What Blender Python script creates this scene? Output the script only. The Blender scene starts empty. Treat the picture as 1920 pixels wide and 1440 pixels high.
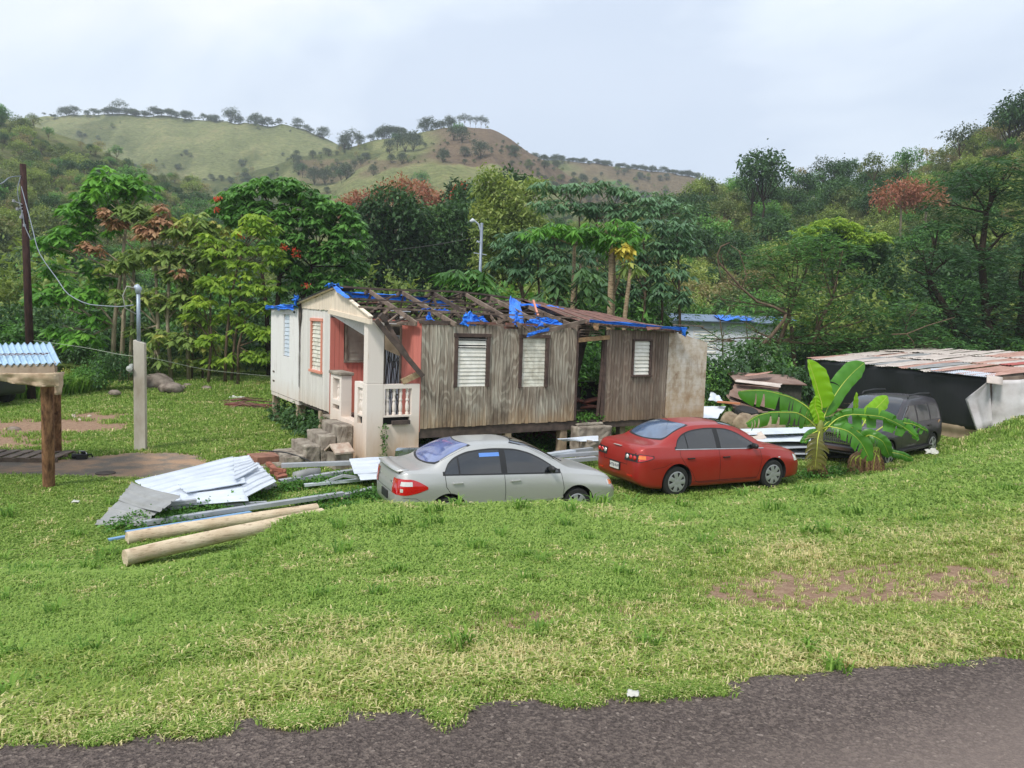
HAZE = 0.0004
import bpy, bmesh, math, random
import numpy as np
from mathutils import Vector, Matrix
random.seed(7); rng = np.random.default_rng(7)
S = bpy.context.scene; COL = S.collection
# ---------------------------------------------------------------- camera
F = 1442.0
PITCH, ROLL, CAMZ = math.radians(85), math.radians(1.9), 3.6
camd = bpy.data.cameras.new('camera'); cam = bpy.data.objects.new('camera', camd); COL.objects.link(cam)
camd.sensor_width = 36; camd.lens = 36*F/1920; camd.clip_end = 5000; camd.clip_start = 0.05
RM = (Matrix.Rotation(PITCH, 3, 'X') @ Matrix.Rotation(ROLL, 3, 'Z'))
cam.matrix_world = Matrix.Translation((0, 0, CAMZ)) @ RM.to_4x4()
S.camera = cam
def ray(px, py): return RM @ Vector(((px-960)/F, (720-py)/F, -1))
def gp(px, py, z=0.0):            # measured point on the horizontal plane z
    d = ray(px, py); return Vector((0, 0, CAMZ)) + d*((z-CAMZ)/d.z)
def dp(px, py, Y):                # measured point at distance Y
    d = ray(px, py); return Vector((0, 0, CAMZ)) + d*(Y/d.y)
# ---------------------------------------------------------------- helpers
def lin(c): c = c/255.0; return c/12.92 if c <= 0.04045 else ((c+0.055)/1.055)**2.4
def rgb(r, g, b): return (lin(r), lin(g), lin(b), 1)
def mesh_obj(name, V, Fc, mat=None, parent=None, smooth=False, attrs=None):
    me = bpy.data.meshes.new(name)
    me.from_pydata([tuple(v) for v in V] if not isinstance(V, np.ndarray) else V.tolist(), [], Fc if not isinstance(Fc, np.ndarray) else Fc.tolist())
    if attrs:
        for k, (dom, arr) in attrs.items():
            a = me.attributes.new(k, 'FLOAT', dom); a.data.foreach_set('value', np.asarray(arr, dtype=np.float32))
    o = bpy.data.objects.new(name, me); COL.objects.link(o)
    if mat: me.materials.append(mat)
    if parent: o.parent = parent
    if smooth: me.polygons.foreach_set('use_smooth', [True]*len(me.polygons))
    me.update()
    return o
def tag(o, label, cat, group=None, kind=None):
    if label: o['label'] = label
    if cat: o['category'] = cat
    if group: o['group'] = group
    if kind: o['kind'] = kind
    return o
def empty(name, loc, rz=0, label=None, cat=None, group=None):
    o = bpy.data.objects.new(name, None); COL.objects.link(o); o.location = loc; o.rotation_euler = (0, 0, rz)
    o.empty_display_size = .2
    return tag(o, label, cat, group)
def children(o): return [c for c in bpy.data.objects if c.parent == o]
def copy_tree(o, kids, parent=None):
    c = o.copy(); COL.objects.link(c)
    if parent: c.parent = parent
    for ch in kids.get(o.name, []): copy_tree(ch, kids, c)
    return c
class MB:
    """collects simple solids into one mesh"""
    def __init__(s): s.V = []; s.F = []; s.r = []
    def add(s, V, Fs, r=None):
        n = len(s.V); s.V += [tuple(v) for v in V]; s.F += [tuple(i+n for i in f) for f in Fs]
        s.r += [random.random() if r is None else r]*len(Fs); return s
    def box(s, a, b, r=None, bev=0.0):
        (x0, y0, z0), (x1, y1, z1) = a, b
        return s.hexa([(x0,y0,z0),(x1,y0,z0),(x1,y1,z0),(x0,y1,z0),(x0,y0,z1),(x1,y0,z1),(x1,y1,z1),(x0,y1,z1)], r)
    def hexa(s, P, r=None):
        return s.add(P, [(0,3,2,1),(4,5,6,7),(0,1,5,4),(1,2,6,5),(2,3,7,6),(3,0,4,7)], r)
    def beam(s, a, b, w, h, up=(0,0,1), r=None, taper=1.0):
        a, b = Vector(a), Vector(b); d = (b-a).normalized(); up = Vector(up)
        x = d.cross(up)
        if x.length < 1e-4: x = d.cross(Vector((1,0,0)))
        x.normalize(); y = x.cross(d).normalized()
        P = []
        for p, t in ((a, 1.0), (b, taper)):
            P += [p-x*w/2*t-y*h/2*t, p+x*w/2*t-y*h/2*t, p+x*w/2*t+y*h/2*t, p-x*w/2*t+y*h/2*t]
        return s.add(P, [(0,3,2,1),(4,5,6,7),(0,1,5,4),(1,2,6,5),(2,3,7,6),(3,0,4,7)], r)
    def tube(s, pts, rad, n=8, cap=True, r=None):
        pts = [Vector(p) for p in pts]; m = len(pts)
        rad = [rad]*m if not hasattr(rad, '__len__') else rad
        V = []; prevx = None
        for i, p in enumerate(pts):
            d = (pts[min(i+1, m-1)]-pts[max(i-1, 0)]).normalized()
            x = prevx if prevx is not None else (Vector((1,0,0)) if abs(d.x) < .9 else Vector((0,1,0)))
            x = (x - d*x.dot(d))
            if x.length < 1e-5: x = d.orthogonal()
            x.normalize(); y = d.cross(x); prevx = x
            for k in range(n):
                a = 2*math.pi*k/n; V.append(p+(x*math.cos(a)+y*math.sin(a))*rad[i])
        Fs = [(i*n+k, i*n+(k+1) % n, (i+1)*n+(k+1) % n, (i+1)*n+k) for i in range(m-1) for k in range(n)]
        if cap: Fs += [tuple(range(n-1, -1, -1)), tuple((m-1)*n+k for k in range(n))]
        return s.add(V, Fs, r)
    def lathe(s, prof, n=24, c=(0,0,0), axis='z', r=None, a0=0):
        V = []; m = len(prof)
        for (rr, h) in prof:
            for k in range(n):
                a = 2*math.pi*k/n+a0; x, y = rr*math.cos(a), rr*math.sin(a)
                V.append({'z': (c[0]+x, c[1]+y, c[2]+h), 'y': (c[0]+x, c[1]+h, c[2]+y), 'x': (c[0]+h, c[1]+x, c[2]+y)}[axis])
        Fs = [(i*n+k, i*n+(k+1) % n, (i+1)*n+(k+1) % n, (i+1)*n+k) for i in range(m-1) for k in range(n)]
        Fs += [tuple(range(n-1, -1, -1)), tuple((m-1)*n+k for k in range(n))]
        return s.add(V, Fs, r)
    def grid(s, P, thick=0.0, r=None, up=None):
        """P: rows of points; optional thickness"""
        P = [[Vector(p) for p in row] for row in P]; nr, nc = len(P), len(P[0])
        V = [p for row in P for p in row]
        Fs = [(i*nc+j, i*nc+j+1, (i+1)*nc+j+1, (i+1)*nc+j) for i in range(nr-1) for j in range(nc-1)]
        if thick:
            N = []
            for i in range(nr):
                for j in range(nc):
                    du = P[min(i+1, nr-1)][j]-P[max(i-1, 0)][j]; dv = P[i][min(j+1, nc-1)]-P[i][max(j-1, 0)]
                    nn = dv.cross(du); N.append(nn.normalized() if nn.length > 1e-9 else Vector((0,0,1)))
            n0 = len(V); V = V+[p-n*thick for p, n in zip(V, N)]
            Fs2 = [tuple(n0+i for i in reversed(f)) for f in Fs]
            for i in range(nr-1):
                Fs2 += [(i*nc, (i+1)*nc, n0+(i+1)*nc, n0+i*nc), (n0+i*nc+nc-1, n0+(i+1)*nc+nc-1, (i+1)*nc+nc-1, i*nc+nc-1)]
            for j in range(nc-1):
                Fs2 += [(j+1, j, n0+j, n0+j+1), ((nr-1)*nc+j, (nr-1)*nc+j+1, n0+(nr-1)*nc+j+1, n0+(nr-1)*nc+j)]
            Fs = Fs+Fs2
        return s.add(V, Fs, r)
    def obj(s, name, mat, parent=None, smooth=False, angle=None):
        o = mesh_obj(name, s.V, s.F, mat, parent, smooth, {'rnd': ('FACE', s.r)})
        if angle: sharp(o, angle)
        return o
def sharp(o, deg=35):
    me = o.data; bm = bmesh.new(); bm.from_mesh(me); bmesh.ops.recalc_face_normals(bm, faces=bm.faces)
    for f in bm.faces: f.smooth = True
    lim = math.radians(deg)
    for e in bm.edges:
        if len(e.link_faces) == 2 and e.calc_face_angle(0) > lim: e.smooth = False
    bm.to_mesh(me); bm.free()
def bevel(o, w=.01, seg=2):
    m = o.modifiers.new('bevel', 'BEVEL'); m.width = w; m.segments = seg; m.limit_method = 'ANGLE'; m.angle_limit = math.radians(40); return o
def smoothstep(a, b, x):
    t = np.clip((np.asarray(x, float)-a)/(b-a), 0, 1); return t*t*(3-2*t)
# value noise
_NT = rng.random((64, 64))
def vnoise(x, y):
    x = np.asarray(x, float); y = np.asarray(y, float)
    xi = np.floor(x).astype(int); yi = np.floor(y).astype(int); fx = x-xi; fy = y-yi
    fx = fx*fx*(3-2*fx); fy = fy*fy*(3-2*fy)
    g = lambda a, b: _NT[a % 64, b % 64]
    return (g(xi, yi)*(1-fx)+g(xi+1, yi)*fx)*(1-fy)+(g(xi, yi+1)*(1-fx)+g(xi+1, yi+1)*fx)*fy
def fbm(x, y, o=4):
    s = 0; a = .5
    for i in range(o): s = s+a*(vnoise(x*2**i+17*i, y*2**i+5*i)-.5)*2; a *= .5
    return s
# ---------------------------------------------------------------- materials
def nt(name):
    m = bpy.data.materials.new(name); m.use_nodes = True; t = m.node_tree; t.nodes.clear()
    out = t.nodes.new('ShaderNodeOutputMaterial'); return m, t, out
def N(t, typ, **kw):
    n = t.nodes.new(typ)
    for k, v in kw.items():
        if k.startswith('i_'):
            key = k[2:]; key = int(key) if key.isdigit() else key
            n.inputs[key].default_value = v
        else: setattr(n, k, v)
    return n
def L(t, a, b): t.links.new(a, b)
def coords(t, kind='Object', scale=(1,1,1), rot=(0,0,0)):
    if kind == 'World': src = N(t, 'ShaderNodeNewGeometry').outputs['Position']
    else: src = N(t, 'ShaderNodeTexCoord').outputs[kind]
    mp = N(t, 'ShaderNodeMapping'); mp.inputs['Scale'].default_value = scale; mp.inputs['Rotation'].default_value = rot
    L(t, src, mp.inputs[0]); return mp.outputs[0]
def noise(t, vec, scale, detail=4, rough=.55, dist=0.0):
    n = N(t, 'ShaderNodeTexNoise'); n.inputs['Scale'].default_value = scale; n.inputs['Detail'].default_value = detail
    n.inputs['Roughness'].default_value = rough; n.inputs['Distortion'].default_value = dist
    L(t, vec, n.inputs['Vector']); return n.outputs['Fac']
def ramp(t, fac, stops, interp='LINEAR'):
    r = N(t, 'ShaderNodeValToRGB'); r.color_ramp.interpolation = interp; e = r.color_ramp.elements
    while len(e) < len(stops): e.new(.5)
    for el, (p, c) in zip(e, stops):
        el.position = p; el.color = c if hasattr(c, '__len__') else (c, c, c, 1)
    if fac is not None: L(t, fac, r.inputs[0])
    return r.outputs[0]
def mix(t, fac, a, b, mode='MIX'):
    m = N(t, 'ShaderNodeMix', data_type='RGBA', blend_type=mode)
    for s, v in ((m.inputs[0], fac), (m.inputs[6], a), (m.inputs[7], b)):
        if hasattr(v, 'links') or hasattr(v, 'is_linked'): L(t, v, s)
        else: s.default_value = v
    return m.outputs[2]
def math_(t, op, a, b=None):
    m = N(t, 'ShaderNodeMath', operation=op)
    for i, v in enumerate((a, b)):
        if v is None: continue
        if hasattr(v, 'is_linked'): L(t, v, m.inputs[i])
        else: m.inputs[i].default_value = v
    return m.outputs[0]
def bsdf(t, out, color=None, rough=.7, metal=0, coat=0, spec=.5, bump=None, bstr=.3, bdist=.02):
    b = N(t, 'ShaderNodeBsdfPrincipled')
    for s, v in (('Base Color', color), ('Roughness', rough), ('Metallic', metal), ('Coat Weight', coat), ('Specular IOR Level', spec)):
        if v is None: continue
        if hasattr(v, 'is_linked'): L(t, v, b.inputs[s])
        else: b.inputs[s].default_value = v
    if bump is not None:
        n = N(t, 'ShaderNodeBump'); n.inputs['Strength'].default_value = bstr; n.inputs['Distance'].default_value = bdist
        L(t, bump, n.inputs['Height']); L(t, n.outputs[0], b.inputs['Normal'])
    L(t, b.outputs[0], out.inputs[0]); return b
MATS = {}
def simple(name, c, rough=.6, metal=0, coat=0, var=.25, scale=4, spec=.5, bstr=.15, c2=None, stretch=(1,1,1), coordk='Object'):
    if name in MATS: return MATS[name]
    m, t, out = nt(name); v = coords(t, coordk, stretch); n = noise(t, v, scale, 6, .6)
    dark = tuple(x*(1-var) for x in c[:3])+(1,) if c2 is None else c2
    col = ramp(t, n, [(.3, dark), (.7, c)])
    bsdf(t, out, col, rough, metal, coat, spec, noise(t, v, scale*6, 4), bstr, .01); MATS[name] = m; return m
def attr(t, name): return N(t, 'ShaderNodeAttribute', attribute_name=name).outputs['Fac']
def leaf_mat(name, cols, trans=.35, rough=.5, orand=True, spec=.3):
    """cols: 3-5 leaf colours spread over the per-leaf random value"""
    if name in MATS: return MATS[name]
    gn = 1.3 if name in ('leaf_lime', 'leaf_yellow', 'flower_red', 'leaf_dry') else 1.45 if name in ('leaf_bright', 'leaf_russet', 'leaf_weed', 'leaf_khaki') else 1.85
    cols = [tuple(min(.75, (x*.86+.14*(c[0]+c[1]+c[2])/3)*gn) for x in c[:3])+(1,) for c in cols]; trans = min(.5, trans+.12)
    m, t, out = nt(name); r = attr(t, 'rnd')
    if orand:
        oi = N(t, 'ShaderNodeObjectInfo').outputs['Random']
        r = math_(t, 'ADD', math_(t, 'MULTIPLY', r, .72), math_(t, 'MULTIPLY', oi, .28))
    col = ramp(t, r, [(i/(len(cols)-1)*.9+.05, c) for i, c in enumerate(cols)])
    b = N(t, 'ShaderNodeBsdfPrincipled'); L(t, col, b.inputs['Base Color']); b.inputs['Roughness'].default_value = rough; b.inputs['Specular IOR Level'].default_value = spec
    tr = N(t, 'ShaderNodeBsdfTranslucent'); L(t, mix(t, 1.0, col, (1.0, 1.0, .55, 1), 'MULTIPLY'), tr.inputs[0])
    ms = N(t, 'ShaderNodeMixShader'); ms.inputs[0].default_value = trans
    L(t, b.outputs[0], ms.inputs[1]); L(t, tr.outputs[0], ms.inputs[2]); L(t, ms.outputs[0], out.inputs[0])
    MATS[name] = m; return m
def bark(name, c, c2, ring=False):
    if name in MATS: return MATS[name]
    m, t, out = nt(name); v = coords(t, 'Object', (1, 1, 6 if ring else .25))
    n = noise(t, v, 5 if ring else 14, 6, .65)
    bsdf(t, out, ramp(t, n, [(.35, c2), (.65, c)]), .9, bump=n, bstr=.6, bdist=.03, spec=.2); MATS[name] = m; return m
# ---------------------------------------------------------------- world and sun
W = bpy.data.worlds.new('World'); S.world = W; W.use_nodes = True; t = W.node_tree; t.nodes.clear()
SUN_EL, SUN_AZ = math.radians(52), math.radians(212)      # azimuth clockwise from +Y
wo = N(t, 'ShaderNodeOutputWorld'); sky = N(t, 'ShaderNodeTexSky', sky_type='NISHITA'); sky.sun_disc = False
sky.sun_elevation = SUN_EL; sky.sun_rotation = SUN_AZ; sky.air_density = 1.2; sky.dust_density = 2.0; sky.altitude = 100
bg = N(t, 'ShaderNodeBackground'); bg.inputs[1].default_value = .1; L(t, sky.outputs[0], bg.inputs[0])
tc = N(t, 'ShaderNodeTexCoord'); mp = N(t, 'ShaderNodeMapping'); mp.inputs['Scale'].default_value = (1, 1, 2.6); L(t, tc.outputs['Generated'], mp.inputs[0])
n1 = noise(t, mp.outputs[0], 2.3, 7, .5, .35)
mp2 = N(t, 'ShaderNodeMapping'); mp2.inputs['Scale'].default_value = (1, 1, 2.2); mp2.inputs['Location'].default_value = (3, 1, 5); L(t, tc.outputs['Generated'], mp2.inputs[0])
n2 = noise(t, mp2.outputs[0], 1.7, 5, .5, .3)
cc = ramp(t, n2, [(.40, rgb(202,214,232)), (.5, rgb(220,230,243)), (.58, rgb(238,242,248))])
cb = N(t, 'ShaderNodeBackground'); cb.inputs[1].default_value = .88; L(t, cc, cb.inputs[0])
ms = N(t, 'ShaderNodeMixShader'); L(t, ramp(t, n1, [(.3, .85), (.6, 1.0)]), ms.inputs[0]); L(t, bg.outputs[0], ms.inputs[1]); L(t, cb.outputs[0], ms.inputs[2])
L(t, ms.outputs[0], wo.inputs[0])
sd = bpy.data.lights.new('sun', 'SUN'); sd.energy = 2.4; sd.angle = math.radians(12); sd.color = (1, .96, .9)
so = bpy.data.objects.new('sun', sd); COL.objects.link(so)
dirv = Vector((math.sin(SUN_AZ)*math.cos(SUN_EL), math.cos(SUN_AZ)*math.cos(SUN_EL), math.sin(SUN_EL)))
so.rotation_euler = dirv.to_track_quat('Z', 'Y').to_euler(); so.location = (0, -10, 30)
S.view_settings.view_transform = 'Standard'; S.view_settings.look = 'None'; S.view_settings.exposure = 0.5; S.view_settings.gamma = 1
S.render.engine = 'CYCLES'; S.cycles.max_bounces = 6; S.cycles.diffuse_bounces = 4; S.cycles.glossy_bounces = 3
S.cycles.transparent_max_bounces = 8; S.cycles.use_denoising = True; S.cycles.volume_bounces = 1
# ---------------------------------------------------------------- terrain
def interp(x, tab, k): return np.interp(x, [r[0] for r in tab], [r[k] for r in tab])
BANK = [(-1.2,6.0,1.0,10.0,0,0),(-.67,6.5,1.0,10.2,0,0),(-.5,6.5,1.05,10.2,0,0),(-.35,7.2,1.12,10.8,0,0),(-.277,8.4,1.22,11.4,0,0),(-.18,9.5,1.12,11.3,0,0),
        (0,9.7,1.12,11.6,0,0),(.125,10,1.10,12,0,0),(.235,10.8,.90,12.6,0,0),(.375,12.3,.86,14.6,0,0),(.45,12.9,.92,15.6,0,0),(.51,13.5,.98,17,.0,.1),(.56,14,1.1,18,.22,.15),(.6,14.5,1.22,20,.5,.25),
        (.666,15,1.38,21,.72,.4),(1.0,16,1.7,24,.8,.8)]
def edgeY(X): return 3.08+.235*X-.004*X*X*np.sign(X)*0
def pl(x, x0, x1, y0, y1): return y0+(y1-y0)*np.clip((x-x0)/np.maximum(x1-x0, 1e-6), 0, 1)
def near_h(X, Y):
    X = np.asarray(X, float); Y = np.asarray(Y, float)
    Yp = np.maximum(Y, .8); tx = np.clip(X/Yp, -1.2, 1.0); e = edgeY(X)
    Yc = interp(tx, BANK, 1); zc = interp(tx, BANK, 2); Yb = interp(tx, BANK, 3); mh = interp(tx, BANK, 4); zb = interp(tx, BANK, 5)
    h = np.where(Y < e, 2.0, np.where(Y < Yc, pl(Y, np.minimum(e, Yc-.5), Yc, 2.0, zc), 0))
    tt = np.clip((Y-Yc)/(Yb-Yc), 0, 1); drop = zc+(zb-zc)*(.35*tt+.65*tt*tt*(3-2*tt))
    h = np.where(Y >= Yc, drop, h)
    h = h+mh*np.exp(-((Y-18.2-.6*(tx-.6))/1.0)**2)*(1+.25*fbm(X*.9, Y*.9, 3))
    zr = zb*np.exp(-np.maximum(Y-26, 0)/10); h = np.where(Y > Yb, h-zb+zr, h)
    amp = smoothstep(0, 2, Y-e)*(1-smoothstep(-1.5, 1, Y-Yb)*.6)
    h = h+amp*(.04*fbm(X*.5, Y*.5, 3)+.02*fbm(X*2, Y*2, 3))
    # low grassy rise at the back of the yard (left)
    h = h+.45*np.exp(-((X+10.5)/5)**2-((Y-34.5)/3.0)**2)
    return h
def E_(px, py, Y): return dp(px, py, Y).z
RIDGE1 = [(-900,150),(-300,170),(0,215),(110,250),(190,275),(300,325),(430,380),(520,400),(620,430),(900,470),(1150,440),(1250,405),(1300,390),(1400,384),(1500,380),(1600,358),(1700,328),(1780,292),(1860,252),(1920,226),(2100,200),(2500,150),(3000,150)]
D1 = [(-900,230),(0,240),(300,230),(620,190),(900,150),(1200,140),(1500,150),(1700,150),(1920,130),(3000,120)]
RIDGE3 = [(-900,280),(400,330),(520,312),(620,282),(700,262),(760,250),(820,243),(870,237),(915,242),(960,262),(1000,290),(1060,330),(1140,370),(1250,400),(1400,450),(3000,450)]
RIDGE2 = [(-900,200),(-300,215),(60,222),(130,210),(220,206),(300,208),(380,214),(450,230),(530,224),(575,238),(630,262),(700,300),(900,310),(985,296),(1050,294),(1100,300),(1180,304),(1250,312),(1310,332),(1400,360),(1600,380),(3000,380)]
def pxof(X, Y): return 960+1442*np.asarray(X, float)/np.maximum(np.asarray(Y, float), 1)
_pa = np.linspace(-900, 3000, 400)
def _etab(tab):
    py = np.interp(_pa, [a for a, b in tab], [b for a, b in tab]); r = []
    for a, b in zip(_pa, py):
        d = ray(a, b); r.append((d.x/d.y, d.z/d.y))
    return np.array(r)
T1, T2, T3 = _etab(RIDGE1), _etab(RIDGE2), _etab(RIDGE3)
def hill_h(X, Y):
    X = np.asarray(X, float); Y = np.asarray(Y, float); tx = X/np.maximum(Y, 5)
    px = pxof(X, Y)
    d1 = np.interp(px, [a for a, b in D1], [b for a, b in D1])
    e1 = np.interp(tx, T1[:,0], T1[:,1]); e2 = np.interp(tx, T2[:,0], T2[:,1]); e3 = np.interp(tx, T3[:,0], T3[:,1])
    z1 = 3.6+e1*d1; D3, D2 = 430.0, 560.0; z3 = 3.6+e3*D3; z2 = 3.6+e2*D2
    s = Y+14*fbm(X*.012, Y*.012+3, 3)*np.clip(Y/150, 0, 1)
    foot = 52+0*px; low = .2+0*px
    z = np.where(s < d1, low+(z1-low)*np.clip((s-foot)/(d1-foot), 0, 1)**1.12, 0)
    dip = np.minimum(z1*.8, z3*.45)
    a = smoothstep(d1, d1+50, s); z_b = z1+(dip-z1)*a
    z = np.where(s >= d1, z_b, z)
    c = np.clip((s-(d1+50))/(D3-d1-50), 0, 1); z = np.where(s >= d1+50, dip+(z3-dip)*c**.9, z)
    g = smoothstep(D3, D3+50, s); dip2 = np.minimum(z3*.85, z2*.75); z = np.where(s >= D3, z3+(dip2-z3)*g, z)
    h = np.clip((s-D3-50)/(D2-D3-50), 0, 1); z = np.where(s >= D3+50, dip2+(z2-dip2)*h**.85, z)
    z = np.where(s >= D2, z2-(s-D2)*.35, z)
    gul = np.abs(fbm(X*.016+.004*Y, Y*.006, 4)); rid = np.clip(Y/420, 0, 1.1)
    inner = 1-np.exp(-((s-d1)/16)**2)*.8-np.exp(-((s-D3)/30)**2)*.8-np.exp(-((s-D2)/35)**2)*.8
    z = z-gul*30*rid*np.clip(inner, 0.1, 1)*smoothstep(60, 120, Y)+2.2*rid*fbm(X*.05, Y*.05, 3)
    return z
def crest_at(px, lo, hi):
    Ys = np.linspace(lo, hi, 24); Xs = (px-960)/F*Ys; Zs = terrain(Xs, Ys); k = int(np.argmax((Zs-3.6)/Ys)); return float(Xs[k]), float(Ys[k]), float(Zs[k])
def terrain(X, Y):
    X = np.asarray(X, float); Y = np.asarray(Y, float)
    w = smoothstep(44, 60, Y); return near_h(X, Y)*(1-w)+np.where(Y > 40, hill_h(X, np.maximum(Y, 40)), 0)*w
def T(x, y): return float(terrain(x, y))
# bare earth: real patches of worn ground, given where they lie
PATCH = [(gp(1560,1105,1.8),1.2,.45,.98),(gp(1700,1095,1.8),.8,.38,.95),(gp(1500,1075,1.8),.6,.3,.8),(gp(1440,1090,1.8),.5,.25,.7),(gp(1150,1155,1.8),.6,.16,.8),(gp(1250,1130,1.8),.5,.2,.6),(gp(1650,1150,1.8),.7,.2,.75),(gp(1480,1150,1.8),.6,.2,.75),(gp(1790,1145,1.8),.35,.1,.8),(gp(1350,1160,1.8),.6,.12,.55),
         (gp(290,1230,1.85),.4,.10,.85),(gp(390,1225,1.85),.35,.09,.8),(gp(470,1235,1.85),.4,.11,.85),(gp(580,1215,1.85),.35,.10,.8),(gp(250,1265,1.85),.25,.07,.7),(gp(820,1225,1.8),.2,.07,.7),(gp(1120,1130,1.8),.3,.1,.7),(gp(260,1262,1.85),.15,.05,.7),(gp(870,1205,1.8),.2,.06,.5),(gp(1240,1245,1.8),.15,.05,.5),
         (gp(90,800,0),2.6,1.6,1.0),(gp(20,830,0),1.6,1.5,.8),(gp(170,782,0),1.3,1.2,.8),(gp(210,800,0),1.0,.5,.5),(gp(120,930,0),2.2,.5,.5),(gp(1860,815,1.6),1.6,.35,.9),(gp(1740,845,1.0),1.1,.3,.7),(gp(1600,870,.2),1.5,.5,.6),
         (gp(700,800,0),2.5,1.4,.7),(gp(900,850,0),4,1.6,.7),(gp(1050,830,0),2.5,1.5,.7),(gp(480,850,0),.9,.5,.6),(gp(530,860,0),1.1,.8,.8),(gp(240,1090,.3),.1,.1,.0)]
def dirt(X, Y):
    X = np.asarray(X, float); Y = np.asarray(Y, float); d = np.zeros_like(X)
    wob = .4*fbm(X*2.2, Y*2.2, 4)
    for c, a, b, s in PATCH:
        if c.y < 7.5: b = b*1.9; a = a*1.15
        r = np.sqrt(((X-c.x)/a)**2+((Y-c.y)/b)**2)+wob; d = np.maximum(d, s*(1-smoothstep(.5, 1.4, r)))
    e = np.exp(-((Y-edgeY(X)-.05)/.12)**2)*.8; band = np.exp(-((Y-edgeY(X)-1.1)/.8)**2)
    d = np.maximum(d, e*np.where(Y > edgeY(X)-.2, 1, 0)); d = np.maximum(d, band*(.95*smoothstep(.02, .28, fbm(X*1.7+9, Y*2.6, 4))))
    rg = smoothstep(.5, 2.4, X)*np.exp(-((Y-edgeY(X)-1.8)/1.2)**2); d = np.maximum(d, rg*smoothstep(.1, .42, fbm(X*2.4+3, Y*4.2, 4)))
    return np.clip(d, 0, 1)
def dry(X, Y):
    X = np.asarray(X, float); Y = np.asarray(Y, float)
    s = Y-edgeY(X); b = np.exp(-(s/1.5)**2)*.85; right = smoothstep(.5, 2.4, X)*np.exp(-((s-1.7)/1.7)**2)*1.1
    return np.clip(np.maximum(b, right)+.4*fbm(X*1.1, Y*1.3, 4)+.1*smoothstep(9, 14, Y), 0, 1)
# ground sheet (near)
def spaced(lo, hi, fine_lo, fine_hi, fs, cs):
    a = list(np.arange(fine_lo, fine_hi, fs)); x = fine_lo; l = []
    st = fs
    while x > lo: st = min(st*1.25, cs); x -= st; l.append(x)
    x = a[-1]; st = fs; r = []
    while x < hi: st = min(st*1.25, cs); x += st; r.append(x)
    return np.array(l[::-1]+a+r)
def gridmesh(name, xs, ys, mat, zf=terrain, dz=0, attrs=True):
    X, Y = np.meshgrid(xs, ys); Z = zf(X, Y)+dz; V = np.stack([X.ravel(), Y.ravel(), Z.ravel()], 1)
    nx, ny = len(xs), len(ys); i, j = np.meshgrid(np.arange(nx-1), np.arange(ny-1)); a = (j*nx+i).ravel()
    Fc = np.stack([a, a+1, a+nx+1, a+nx], 1)
    at = {'dirt': ('POINT', dirt(V[:,0], V[:,1])), 'dry': ('POINT', dry(V[:,0], V[:,1]))} if attrs else None
    return mesh_obj(name, V, Fc, mat, None, True, at)
m, t, out = nt('ground_soil_and_turf'); v = coords(t, 'World'); n = noise(t, v, 9, 8, .7); nf = noise(t, v, 60, 5, .7); nb = noise(t, v, .7, 4)
gr = ramp(t, n, [(.3, rgb(62,78,34)), (.5, rgb(92,112,50)), (.68, rgb(120,134,68))])
gd = ramp(t, nf, [(.3, rgb(124,114,78)), (.7, rgb(172,160,116))])
so_ = ramp(t, mix(t, .5, n, nf), [(.35, rgb(104,82,66)), (.5, rgb(142,116,96)), (.65, rgb(174,150,126))])
c = mix(t, ramp(t, attr(t, 'dry'), [(.3, 0), (.9, .8)]), gr, gd)
c = mix(t, ramp(t, attr(t, 'dirt'), [(.15, 0), (.5, 1)]), c, so_)
bsdf(t, out, c, .95, bump=mix(t, .5, n, nf), bstr=.8, bdist=.03, spec=.15); M_ground = m
xs = spaced(-60, 60, -13, 18, .11, 3); ys = spaced(-12, 66, 1.5, 26, .11, 1.2)
Xg, Yg = None, None
def ground_z(X, Y):
    z = terrain(X, Y); return np.where(Y < edgeY(X)+.03, z-.03, z)
ground = tag(gridmesh('ground', xs, ys, M_ground, ground_z), None, None, kind='structure')
# hills: one polar sheet from the valley floor to the skyline
m, t, out = nt('hill_ground'); v = coords(t, 'World'); n = noise(t, v, .035, 6, .6); nf = noise(t, v, .3, 6, .7); nff = noise(t, v, 1.5, 5, .7)
wv = N(t, 'ShaderNodeTexWave', wave_type='BANDS', bands_direction='Z'); wv.inputs['Scale'].default_value = .16; wv.inputs['Distortion'].default_value = 14; wv.inputs['Detail'].default_value = 3; L(t, v, wv.inputs[0])
past = ramp(t, mix(t, .5, n, nf), [(.35, rgb(82,90,54)), (.5, rgb(112,117,76)), (.66, rgb(144,136,96))])
past = mix(t, .22, past, ramp(t, wv.outputs[1], [(.2, rgb(92,86,56)), (.8, rgb(140,146,92))]))
scrub = ramp(t, mix(t, .4, nf, nff), [(.36, rgb(42,54,26)), (.5, rgb(70,80,42)), (.64, rgb(104,100,62))])
bare = ramp(t, mix(t, .6, nf, nff), [(.36, rgb(74,58,48)), (.5, rgb(104,86,70)), (.66, rgb(128,112,88))])
c = mix(t, attr(t, 'wood'), past, scrub); c = mix(t, attr(t, 'bare'), c, bare)
bsdf(t, out, c, .95, bump=nf, bstr=.8, bdist=2.0, spec=.1); M_hill = m
def pyof(X, Y, Z):
    q = np.array(RM.transposed())@np.stack([X, Y, Z-CAMZ]); return 960+F*q[0]/-q[2], 720-F*q[1]/-q[2]
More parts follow.
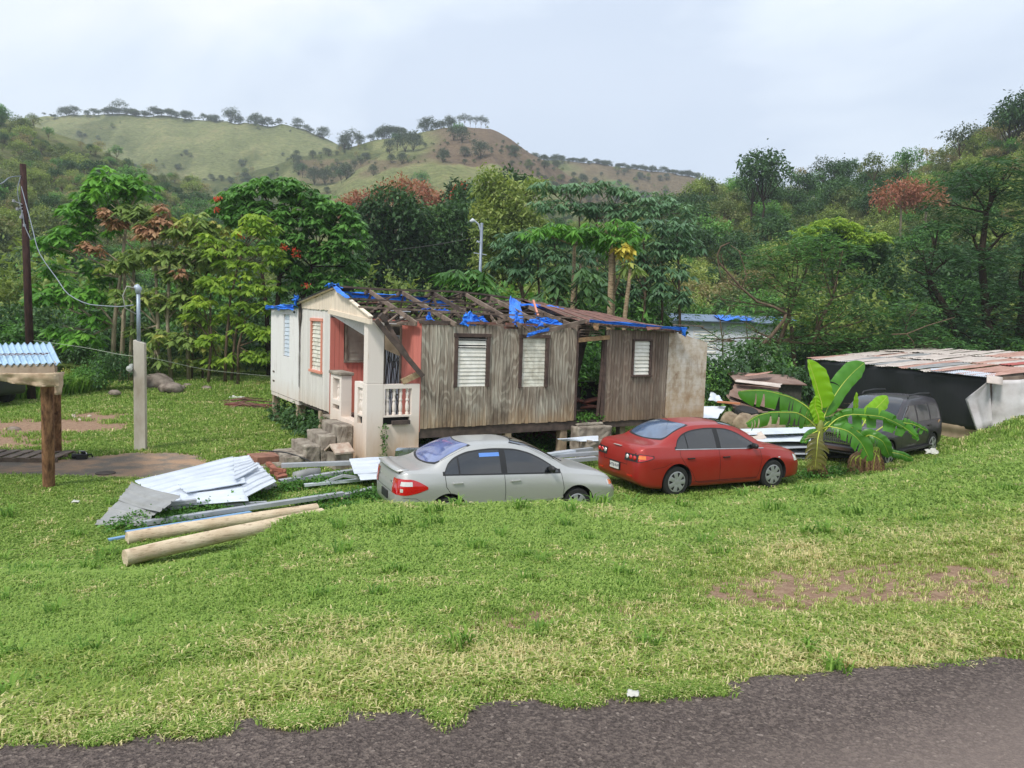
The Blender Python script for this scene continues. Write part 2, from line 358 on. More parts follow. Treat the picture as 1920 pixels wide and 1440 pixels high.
def hill_masks(X, Y, Z):
    px, py = pyof(X, Y, Z); n = fbm(X*.02, Y*.02, 4); d1 = np.interp(px, [a for a, b in D1], [b for a, b in D1])
    wood = 1-smoothstep(-8, 8, Y-d1-10); open1 = smoothstep(0, .35, fbm(X*.03+4, Y*.03, 3)+.25)*(px < 700)*smoothstep(90, 150, Y); wood = wood*(1-.75*open1)
    wood = np.maximum(wood, .9*smoothstep(.05, .3, n+(py-330)/180)*(Y > d1))
    wood = np.maximum(wood, .6*smoothstep(.08, .3, fbm(X*.045+2, Y*.03, 3))*(Y > 300)*(px < 700))
    r3 = (Y > 300)*(Y < 470)
    bare = r3*smoothstep(795, 850, px+60*n)*(1-smoothstep(1080, 1140, px))*(py < 330+80*n)*.95
    bare = np.maximum(bare, .7*r3*smoothstep(0, .25, n+.05)*(px > 560)*(py > 300))
    bare = np.maximum(bare, (Y > 470)*(px > 1010)*smoothstep(-.05, .2, n)*.8)
    wood = np.maximum(wood*(1-.5*bare), (Y > 470)*(px > 1010)*.6*smoothstep(.1, -.15, n))
    return px, py, np.clip(wood, 0, 1), np.clip(bare, 0, 1)
txs = np.concatenate([np.linspace(-1.0, -.72, 24), np.linspace(-.71, .71, 420), np.linspace(.72, 1.0, 24)])
yr = np.concatenate([np.linspace(56, 250, 130), np.linspace(252, 600, 170), np.linspace(606, 700, 12)])
TX, YR = np.meshgrid(txs, yr); XH = TX*YR; ZH = terrain(XH, YR)-.15*(YR < 66)
ph, qh, wood, bare = hill_masks(XH.ravel(), YR.ravel(), ZH.ravel())
nx = len(txs); i, j = np.meshgrid(np.arange(nx-1), np.arange(len(yr)-1)); a = (j*nx+i).ravel()
hills = mesh_obj('hills', np.stack([XH.ravel(), YR.ravel(), ZH.ravel()], 1), np.stack([a, a+1, a+nx+1, a+nx], 1), M_hill, None, True,
                 {'wood': ('POINT', wood), 'bare': ('POINT', bare)})
tag(hills, None, None, kind='structure')
# road
m, t, out = nt('asphalt'); v = coords(t, 'World'); vo = N(t, 'ShaderNodeTexVoronoi'); vo.inputs['Scale'].default_value = 85; L(t, v, vo.inputs[0])
vr = N(t, 'ShaderNodeSeparateColor'); L(t, vo.outputs['Color'], vr.inputs[0])
agg = ramp(t, vr.outputs[0], [(.0, rgb(38,32,31)), (.5, rgb(82,73,70)), (.9, rgb(130,117,108)), (.975, rgb(132,120,110)), (.995, rgb(176,162,150))])
nb = noise(t, v, 140, 5, .75); nl = noise(t, v, .8, 5, .6)
c = mix(t, .5, agg, ramp(t, nb, [(.38, rgb(40,34,32)), (.62, rgb(134,120,112))]))
worn = N(t, 'ShaderNodeSeparateXYZ'); L(t, v, worn.inputs[0])
wf = math_(t, 'SUBTRACT', math_(t, 'MULTIPLY', worn.outputs[0], .45), worn.outputs[1])
wf = math_(t, 'ADD', math_(t, 'ADD', wf, 2.15), math_(t, 'MULTIPLY', nl, .5))
c = mix(t, ramp(t, wf, [(.0, 0), (.45, .55)]), c, rgb(140,126,118))
c = mix(t, ramp(t, nl, [(.4, 0), (.7, .25)]), c, rgb(60,52,48))
bm_ = mix(t, .5, vo.outputs['Distance'], nb); bsdf(t, out, c, .9, bump=bm_, bstr=1.0, bdist=.012, spec=.25); M_road = m
rs = np.concatenate([np.linspace(-40, -4, 30), np.linspace(-3.9, 6, 300), np.linspace(6.3, 40, 30)])
P = []
for x in rs:
    nn = float(.09*fbm(x*1.1, 3.3, 3)+.05*fbm(x*5, 1.7, 3)+.02*fbm(x*21, .7, 2)); ye = float(edgeY(x))+nn+.02
    P.append([(x, ye, 1.985), (x, ye-.02, 2.012)]+[(x, ye-.05-(ye+8)*k/14, 2.018) for k in range(15)])
V = np.array([p for r in P for p in r]); nc = 17; i, j = np.meshgrid(np.arange(nc-1), np.arange(len(rs)-1)); a = (j*nc+i).ravel()
tag(mesh_obj('road', V, np.stack([a, a+1, a+nc+1, a+nc], 1), M_road, None, True), None, None, kind='structure')
# concrete drive in the yard
m, t, out = nt('worn_drive'); v = coords(t, 'World'); n = noise(t, v, 1.3, 6, .6); nf = noise(t, v, 45, 5, .75)
c = mix(t, ramp(t, n, [(.42, 0), (.6, 1)]), ramp(t, nf, [(.3, rgb(92,84,76)), (.7, rgb(140,130,118))]), ramp(t, nf, [(.3, rgb(140,112,90)), (.7, rgb(178,150,124))]))
bsdf(t, out, c, .95, bump=nf, bstr=.6, bdist=.01, spec=.2)
poly = [gp(*p) for p in [(-260,880),(0,864),(100,864),(170,858),(235,851),(330,850),(375,858),(392,872),(330,892),(245,906),(150,926),(60,932),(-260,950)]]
def inpoly(x, y, P):
    c = False; n = len(P)
    for i in range(n):
        a, b = P[i], P[(i+1) % n]
        if (a.y > y) != (b.y > y) and x < (b.x-a.x)*(y-a.y)/(b.y-a.y)+a.x: c = not c
    return c
xs_ = np.arange(min(p.x for p in poly), max(p.x for p in poly), .07); ys_ = np.arange(min(p.y for p in poly), max(p.y for p in poly), .07)
V = []; Fc = []; idx = {}
def vid(i, j):
    if (i, j) not in idx: idx[(i, j)] = len(V); x, y = xs_[0]+.07*i, ys_[0]+.07*j; V.append((x, y, T(x, y)+.022))
    return idx[(i, j)]
for i, x in enumerate(xs_):
    for j, y in enumerate(ys_):
        if inpoly(x+.12*float(fbm(x*3, y*3, 3)), y+.2*float(fbm(x*2+5, y*2, 3)), poly): Fc.append((vid(i, j), vid(i+1, j), vid(i+1, j+1), vid(i, j+1)))
tag(mesh_obj('concrete_drive', V, Fc, m, None, True), None, None, kind='structure')
# ---------------------------------------------------------------- foliage
def unit(a): return a/np.maximum(np.linalg.norm(a, axis=-1, keepdims=True), 1e-6)
def clusters(c, r, n, per, size, kind='rand', shell=.75, tone=.5, low=-.55, g=None):
    """leaves of one crown lobe -> (pos, dir, size, rnd)"""
    g = g or rng; c = np.array(c, float); r = np.array(r if hasattr(r, '__len__') else (r, r, r*.8), float)
    d = unit(g.normal(size=(n*2, 3))); d = d[d[:,2] > low][:n]; n = len(d)
    rad = shell+(1-shell)*g.random((n, 1)); rad = np.where(g.random((n, 1)) < .3, rad*.7, rad)
    cp = c+d*r*rad*(1+.12*g.normal(size=(n, 1)))
    ct = g.random(n)
    az = g.random((n, 1))*6.28+np.arange(per)*6.283/per+g.normal(size=(n, per))*.25
    out = np.repeat(d[:,None,:], per, 1)
    if kind in ('drape', 'palm'):
        hd = np.stack([np.cos(az), np.sin(az), -.25-.55*g.random((n, per))*(1 if kind == 'drape' else .8)], -1); dr = unit(hd+out*.35)
        off = dr*size*.1
    elif kind == 'feather':
        base = unit(out*np.array([1, 1, .12])+g.normal(size=(n, 1, 3))*.12)
        side = np.stack([-base[...,1], base[...,0], 0*base[...,0]], -1)
        tt = (np.arange(per)/per)[None,:,None]; sg = np.where(np.arange(per) % 2 == 0, 1, -1)[None,:,None]
        off = base*size*2.2*tt; off[...,2] -= (tt[...,0]**2)*size*.9; dr = unit(side*sg+base*.5+np.array([0, 0, -.15])+g.normal(size=(n, per, 3))*.1)
    else:
        dr = unit(g.normal(size=(n, per, 3))*.8+out*.7+np.array([0, 0, -.35])); off = g.normal(size=(n, per, 3))*size*.55
    pos = cp[:,None,:]+off
    sz = size*(.5+.85*g.random((n, per)))
    rnd = np.clip(tone+(ct[:,None]-.5)*.5+(g.random((n, per))-.5)*.45, 0.001, .999)
    return pos.reshape(-1, 3), dr.reshape(-1, 3), sz.reshape(-1), rnd.reshape(-1)
def leafmesh(L4, wr=.42, droop=.25, fold=.12, g=None):
    g = g or rng
    pos = np.concatenate([l[0] for l in L4]); d = np.concatenate([l[1] for l in L4]); sz = np.concatenate([l[2] for l in L4]); rnd = np.concatenate([l[3] for l in L4])
    n = len(pos); up = unit(np.array([0, 0, 1.0])+g.normal(size=(n, 3))*.35)
    sd_ = unit(np.cross(d, up)); nn = np.cross(sd_, d); s = sz[:,None]
    tip = pos+d*s+np.array([0, 0, -1.0])*s*droop; mid = pos+d*s*.5-np.array([0, 0, 1.0])*s*droop*.22
    lf, rt = mid+sd_*s*wr/2+nn*s*fold*-1, mid-sd_*s*wr/2+nn*s*fold*-1
    V = np.stack([pos, lf, tip, rt], 1).reshape(-1, 3); a = np.arange(n)*4; Fc = np.stack([a, a+1, a+2, a+3], 1)
    return V, Fc, rnd
def tree_thing(name, label, cat, base, trunks, L4, lm, bm_, wr=.42, droop=.25, fold=.1, group=None, extra=None):
    root = empty(name, base, 0, label, cat, group); b = Vector(base)
    if trunks:
        tm = MB()
        for pts, rad in trunks: tm.tube([Vector(p)-b for p in pts], rad, 7)
        tm.obj('trunk', bm_, root, True)
    V, Fc, r = leafmesh(L4, wr, droop, fold); V = V-np.array(base)
    mesh_obj('crown', V, Fc, lm, root, False, {'rnd': ('FACE', r)})
    for nm, l4, mt, w2 in (extra or []):
        V, Fc, r = leafmesh(l4, w2, droop, fold); mesh_obj(nm, V-np.array(base), Fc, mt, root, False, {'rnd': ('FACE', r)})
    return root
def limb(a, b, r0, r1, sag=.15, n=6, g=random):
    a, b = Vector(a), Vector(b); o = Vector((g.uniform(-1,1), g.uniform(-1,1), g.uniform(-.3,.6)))*(b-a).length*sag*.5
    return [a.lerp(b, k/(n-1))+o*math.sin(math.pi*k/(n-1)) for k in range(n)], [r0+(r1-r0)*k/(n-1) for k in range(n)]
G_ = lambda *a: rgb(*a)
LM = {
 'bright': leaf_mat('leaf_bright', [G_(44,84,20), G_(64,112,26), G_(86,140,34), G_(112,165,50)], .3, .42),
 'olive': leaf_mat('leaf_olive', [G_(64,82,34), G_(90,112,48), G_(110,132,56), G_(150,150,70), G_(160,132,70)], .3),
 'mid': leaf_mat('leaf_mid', [G_(38,66,24), G_(54,92,34), G_(74,118,44), G_(100,142,62)], .28, .42),
 'lime': leaf_mat('leaf_lime', [G_(84,118,26), G_(118,152,34), G_(150,178,44), G_(176,190,60)], .4),
 'dark': leaf_mat('leaf_dark', [G_(26,46,24), G_(38,64,32), G_(52,82,40), G_(72,102,52)], .2, .45),
 'grey': leaf_mat('leaf_grey', [G_(40,66,44), G_(56,86,56), G_(74,106,70), G_(98,128,90)], .2, .4),
 'feather': leaf_mat('leaf_feather', [G_(36,64,30), G_(50,84,38), G_(66,104,48), G_(86,126,58)], .3, .5),
 'fdark': leaf_mat('leaf_feather_dark', [G_(26,50,28), G_(38,68,36), G_(54,88,48), G_(72,108,58)], .25, .5),
 'brown': leaf_mat('leaf_dry', [G_(96,64,44), G_(128,88,60), G_(158,118,84), G_(180,146,104)], .2, .7),
 'russet': leaf_mat('leaf_russet', [G_(112,66,50), G_(140,84,62), G_(158,104,80), G_(120,104,66)], .25, .6),
 'red': leaf_mat('flower_red', [G_(190,40,24), G_(220,56,30), G_(235,80,44)], .3, .5),
 'scrub': leaf_mat('leaf_scrub', [G_(48,62,32), G_(76,92,46), G_(104,112,60), G_(128,122,78)], .25, .6),
 'scrubb': leaf_mat('leaf_scrub_brown', [G_(78,72,48), G_(106,98,64), G_(126,116,78), G_(104,112,60)], .25, .6),
 'khaki': leaf_mat('leaf_khaki', [G_(74,92,40), G_(104,124,54), G_(132,148,70), G_(152,156,88)], .3, .6),
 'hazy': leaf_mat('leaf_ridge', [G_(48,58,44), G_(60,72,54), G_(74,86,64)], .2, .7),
 'weed': leaf_mat('leaf_weed', [G_(34,66,20), G_(52,94,28), G_(76,124,38), G_(104,148,56)], .3, .5),
 'yellow': leaf_mat('leaf_yellow', [G_(190,160,40), G_(214,186,50), G_(226,200,84)], .35, .5),
}
BK = {'pale': bark('bark_pale', rgb(168,156,132), rgb(122,110,90)), 'mid': bark('bark_mid', rgb(112,96,78), rgb(70,58,46)), 'dark': bark('bark_dark', rgb(66,54,44), rgb(38,30,24)),
      'ring': bark('bark_ringed', rgb(170,152,124), rgb(104,84,64), True)}
KP = {'drape': dict(wr=.46, droop=.35, fold=.14), 'palm': dict(wr=.3, droop=.4, fold=.1), 'feather': dict(wr=.22, droop=.1, fold=.02), 'rand': dict(wr=.5, droop=.2, fold=.1)}
def pblob(px, py, rx, Y, ry=None, rz=None):
    """crown lobe measured in the photograph at a chosen real distance"""
    k = Y/F; return dp(px, py, Y), (rx*k, (rz or rx*.9)*k, (ry or rx*.75)*k)
def photo_tree(name, label, cat, base_px, Y, stems, blobs, kind, mat, bk='mid', size=.3, per=8, dens=1.0, group=None, extra=None, tr=.09, tones=None, low=-.55, zb=None):
    bx = dp(base_px[0], base_px[1], Y); base = Vector((bx.x, bx.y, T(bx.x, bx.y) if zb is None else zb)); L4 = []; tr_ = []
    centres = []
    for i, b in enumerate(blobs):
        px, py, rx = b[:3]; dY = b[3] if len(b) > 3 else random.uniform(-1, 1)*rx/F*Y*.6; ry = b[4] if len(b) > 4 else None
        c, r = pblob(px, py, rx, Y+dY, ry); area = 2*math.pi*(r[0]*r[1]+r[0]*r[2])/1.2
        n = int(max(8, dens*area/(size*size*1.35)*1.15*(8/per)*.62)); tone = tones[i] if tones else random.uniform(.3, .7)
        L4.append(clusters(c, r, n, per, size, kind, tone=tone, low=low)); centres.append((c, r))
    tips = []
    for s in stems:                                          # s: list of px points up the stem
        pts = [base+Vector(((s[0][0]-base_px[0])*Y/F, random.uniform(-.3,.3), -.15))]+[dp(x, y, Y+random.uniform(-.2,.2)) for x, y in s[1:]]
        if len(pts) == 2: pts = [pts[0], pts[0].lerp(pts[1], .5)+Vector((.06,0,0)), pts[1]]
        tr_.append((pts, [tr*(1-.5*k/(len(pts)-1)) for k in range(len(pts))])); tips += [(p, tr*(1-.5*k/(len(pts)-1))) for k, p in enumerate(pts[1:], 1)]
    for c, r in centres:
        if not tips: break
        a, rr = min(tips, key=lambda q: (q[0]-c).length+(2 if q[0].z > c.z else 0))
        tr_.append(limb(a, c, rr*.6, .02, .2))
        for k in range(3):
            e = Vector(c)+Vector((random.uniform(-1,1)*r[0]*.8, random.uniform(-1,1)*r[1]*.8, random.uniform(-.2,.8)*r[2])); tr_.append(limb(Vector(a).lerp(c, .6), e, rr*.3, .01, .2, 4))
    k = KP[kind]; return tree_thing(name, label, cat, base, tr_, L4, LM[mat], BK[bk], k['wr'], k['droop'], k['fold'], group, extra)
def proto_mesh(name, mats, h, spread, nb, kind, size, per, dens, seed, flat=.7, trunk=.3, bushy=False, tr=.12, conic=False):
    """a tree or bush as one mesh with two materials (bark, leaves), at the origin"""
    g = np.random.default_rng(seed); rr = random.Random(seed); tm = MB(); L4 = []
    for i in range(nb):
        a = i*2.4+rr.uniform(-.4, .4); f = math.sqrt((i+.4)/nb); zc = h*(trunk+(1-trunk)*(.75-.45*f*f+rr.uniform(-.12, .14)))
        c = Vector((math.cos(a)*spread*.62*f, math.sin(a)*spread*.62*f, zc)); r = spread*rr.uniform(.34, .5)*(1.15-.3*f)
        n = int(dens*r*r*9/(size*size)*(1/per)); L4.append(clusters(c, (r, r, r*flat), max(n, 6), per, size, kind, tone=rr.uniform(.3, .7), low=-.5, g=g))
        if not bushy:
            p, q = limb((0, 0, h*trunk*.8), c, tr*.5, .02, .2, 5, rr); tm.tube(p, q, 5)
    if not bushy: tm.tube([(0,0,-.4), (.03*h*rr.uniform(-1,1), 0, h*trunk*.5), (0,0,h*trunk*.85)], [tr, tr*.8, tr*.6], 7)
    k = KP[kind]; V, Fc, r = leafmesh(L4, k['wr'], k['droop'], k['fold'], g)
    n0 = len(tm.V); me = bpy.data.meshes.new(name); V = np.concatenate([np.array(tm.V).reshape(-1, 3), V]) if n0 else V
    me.from_pydata(V.tolist(), [], [list(f) for f in tm.F]+(Fc+n0).tolist())
    me.materials.append(mats[0]); me.materials.append(mats[1]); nf = len(tm.F)
    me.polygons.foreach_set('material_index', [0]*nf+[1]*len(Fc))
    at = me.attributes.new('rnd', 'FLOAT', 'FACE'); at.data.foreach_set('value', np.concatenate([np.full(nf, .5), r]).astype(np.float32)); me.update()
    return me
def put(me, name, loc, s, rz, label, cat, group=None):
    o = bpy.data.objects.new(name, me); COL.objects.link(o); o.location = loc
    sx = s if hasattr(s, '__len__') else (s, s, s); o.scale = sx; o.rotation_euler = (0, 0, rz); return tag(o, label, cat, group)
# scattered stuff through geometry nodes
def gn_scatter(name, pts, scales, rots, idx, meshes, rndv=None, kind='stuff', label=None, cat=None):
    pc = bpy.data.collections.new(name+'_kinds')
    for k, me in enumerate(meshes):
        o = bpy.data.objects.new('kind_%02d' % k, me); pc.objects.link(o)
    me = bpy.data.meshes.new(name); me.from_pydata(np.asarray(pts).tolist(), [], [])
    for nm, arr, ty in (('scale', scales, 'FLOAT'), ('rotz', rots, 'FLOAT'), ('kind_index', idx, 'INT')):
        a = me.attributes.new(nm, ty, 'POINT'); a.data.foreach_set('value', np.asarray(arr, dtype=np.int32 if ty == 'INT' else np.float32))
    o = bpy.data.objects.new(name, me); COL.objects.link(o); tag(o, label, cat, kind=kind)
    ng = bpy.data.node_groups.new(name+'_nodes', 'GeometryNodeTree')
    ng.interface.new_socket('Geometry', in_out='INPUT', socket_type='NodeSocketGeometry'); ng.interface.new_socket('Geometry', in_out='OUTPUT', socket_type='NodeSocketGeometry')
    gi = ng.nodes.new('NodeGroupInput'); go = ng.nodes.new('NodeGroupOutput')
    ci = ng.nodes.new('GeometryNodeCollectionInfo'); ci.inputs['Collection'].default_value = pc; ci.inputs['Separate Children'].default_value = True; ci.inputs['Reset Children'].default_value = True
    ip = ng.nodes.new('GeometryNodeInstanceOnPoints'); ip.inputs['Pick Instance'].default_value = True
    def na(n, ty):
        a = ng.nodes.new('GeometryNodeInputNamedAttribute'); a.data_type = ty; a.inputs['Name'].default_value = n; return a.outputs[0]
    ng.links.new(gi.outputs[0], ip.inputs['Points']); ng.links.new(ci.outputs[0], ip.inputs['Instance']); ng.links.new(na('kind_index', 'INT'), ip.inputs['Instance Index'])
    ng.links.new(na('scale', 'FLOAT'), ip.inputs['Scale'])
    cx = ng.nodes.new('ShaderNodeCombineXYZ'); ng.links.new(na('rotz', 'FLOAT'), cx.inputs[2])
    er = ng.nodes.new('FunctionNodeEulerToRotation'); ng.links.new(cx.outputs[0], er.inputs[0]); ng.links.new(er.outputs[0], ip.inputs['Rotation'])
    ng.links.new(ip.outputs[0], go.inputs[0]); md = o.modifiers.new('scatter', 'NODES'); md.node_group = ng
    return o
# grass tufts
def tuft(name, n, hgt, rad, mat, seed, lean=.6, w=.005):
    g = np.random.default_rng(seed); V = []; Fc = []; r = []
    for k in range(n):
        a = g.random()*6.28; q = rad*math.sqrt(g.random()); x, y = q*math.cos(a), q*math.sin(a); h = hgt*(.5+.7*g.random()); b = g.random()*6.28; l = h*lean*(.3+g.random())
        sx, sy = -math.sin(b)*w, math.cos(b)*w; dx, dy = math.cos(b)*l, math.sin(b)*l; i = len(V)
        V += [(x-sx, y-sy, -.01), (x+sx, y+sy, -.01), (x+dx*.4+sx*.8, y+dy*.4+sy*.8, h*.62), (x+dx*.4-sx*.8, y+dy*.4-sy*.8, h*.62), (x+dx, y+dy, h*(.95-.35*lean))]
        Fc += [(i, i+1, i+2, i+3), (i+3, i+2, i+4)]; v = g.random(); r += [v, v]
    me = bpy.data.meshes.new(name); me.from_pydata(V, [], Fc); me.materials.append(mat)
    at = me.attributes.new('rnd', 'FLOAT', 'FACE'); at.data.foreach_set('value', np.array(r, dtype=np.float32)); return me
def grass_mat(name, greens, tans, dryish):
    m, t, out = nt(name); r = attr(t, 'rnd'); v = coords(t, 'World'); n = noise(t, v, .9, 5, .6); n2_ = noise(t, v, 5, 3, .6)
    rr = math_(t, 'ADD', math_(t, 'MULTIPLY', r, .55), math_(t, 'MULTIPLY', mix(t, .5, n, n2_), .45))
    g_ = ramp(t, rr, [(.2, greens[0]), (.5, greens[1]), (.8, greens[2])]); d_ = ramp(t, r, [(.1, tans[0]), (.9, tans[1])])
    f = ramp(t, math_(t, 'ADD', n, math_(t, 'MULTIPLY', r, .5)), [(dryish, 0), (dryish+.18, 1)])
    c = mix(t, f, g_, d_); b = N(t, 'ShaderNodeBsdfPrincipled'); L(t, c, b.inputs['Base Color']); b.inputs['Roughness'].default_value = .55; b.inputs['Specular IOR Level'].default_value = .25
    tr = N(t, 'ShaderNodeBsdfTranslucent'); L(t, c, tr.inputs[0]); ms_ = N(t, 'ShaderNodeMixShader'); ms_.inputs[0].default_value = .42
    L(t, b.outputs[0], ms_.inputs[1]); L(t, tr.outputs[0], ms_.inputs[2]); L(t, ms_.outputs[0], out.inputs[0]); return m
MG = grass_mat('grass_green', [G_(90,122,50), G_(136,168,74), G_(180,200,112)], [G_(150,146,84), G_(190,184,120)], 1.0)
MGd = grass_mat('grass_dry', [G_(112,140,56), G_(156,176,84), G_(192,200,116)], [G_(178,166,112), G_(236,224,170)], .72)
MGt = grass_mat('grass_rank', [G_(84,122,48), G_(116,156,62), G_(158,190,92)], [G_(150,150,84), G_(190,184,120)], 1.15)
def grass():
    tm = [tuft('turf', 22, .045, .07, MG, 1), tuft('turf', 20, .05, .08, MG, 2, .9), tuft('turf', 20, .04, .075, MG, 3, .7),
          tuft('dry_turf', 20, .045, .075, MGd, 4, 1.0), tuft('dry_turf', 18, .04, .07, MGd, 5, 1.2), tuft('dry_turf', 26, .075, .05, MGd, 6, .9),
          tuft('rank_grass', 34, .12, .06, MGt, 7, .8, .006), tuft('rank_grass', 40, .3, .14, MGt, 8, .7, .01)]
    n = 215000; g = np.random.default_rng(11)
    tx = g.uniform(-1.2, 1.35, n); u = g.random(n); Y = 2.3*(15.5/2.3)**(u**.82); X = tx*Y+g.normal(size=n)*.02
    e = edgeY(X); nz = np.array([.0]); rn = .09*fbm(X*1.1, 3.3+0*X, 3)+.05*fbm(X*5, 1.7+0*X, 3)+.02*fbm(X*21, .7+0*X, 2)
    d, dr = dirt(X, Y), dry(X, Y)
    keep = (Y > e+rn+.0-.03*g.random(n)) & (g.random(n) > d*.9) & (g.random(n) > .75*dr*smoothstep(-.1, .5, fbm(X*3.3, Y*3.9+7, 3)))
    X, Y, d, dr = X[keep], Y[keep], d[keep], dr[keep]; n = len(X)
    big = np.clip(Y/5.5, .95, 1.9); r = g.random(n); isd = g.random(n) < dr*1.05-.05; idx = np.where(isd, 3+(r*2.45).astype(int), (r*3).astype(int))
    idx = np.where((g.random(n) < .0015+.07*isd), np.where(isd, 5, 6), idx)
    sc = big*(.7+.6*g.random(n))*(1-.4*d)*np.where(isd, .95, 1.05); Z = terrain(X, Y)
    P1 = np.stack([X, Y, Z], 1)
    # turf farther back in the yard
    n = 60000; tx = g.uniform(-.85, .85, n); Y = 9.5*(42/9.5)**g.random(n); X = tx*Y; keep = (g.random(n) > dirt(X, Y)*1.1) & (terrain(X, Y) < 3)
    pad = np.array([inpoly(x, y, poly) for x, y in zip(X, Y)]); keep &= ~pad
    H0 = house_xy(X, Y); keep &= ~((H0[0] > -.2) & (H0[0] < 8.7) & (H0[1] > .1) & (H0[1] < 9.3))
    X, Y = X[keep], Y[keep]; n2 = len(X); i2 = np.where(g.random(n2) < .22, 3+(g.random(n2)*2).astype(int), (g.random(n2)*3).astype(int)); s2 = (1.1+Y/16)*(.7+.6*g.random(n2))
    Z = terrain(X, Y); P2 = np.stack([X, Y, Z], 1)
    gn_scatter('grass', np.concatenate([P1, P2]), np.concatenate([sc, s2]), g.random(len(P1)+n2)*6.28, np.concatenate([idx, i2]), tm)
    # tongues of grass creeping over the road edge
    spots = [(195,1388,.10,.05),(385,1372,.12,.05),(570,1352,.16,.07),(840,1335,.10,.12),(1070,1315,.14,.06),(1190,1303,.22,.06),(1310,1298,.14,.05),(540,1360,.1,.04),(250,1372,.1,.04)]
    Q = []
    for px, py, a, b in spots:
        c = gp(px, py, 2.0)
        for k in range(int(1500*a)): Q.append((c.x+g.normal()*a*.36, c.y+g.normal()*b*.5, 2.015))
    Q = np.array(Q); m_ = len(Q); gn_scatter('creeping_grass', Q, .35+.3*g.random(m_), g.random(m_)*6.28, np.where(g.random(m_) < .35, 3, (g.random(m_)*3).astype(int)), tm)
def weeds(name, pts, size=.07, n=60, mat='weed', h=.18, spread=.25, label='', cat='weeds'):
    L4 = [clusters((p[0], p[1], p[2]+h*.35), (spread*random.uniform(.7,1.3), spread*random.uniform(.7,1.3), h*random.uniform(.6, 1.3)), max(4, n//5), 5, size, 'rand', low=-.2, tone=random.uniform(.3,.7)) for p in pts]
    V, Fc, r = leafmesh(L4, .6, .2, .1); return tag(mesh_obj(name, V, Fc, LM[mat], None, False, {'rnd': ('FACE', r)}), label, cat, kind='stuff')
# ---------------------------------------------------------------- cars
def pchip(xs, ys, x):
    xs = np.array(xs, float); ys = np.array(ys, float); h = np.diff(xs); dl = np.diff(ys)/h; n = len(xs); d = np.zeros(n)
    for i in range(1, n-1):
        if dl[i-1]*dl[i] > 0: w1, w2 = 2*h[i]+h[i-1], h[i]+2*h[i-1]; d[i] = (w1+w2)/(w1/dl[i-1]+w2/dl[i])
    d[0], d[-1] = dl[0], dl[-1]; x = np.clip(np.asarray(x, float), xs[0], xs[-1]); i = np.clip(np.searchsorted(xs, x)-1, 0, n-2); tt = (x-xs[i])/h[i]
    return (2*tt**3-3*tt**2+1)*ys[i]+(tt**3-2*tt**2+tt)*h[i]*d[i]+(-2*tt**3+3*tt**2)*ys[i+1]+(tt**3-tt**2)*h[i]*d[i+1]
def paint(name, c, metal=.35, rough=.38, dust=.25, dustc=(.45,.40,.34,1)):
    m, t, out = nt(name); v = coords(t); n = noise(t, v, 3, 6, .65); nf = noise(t, v, 900, 2, .5)
    geo = N(t, 'ShaderNodeNewGeometry'); sp = N(t, 'ShaderNodeSeparateXYZ'); L(t, geo.outputs['Normal'], sp.inputs[0])
    f = math_(t, 'MULTIPLY', ramp(t, n, [(.35, .15), (.75, 1)]), dust)
    f = math_(t, 'MULTIPLY', f, ramp(t, sp.outputs[2], [(.0, .45), (.9, 1)]))
    col = mix(t, f, mix(t, .15, c, mix(t, nf, tuple(x*.6 for x in c[:3])+(1,), tuple(min(1, x*1.5) for x in c[:3])+(1,))), dustc)
    b = bsdf(t, out, col, ramp(t, f, [(0, rough), (.5, .7)]), metal, .55, .5); b.inputs['Coat Roughness'].default_value = .12; return m
M_glass = simple('tinted_glass', (.012, .015, .02, 1), .04, 0, 0, .1, 1, .9, 0)
def glassm(name, c, rough=.05):
    if name in MATS: return MATS[name]
    m, t, out = nt(name); v = coords(t); n = noise(t, v, 2.2, 4, .6, .8)
    b = bsdf(t, out, ramp(t, n, [(.3, tuple(x*.55 for x in c[:3])+(1,)), (.7, c)]), rough, 0, .6, 1.0); MATS[name] = m; return m
M_rub = simple('tyre_rubber', (.018, .018, .018, 1), .85, scale=20, bstr=.3); M_blk = simple('black_trim', (.015, .015, .016, 1), .5, bstr=.02)
M_rim = simple('wheel_silver', rgb(176,178,182), .35, .5, var=.12, bstr=.02); M_dark = simple('wheel_well', (.01, .01, .01, 1), .95)
M_redl = simple('lamp_red', rgb(190,18,22), .12, 0, 1, .2, 30, bstr=0); M_clear = simple('lamp_clear', rgb(215,215,210), .12, .2, 1, .15, 30, bstr=0); M_amb = simple('lamp_amber', rgb(228,120,40), .15, 0, 1, .15, 30, bstr=0)
M_chrome = simple('chrome', rgb(200,200,200), .15, 1, bstr=0); M_yellowed = simple('lamp_yellowed', rgb(206,196,130), .3, 0, .5, .15, 12, bstr=0)
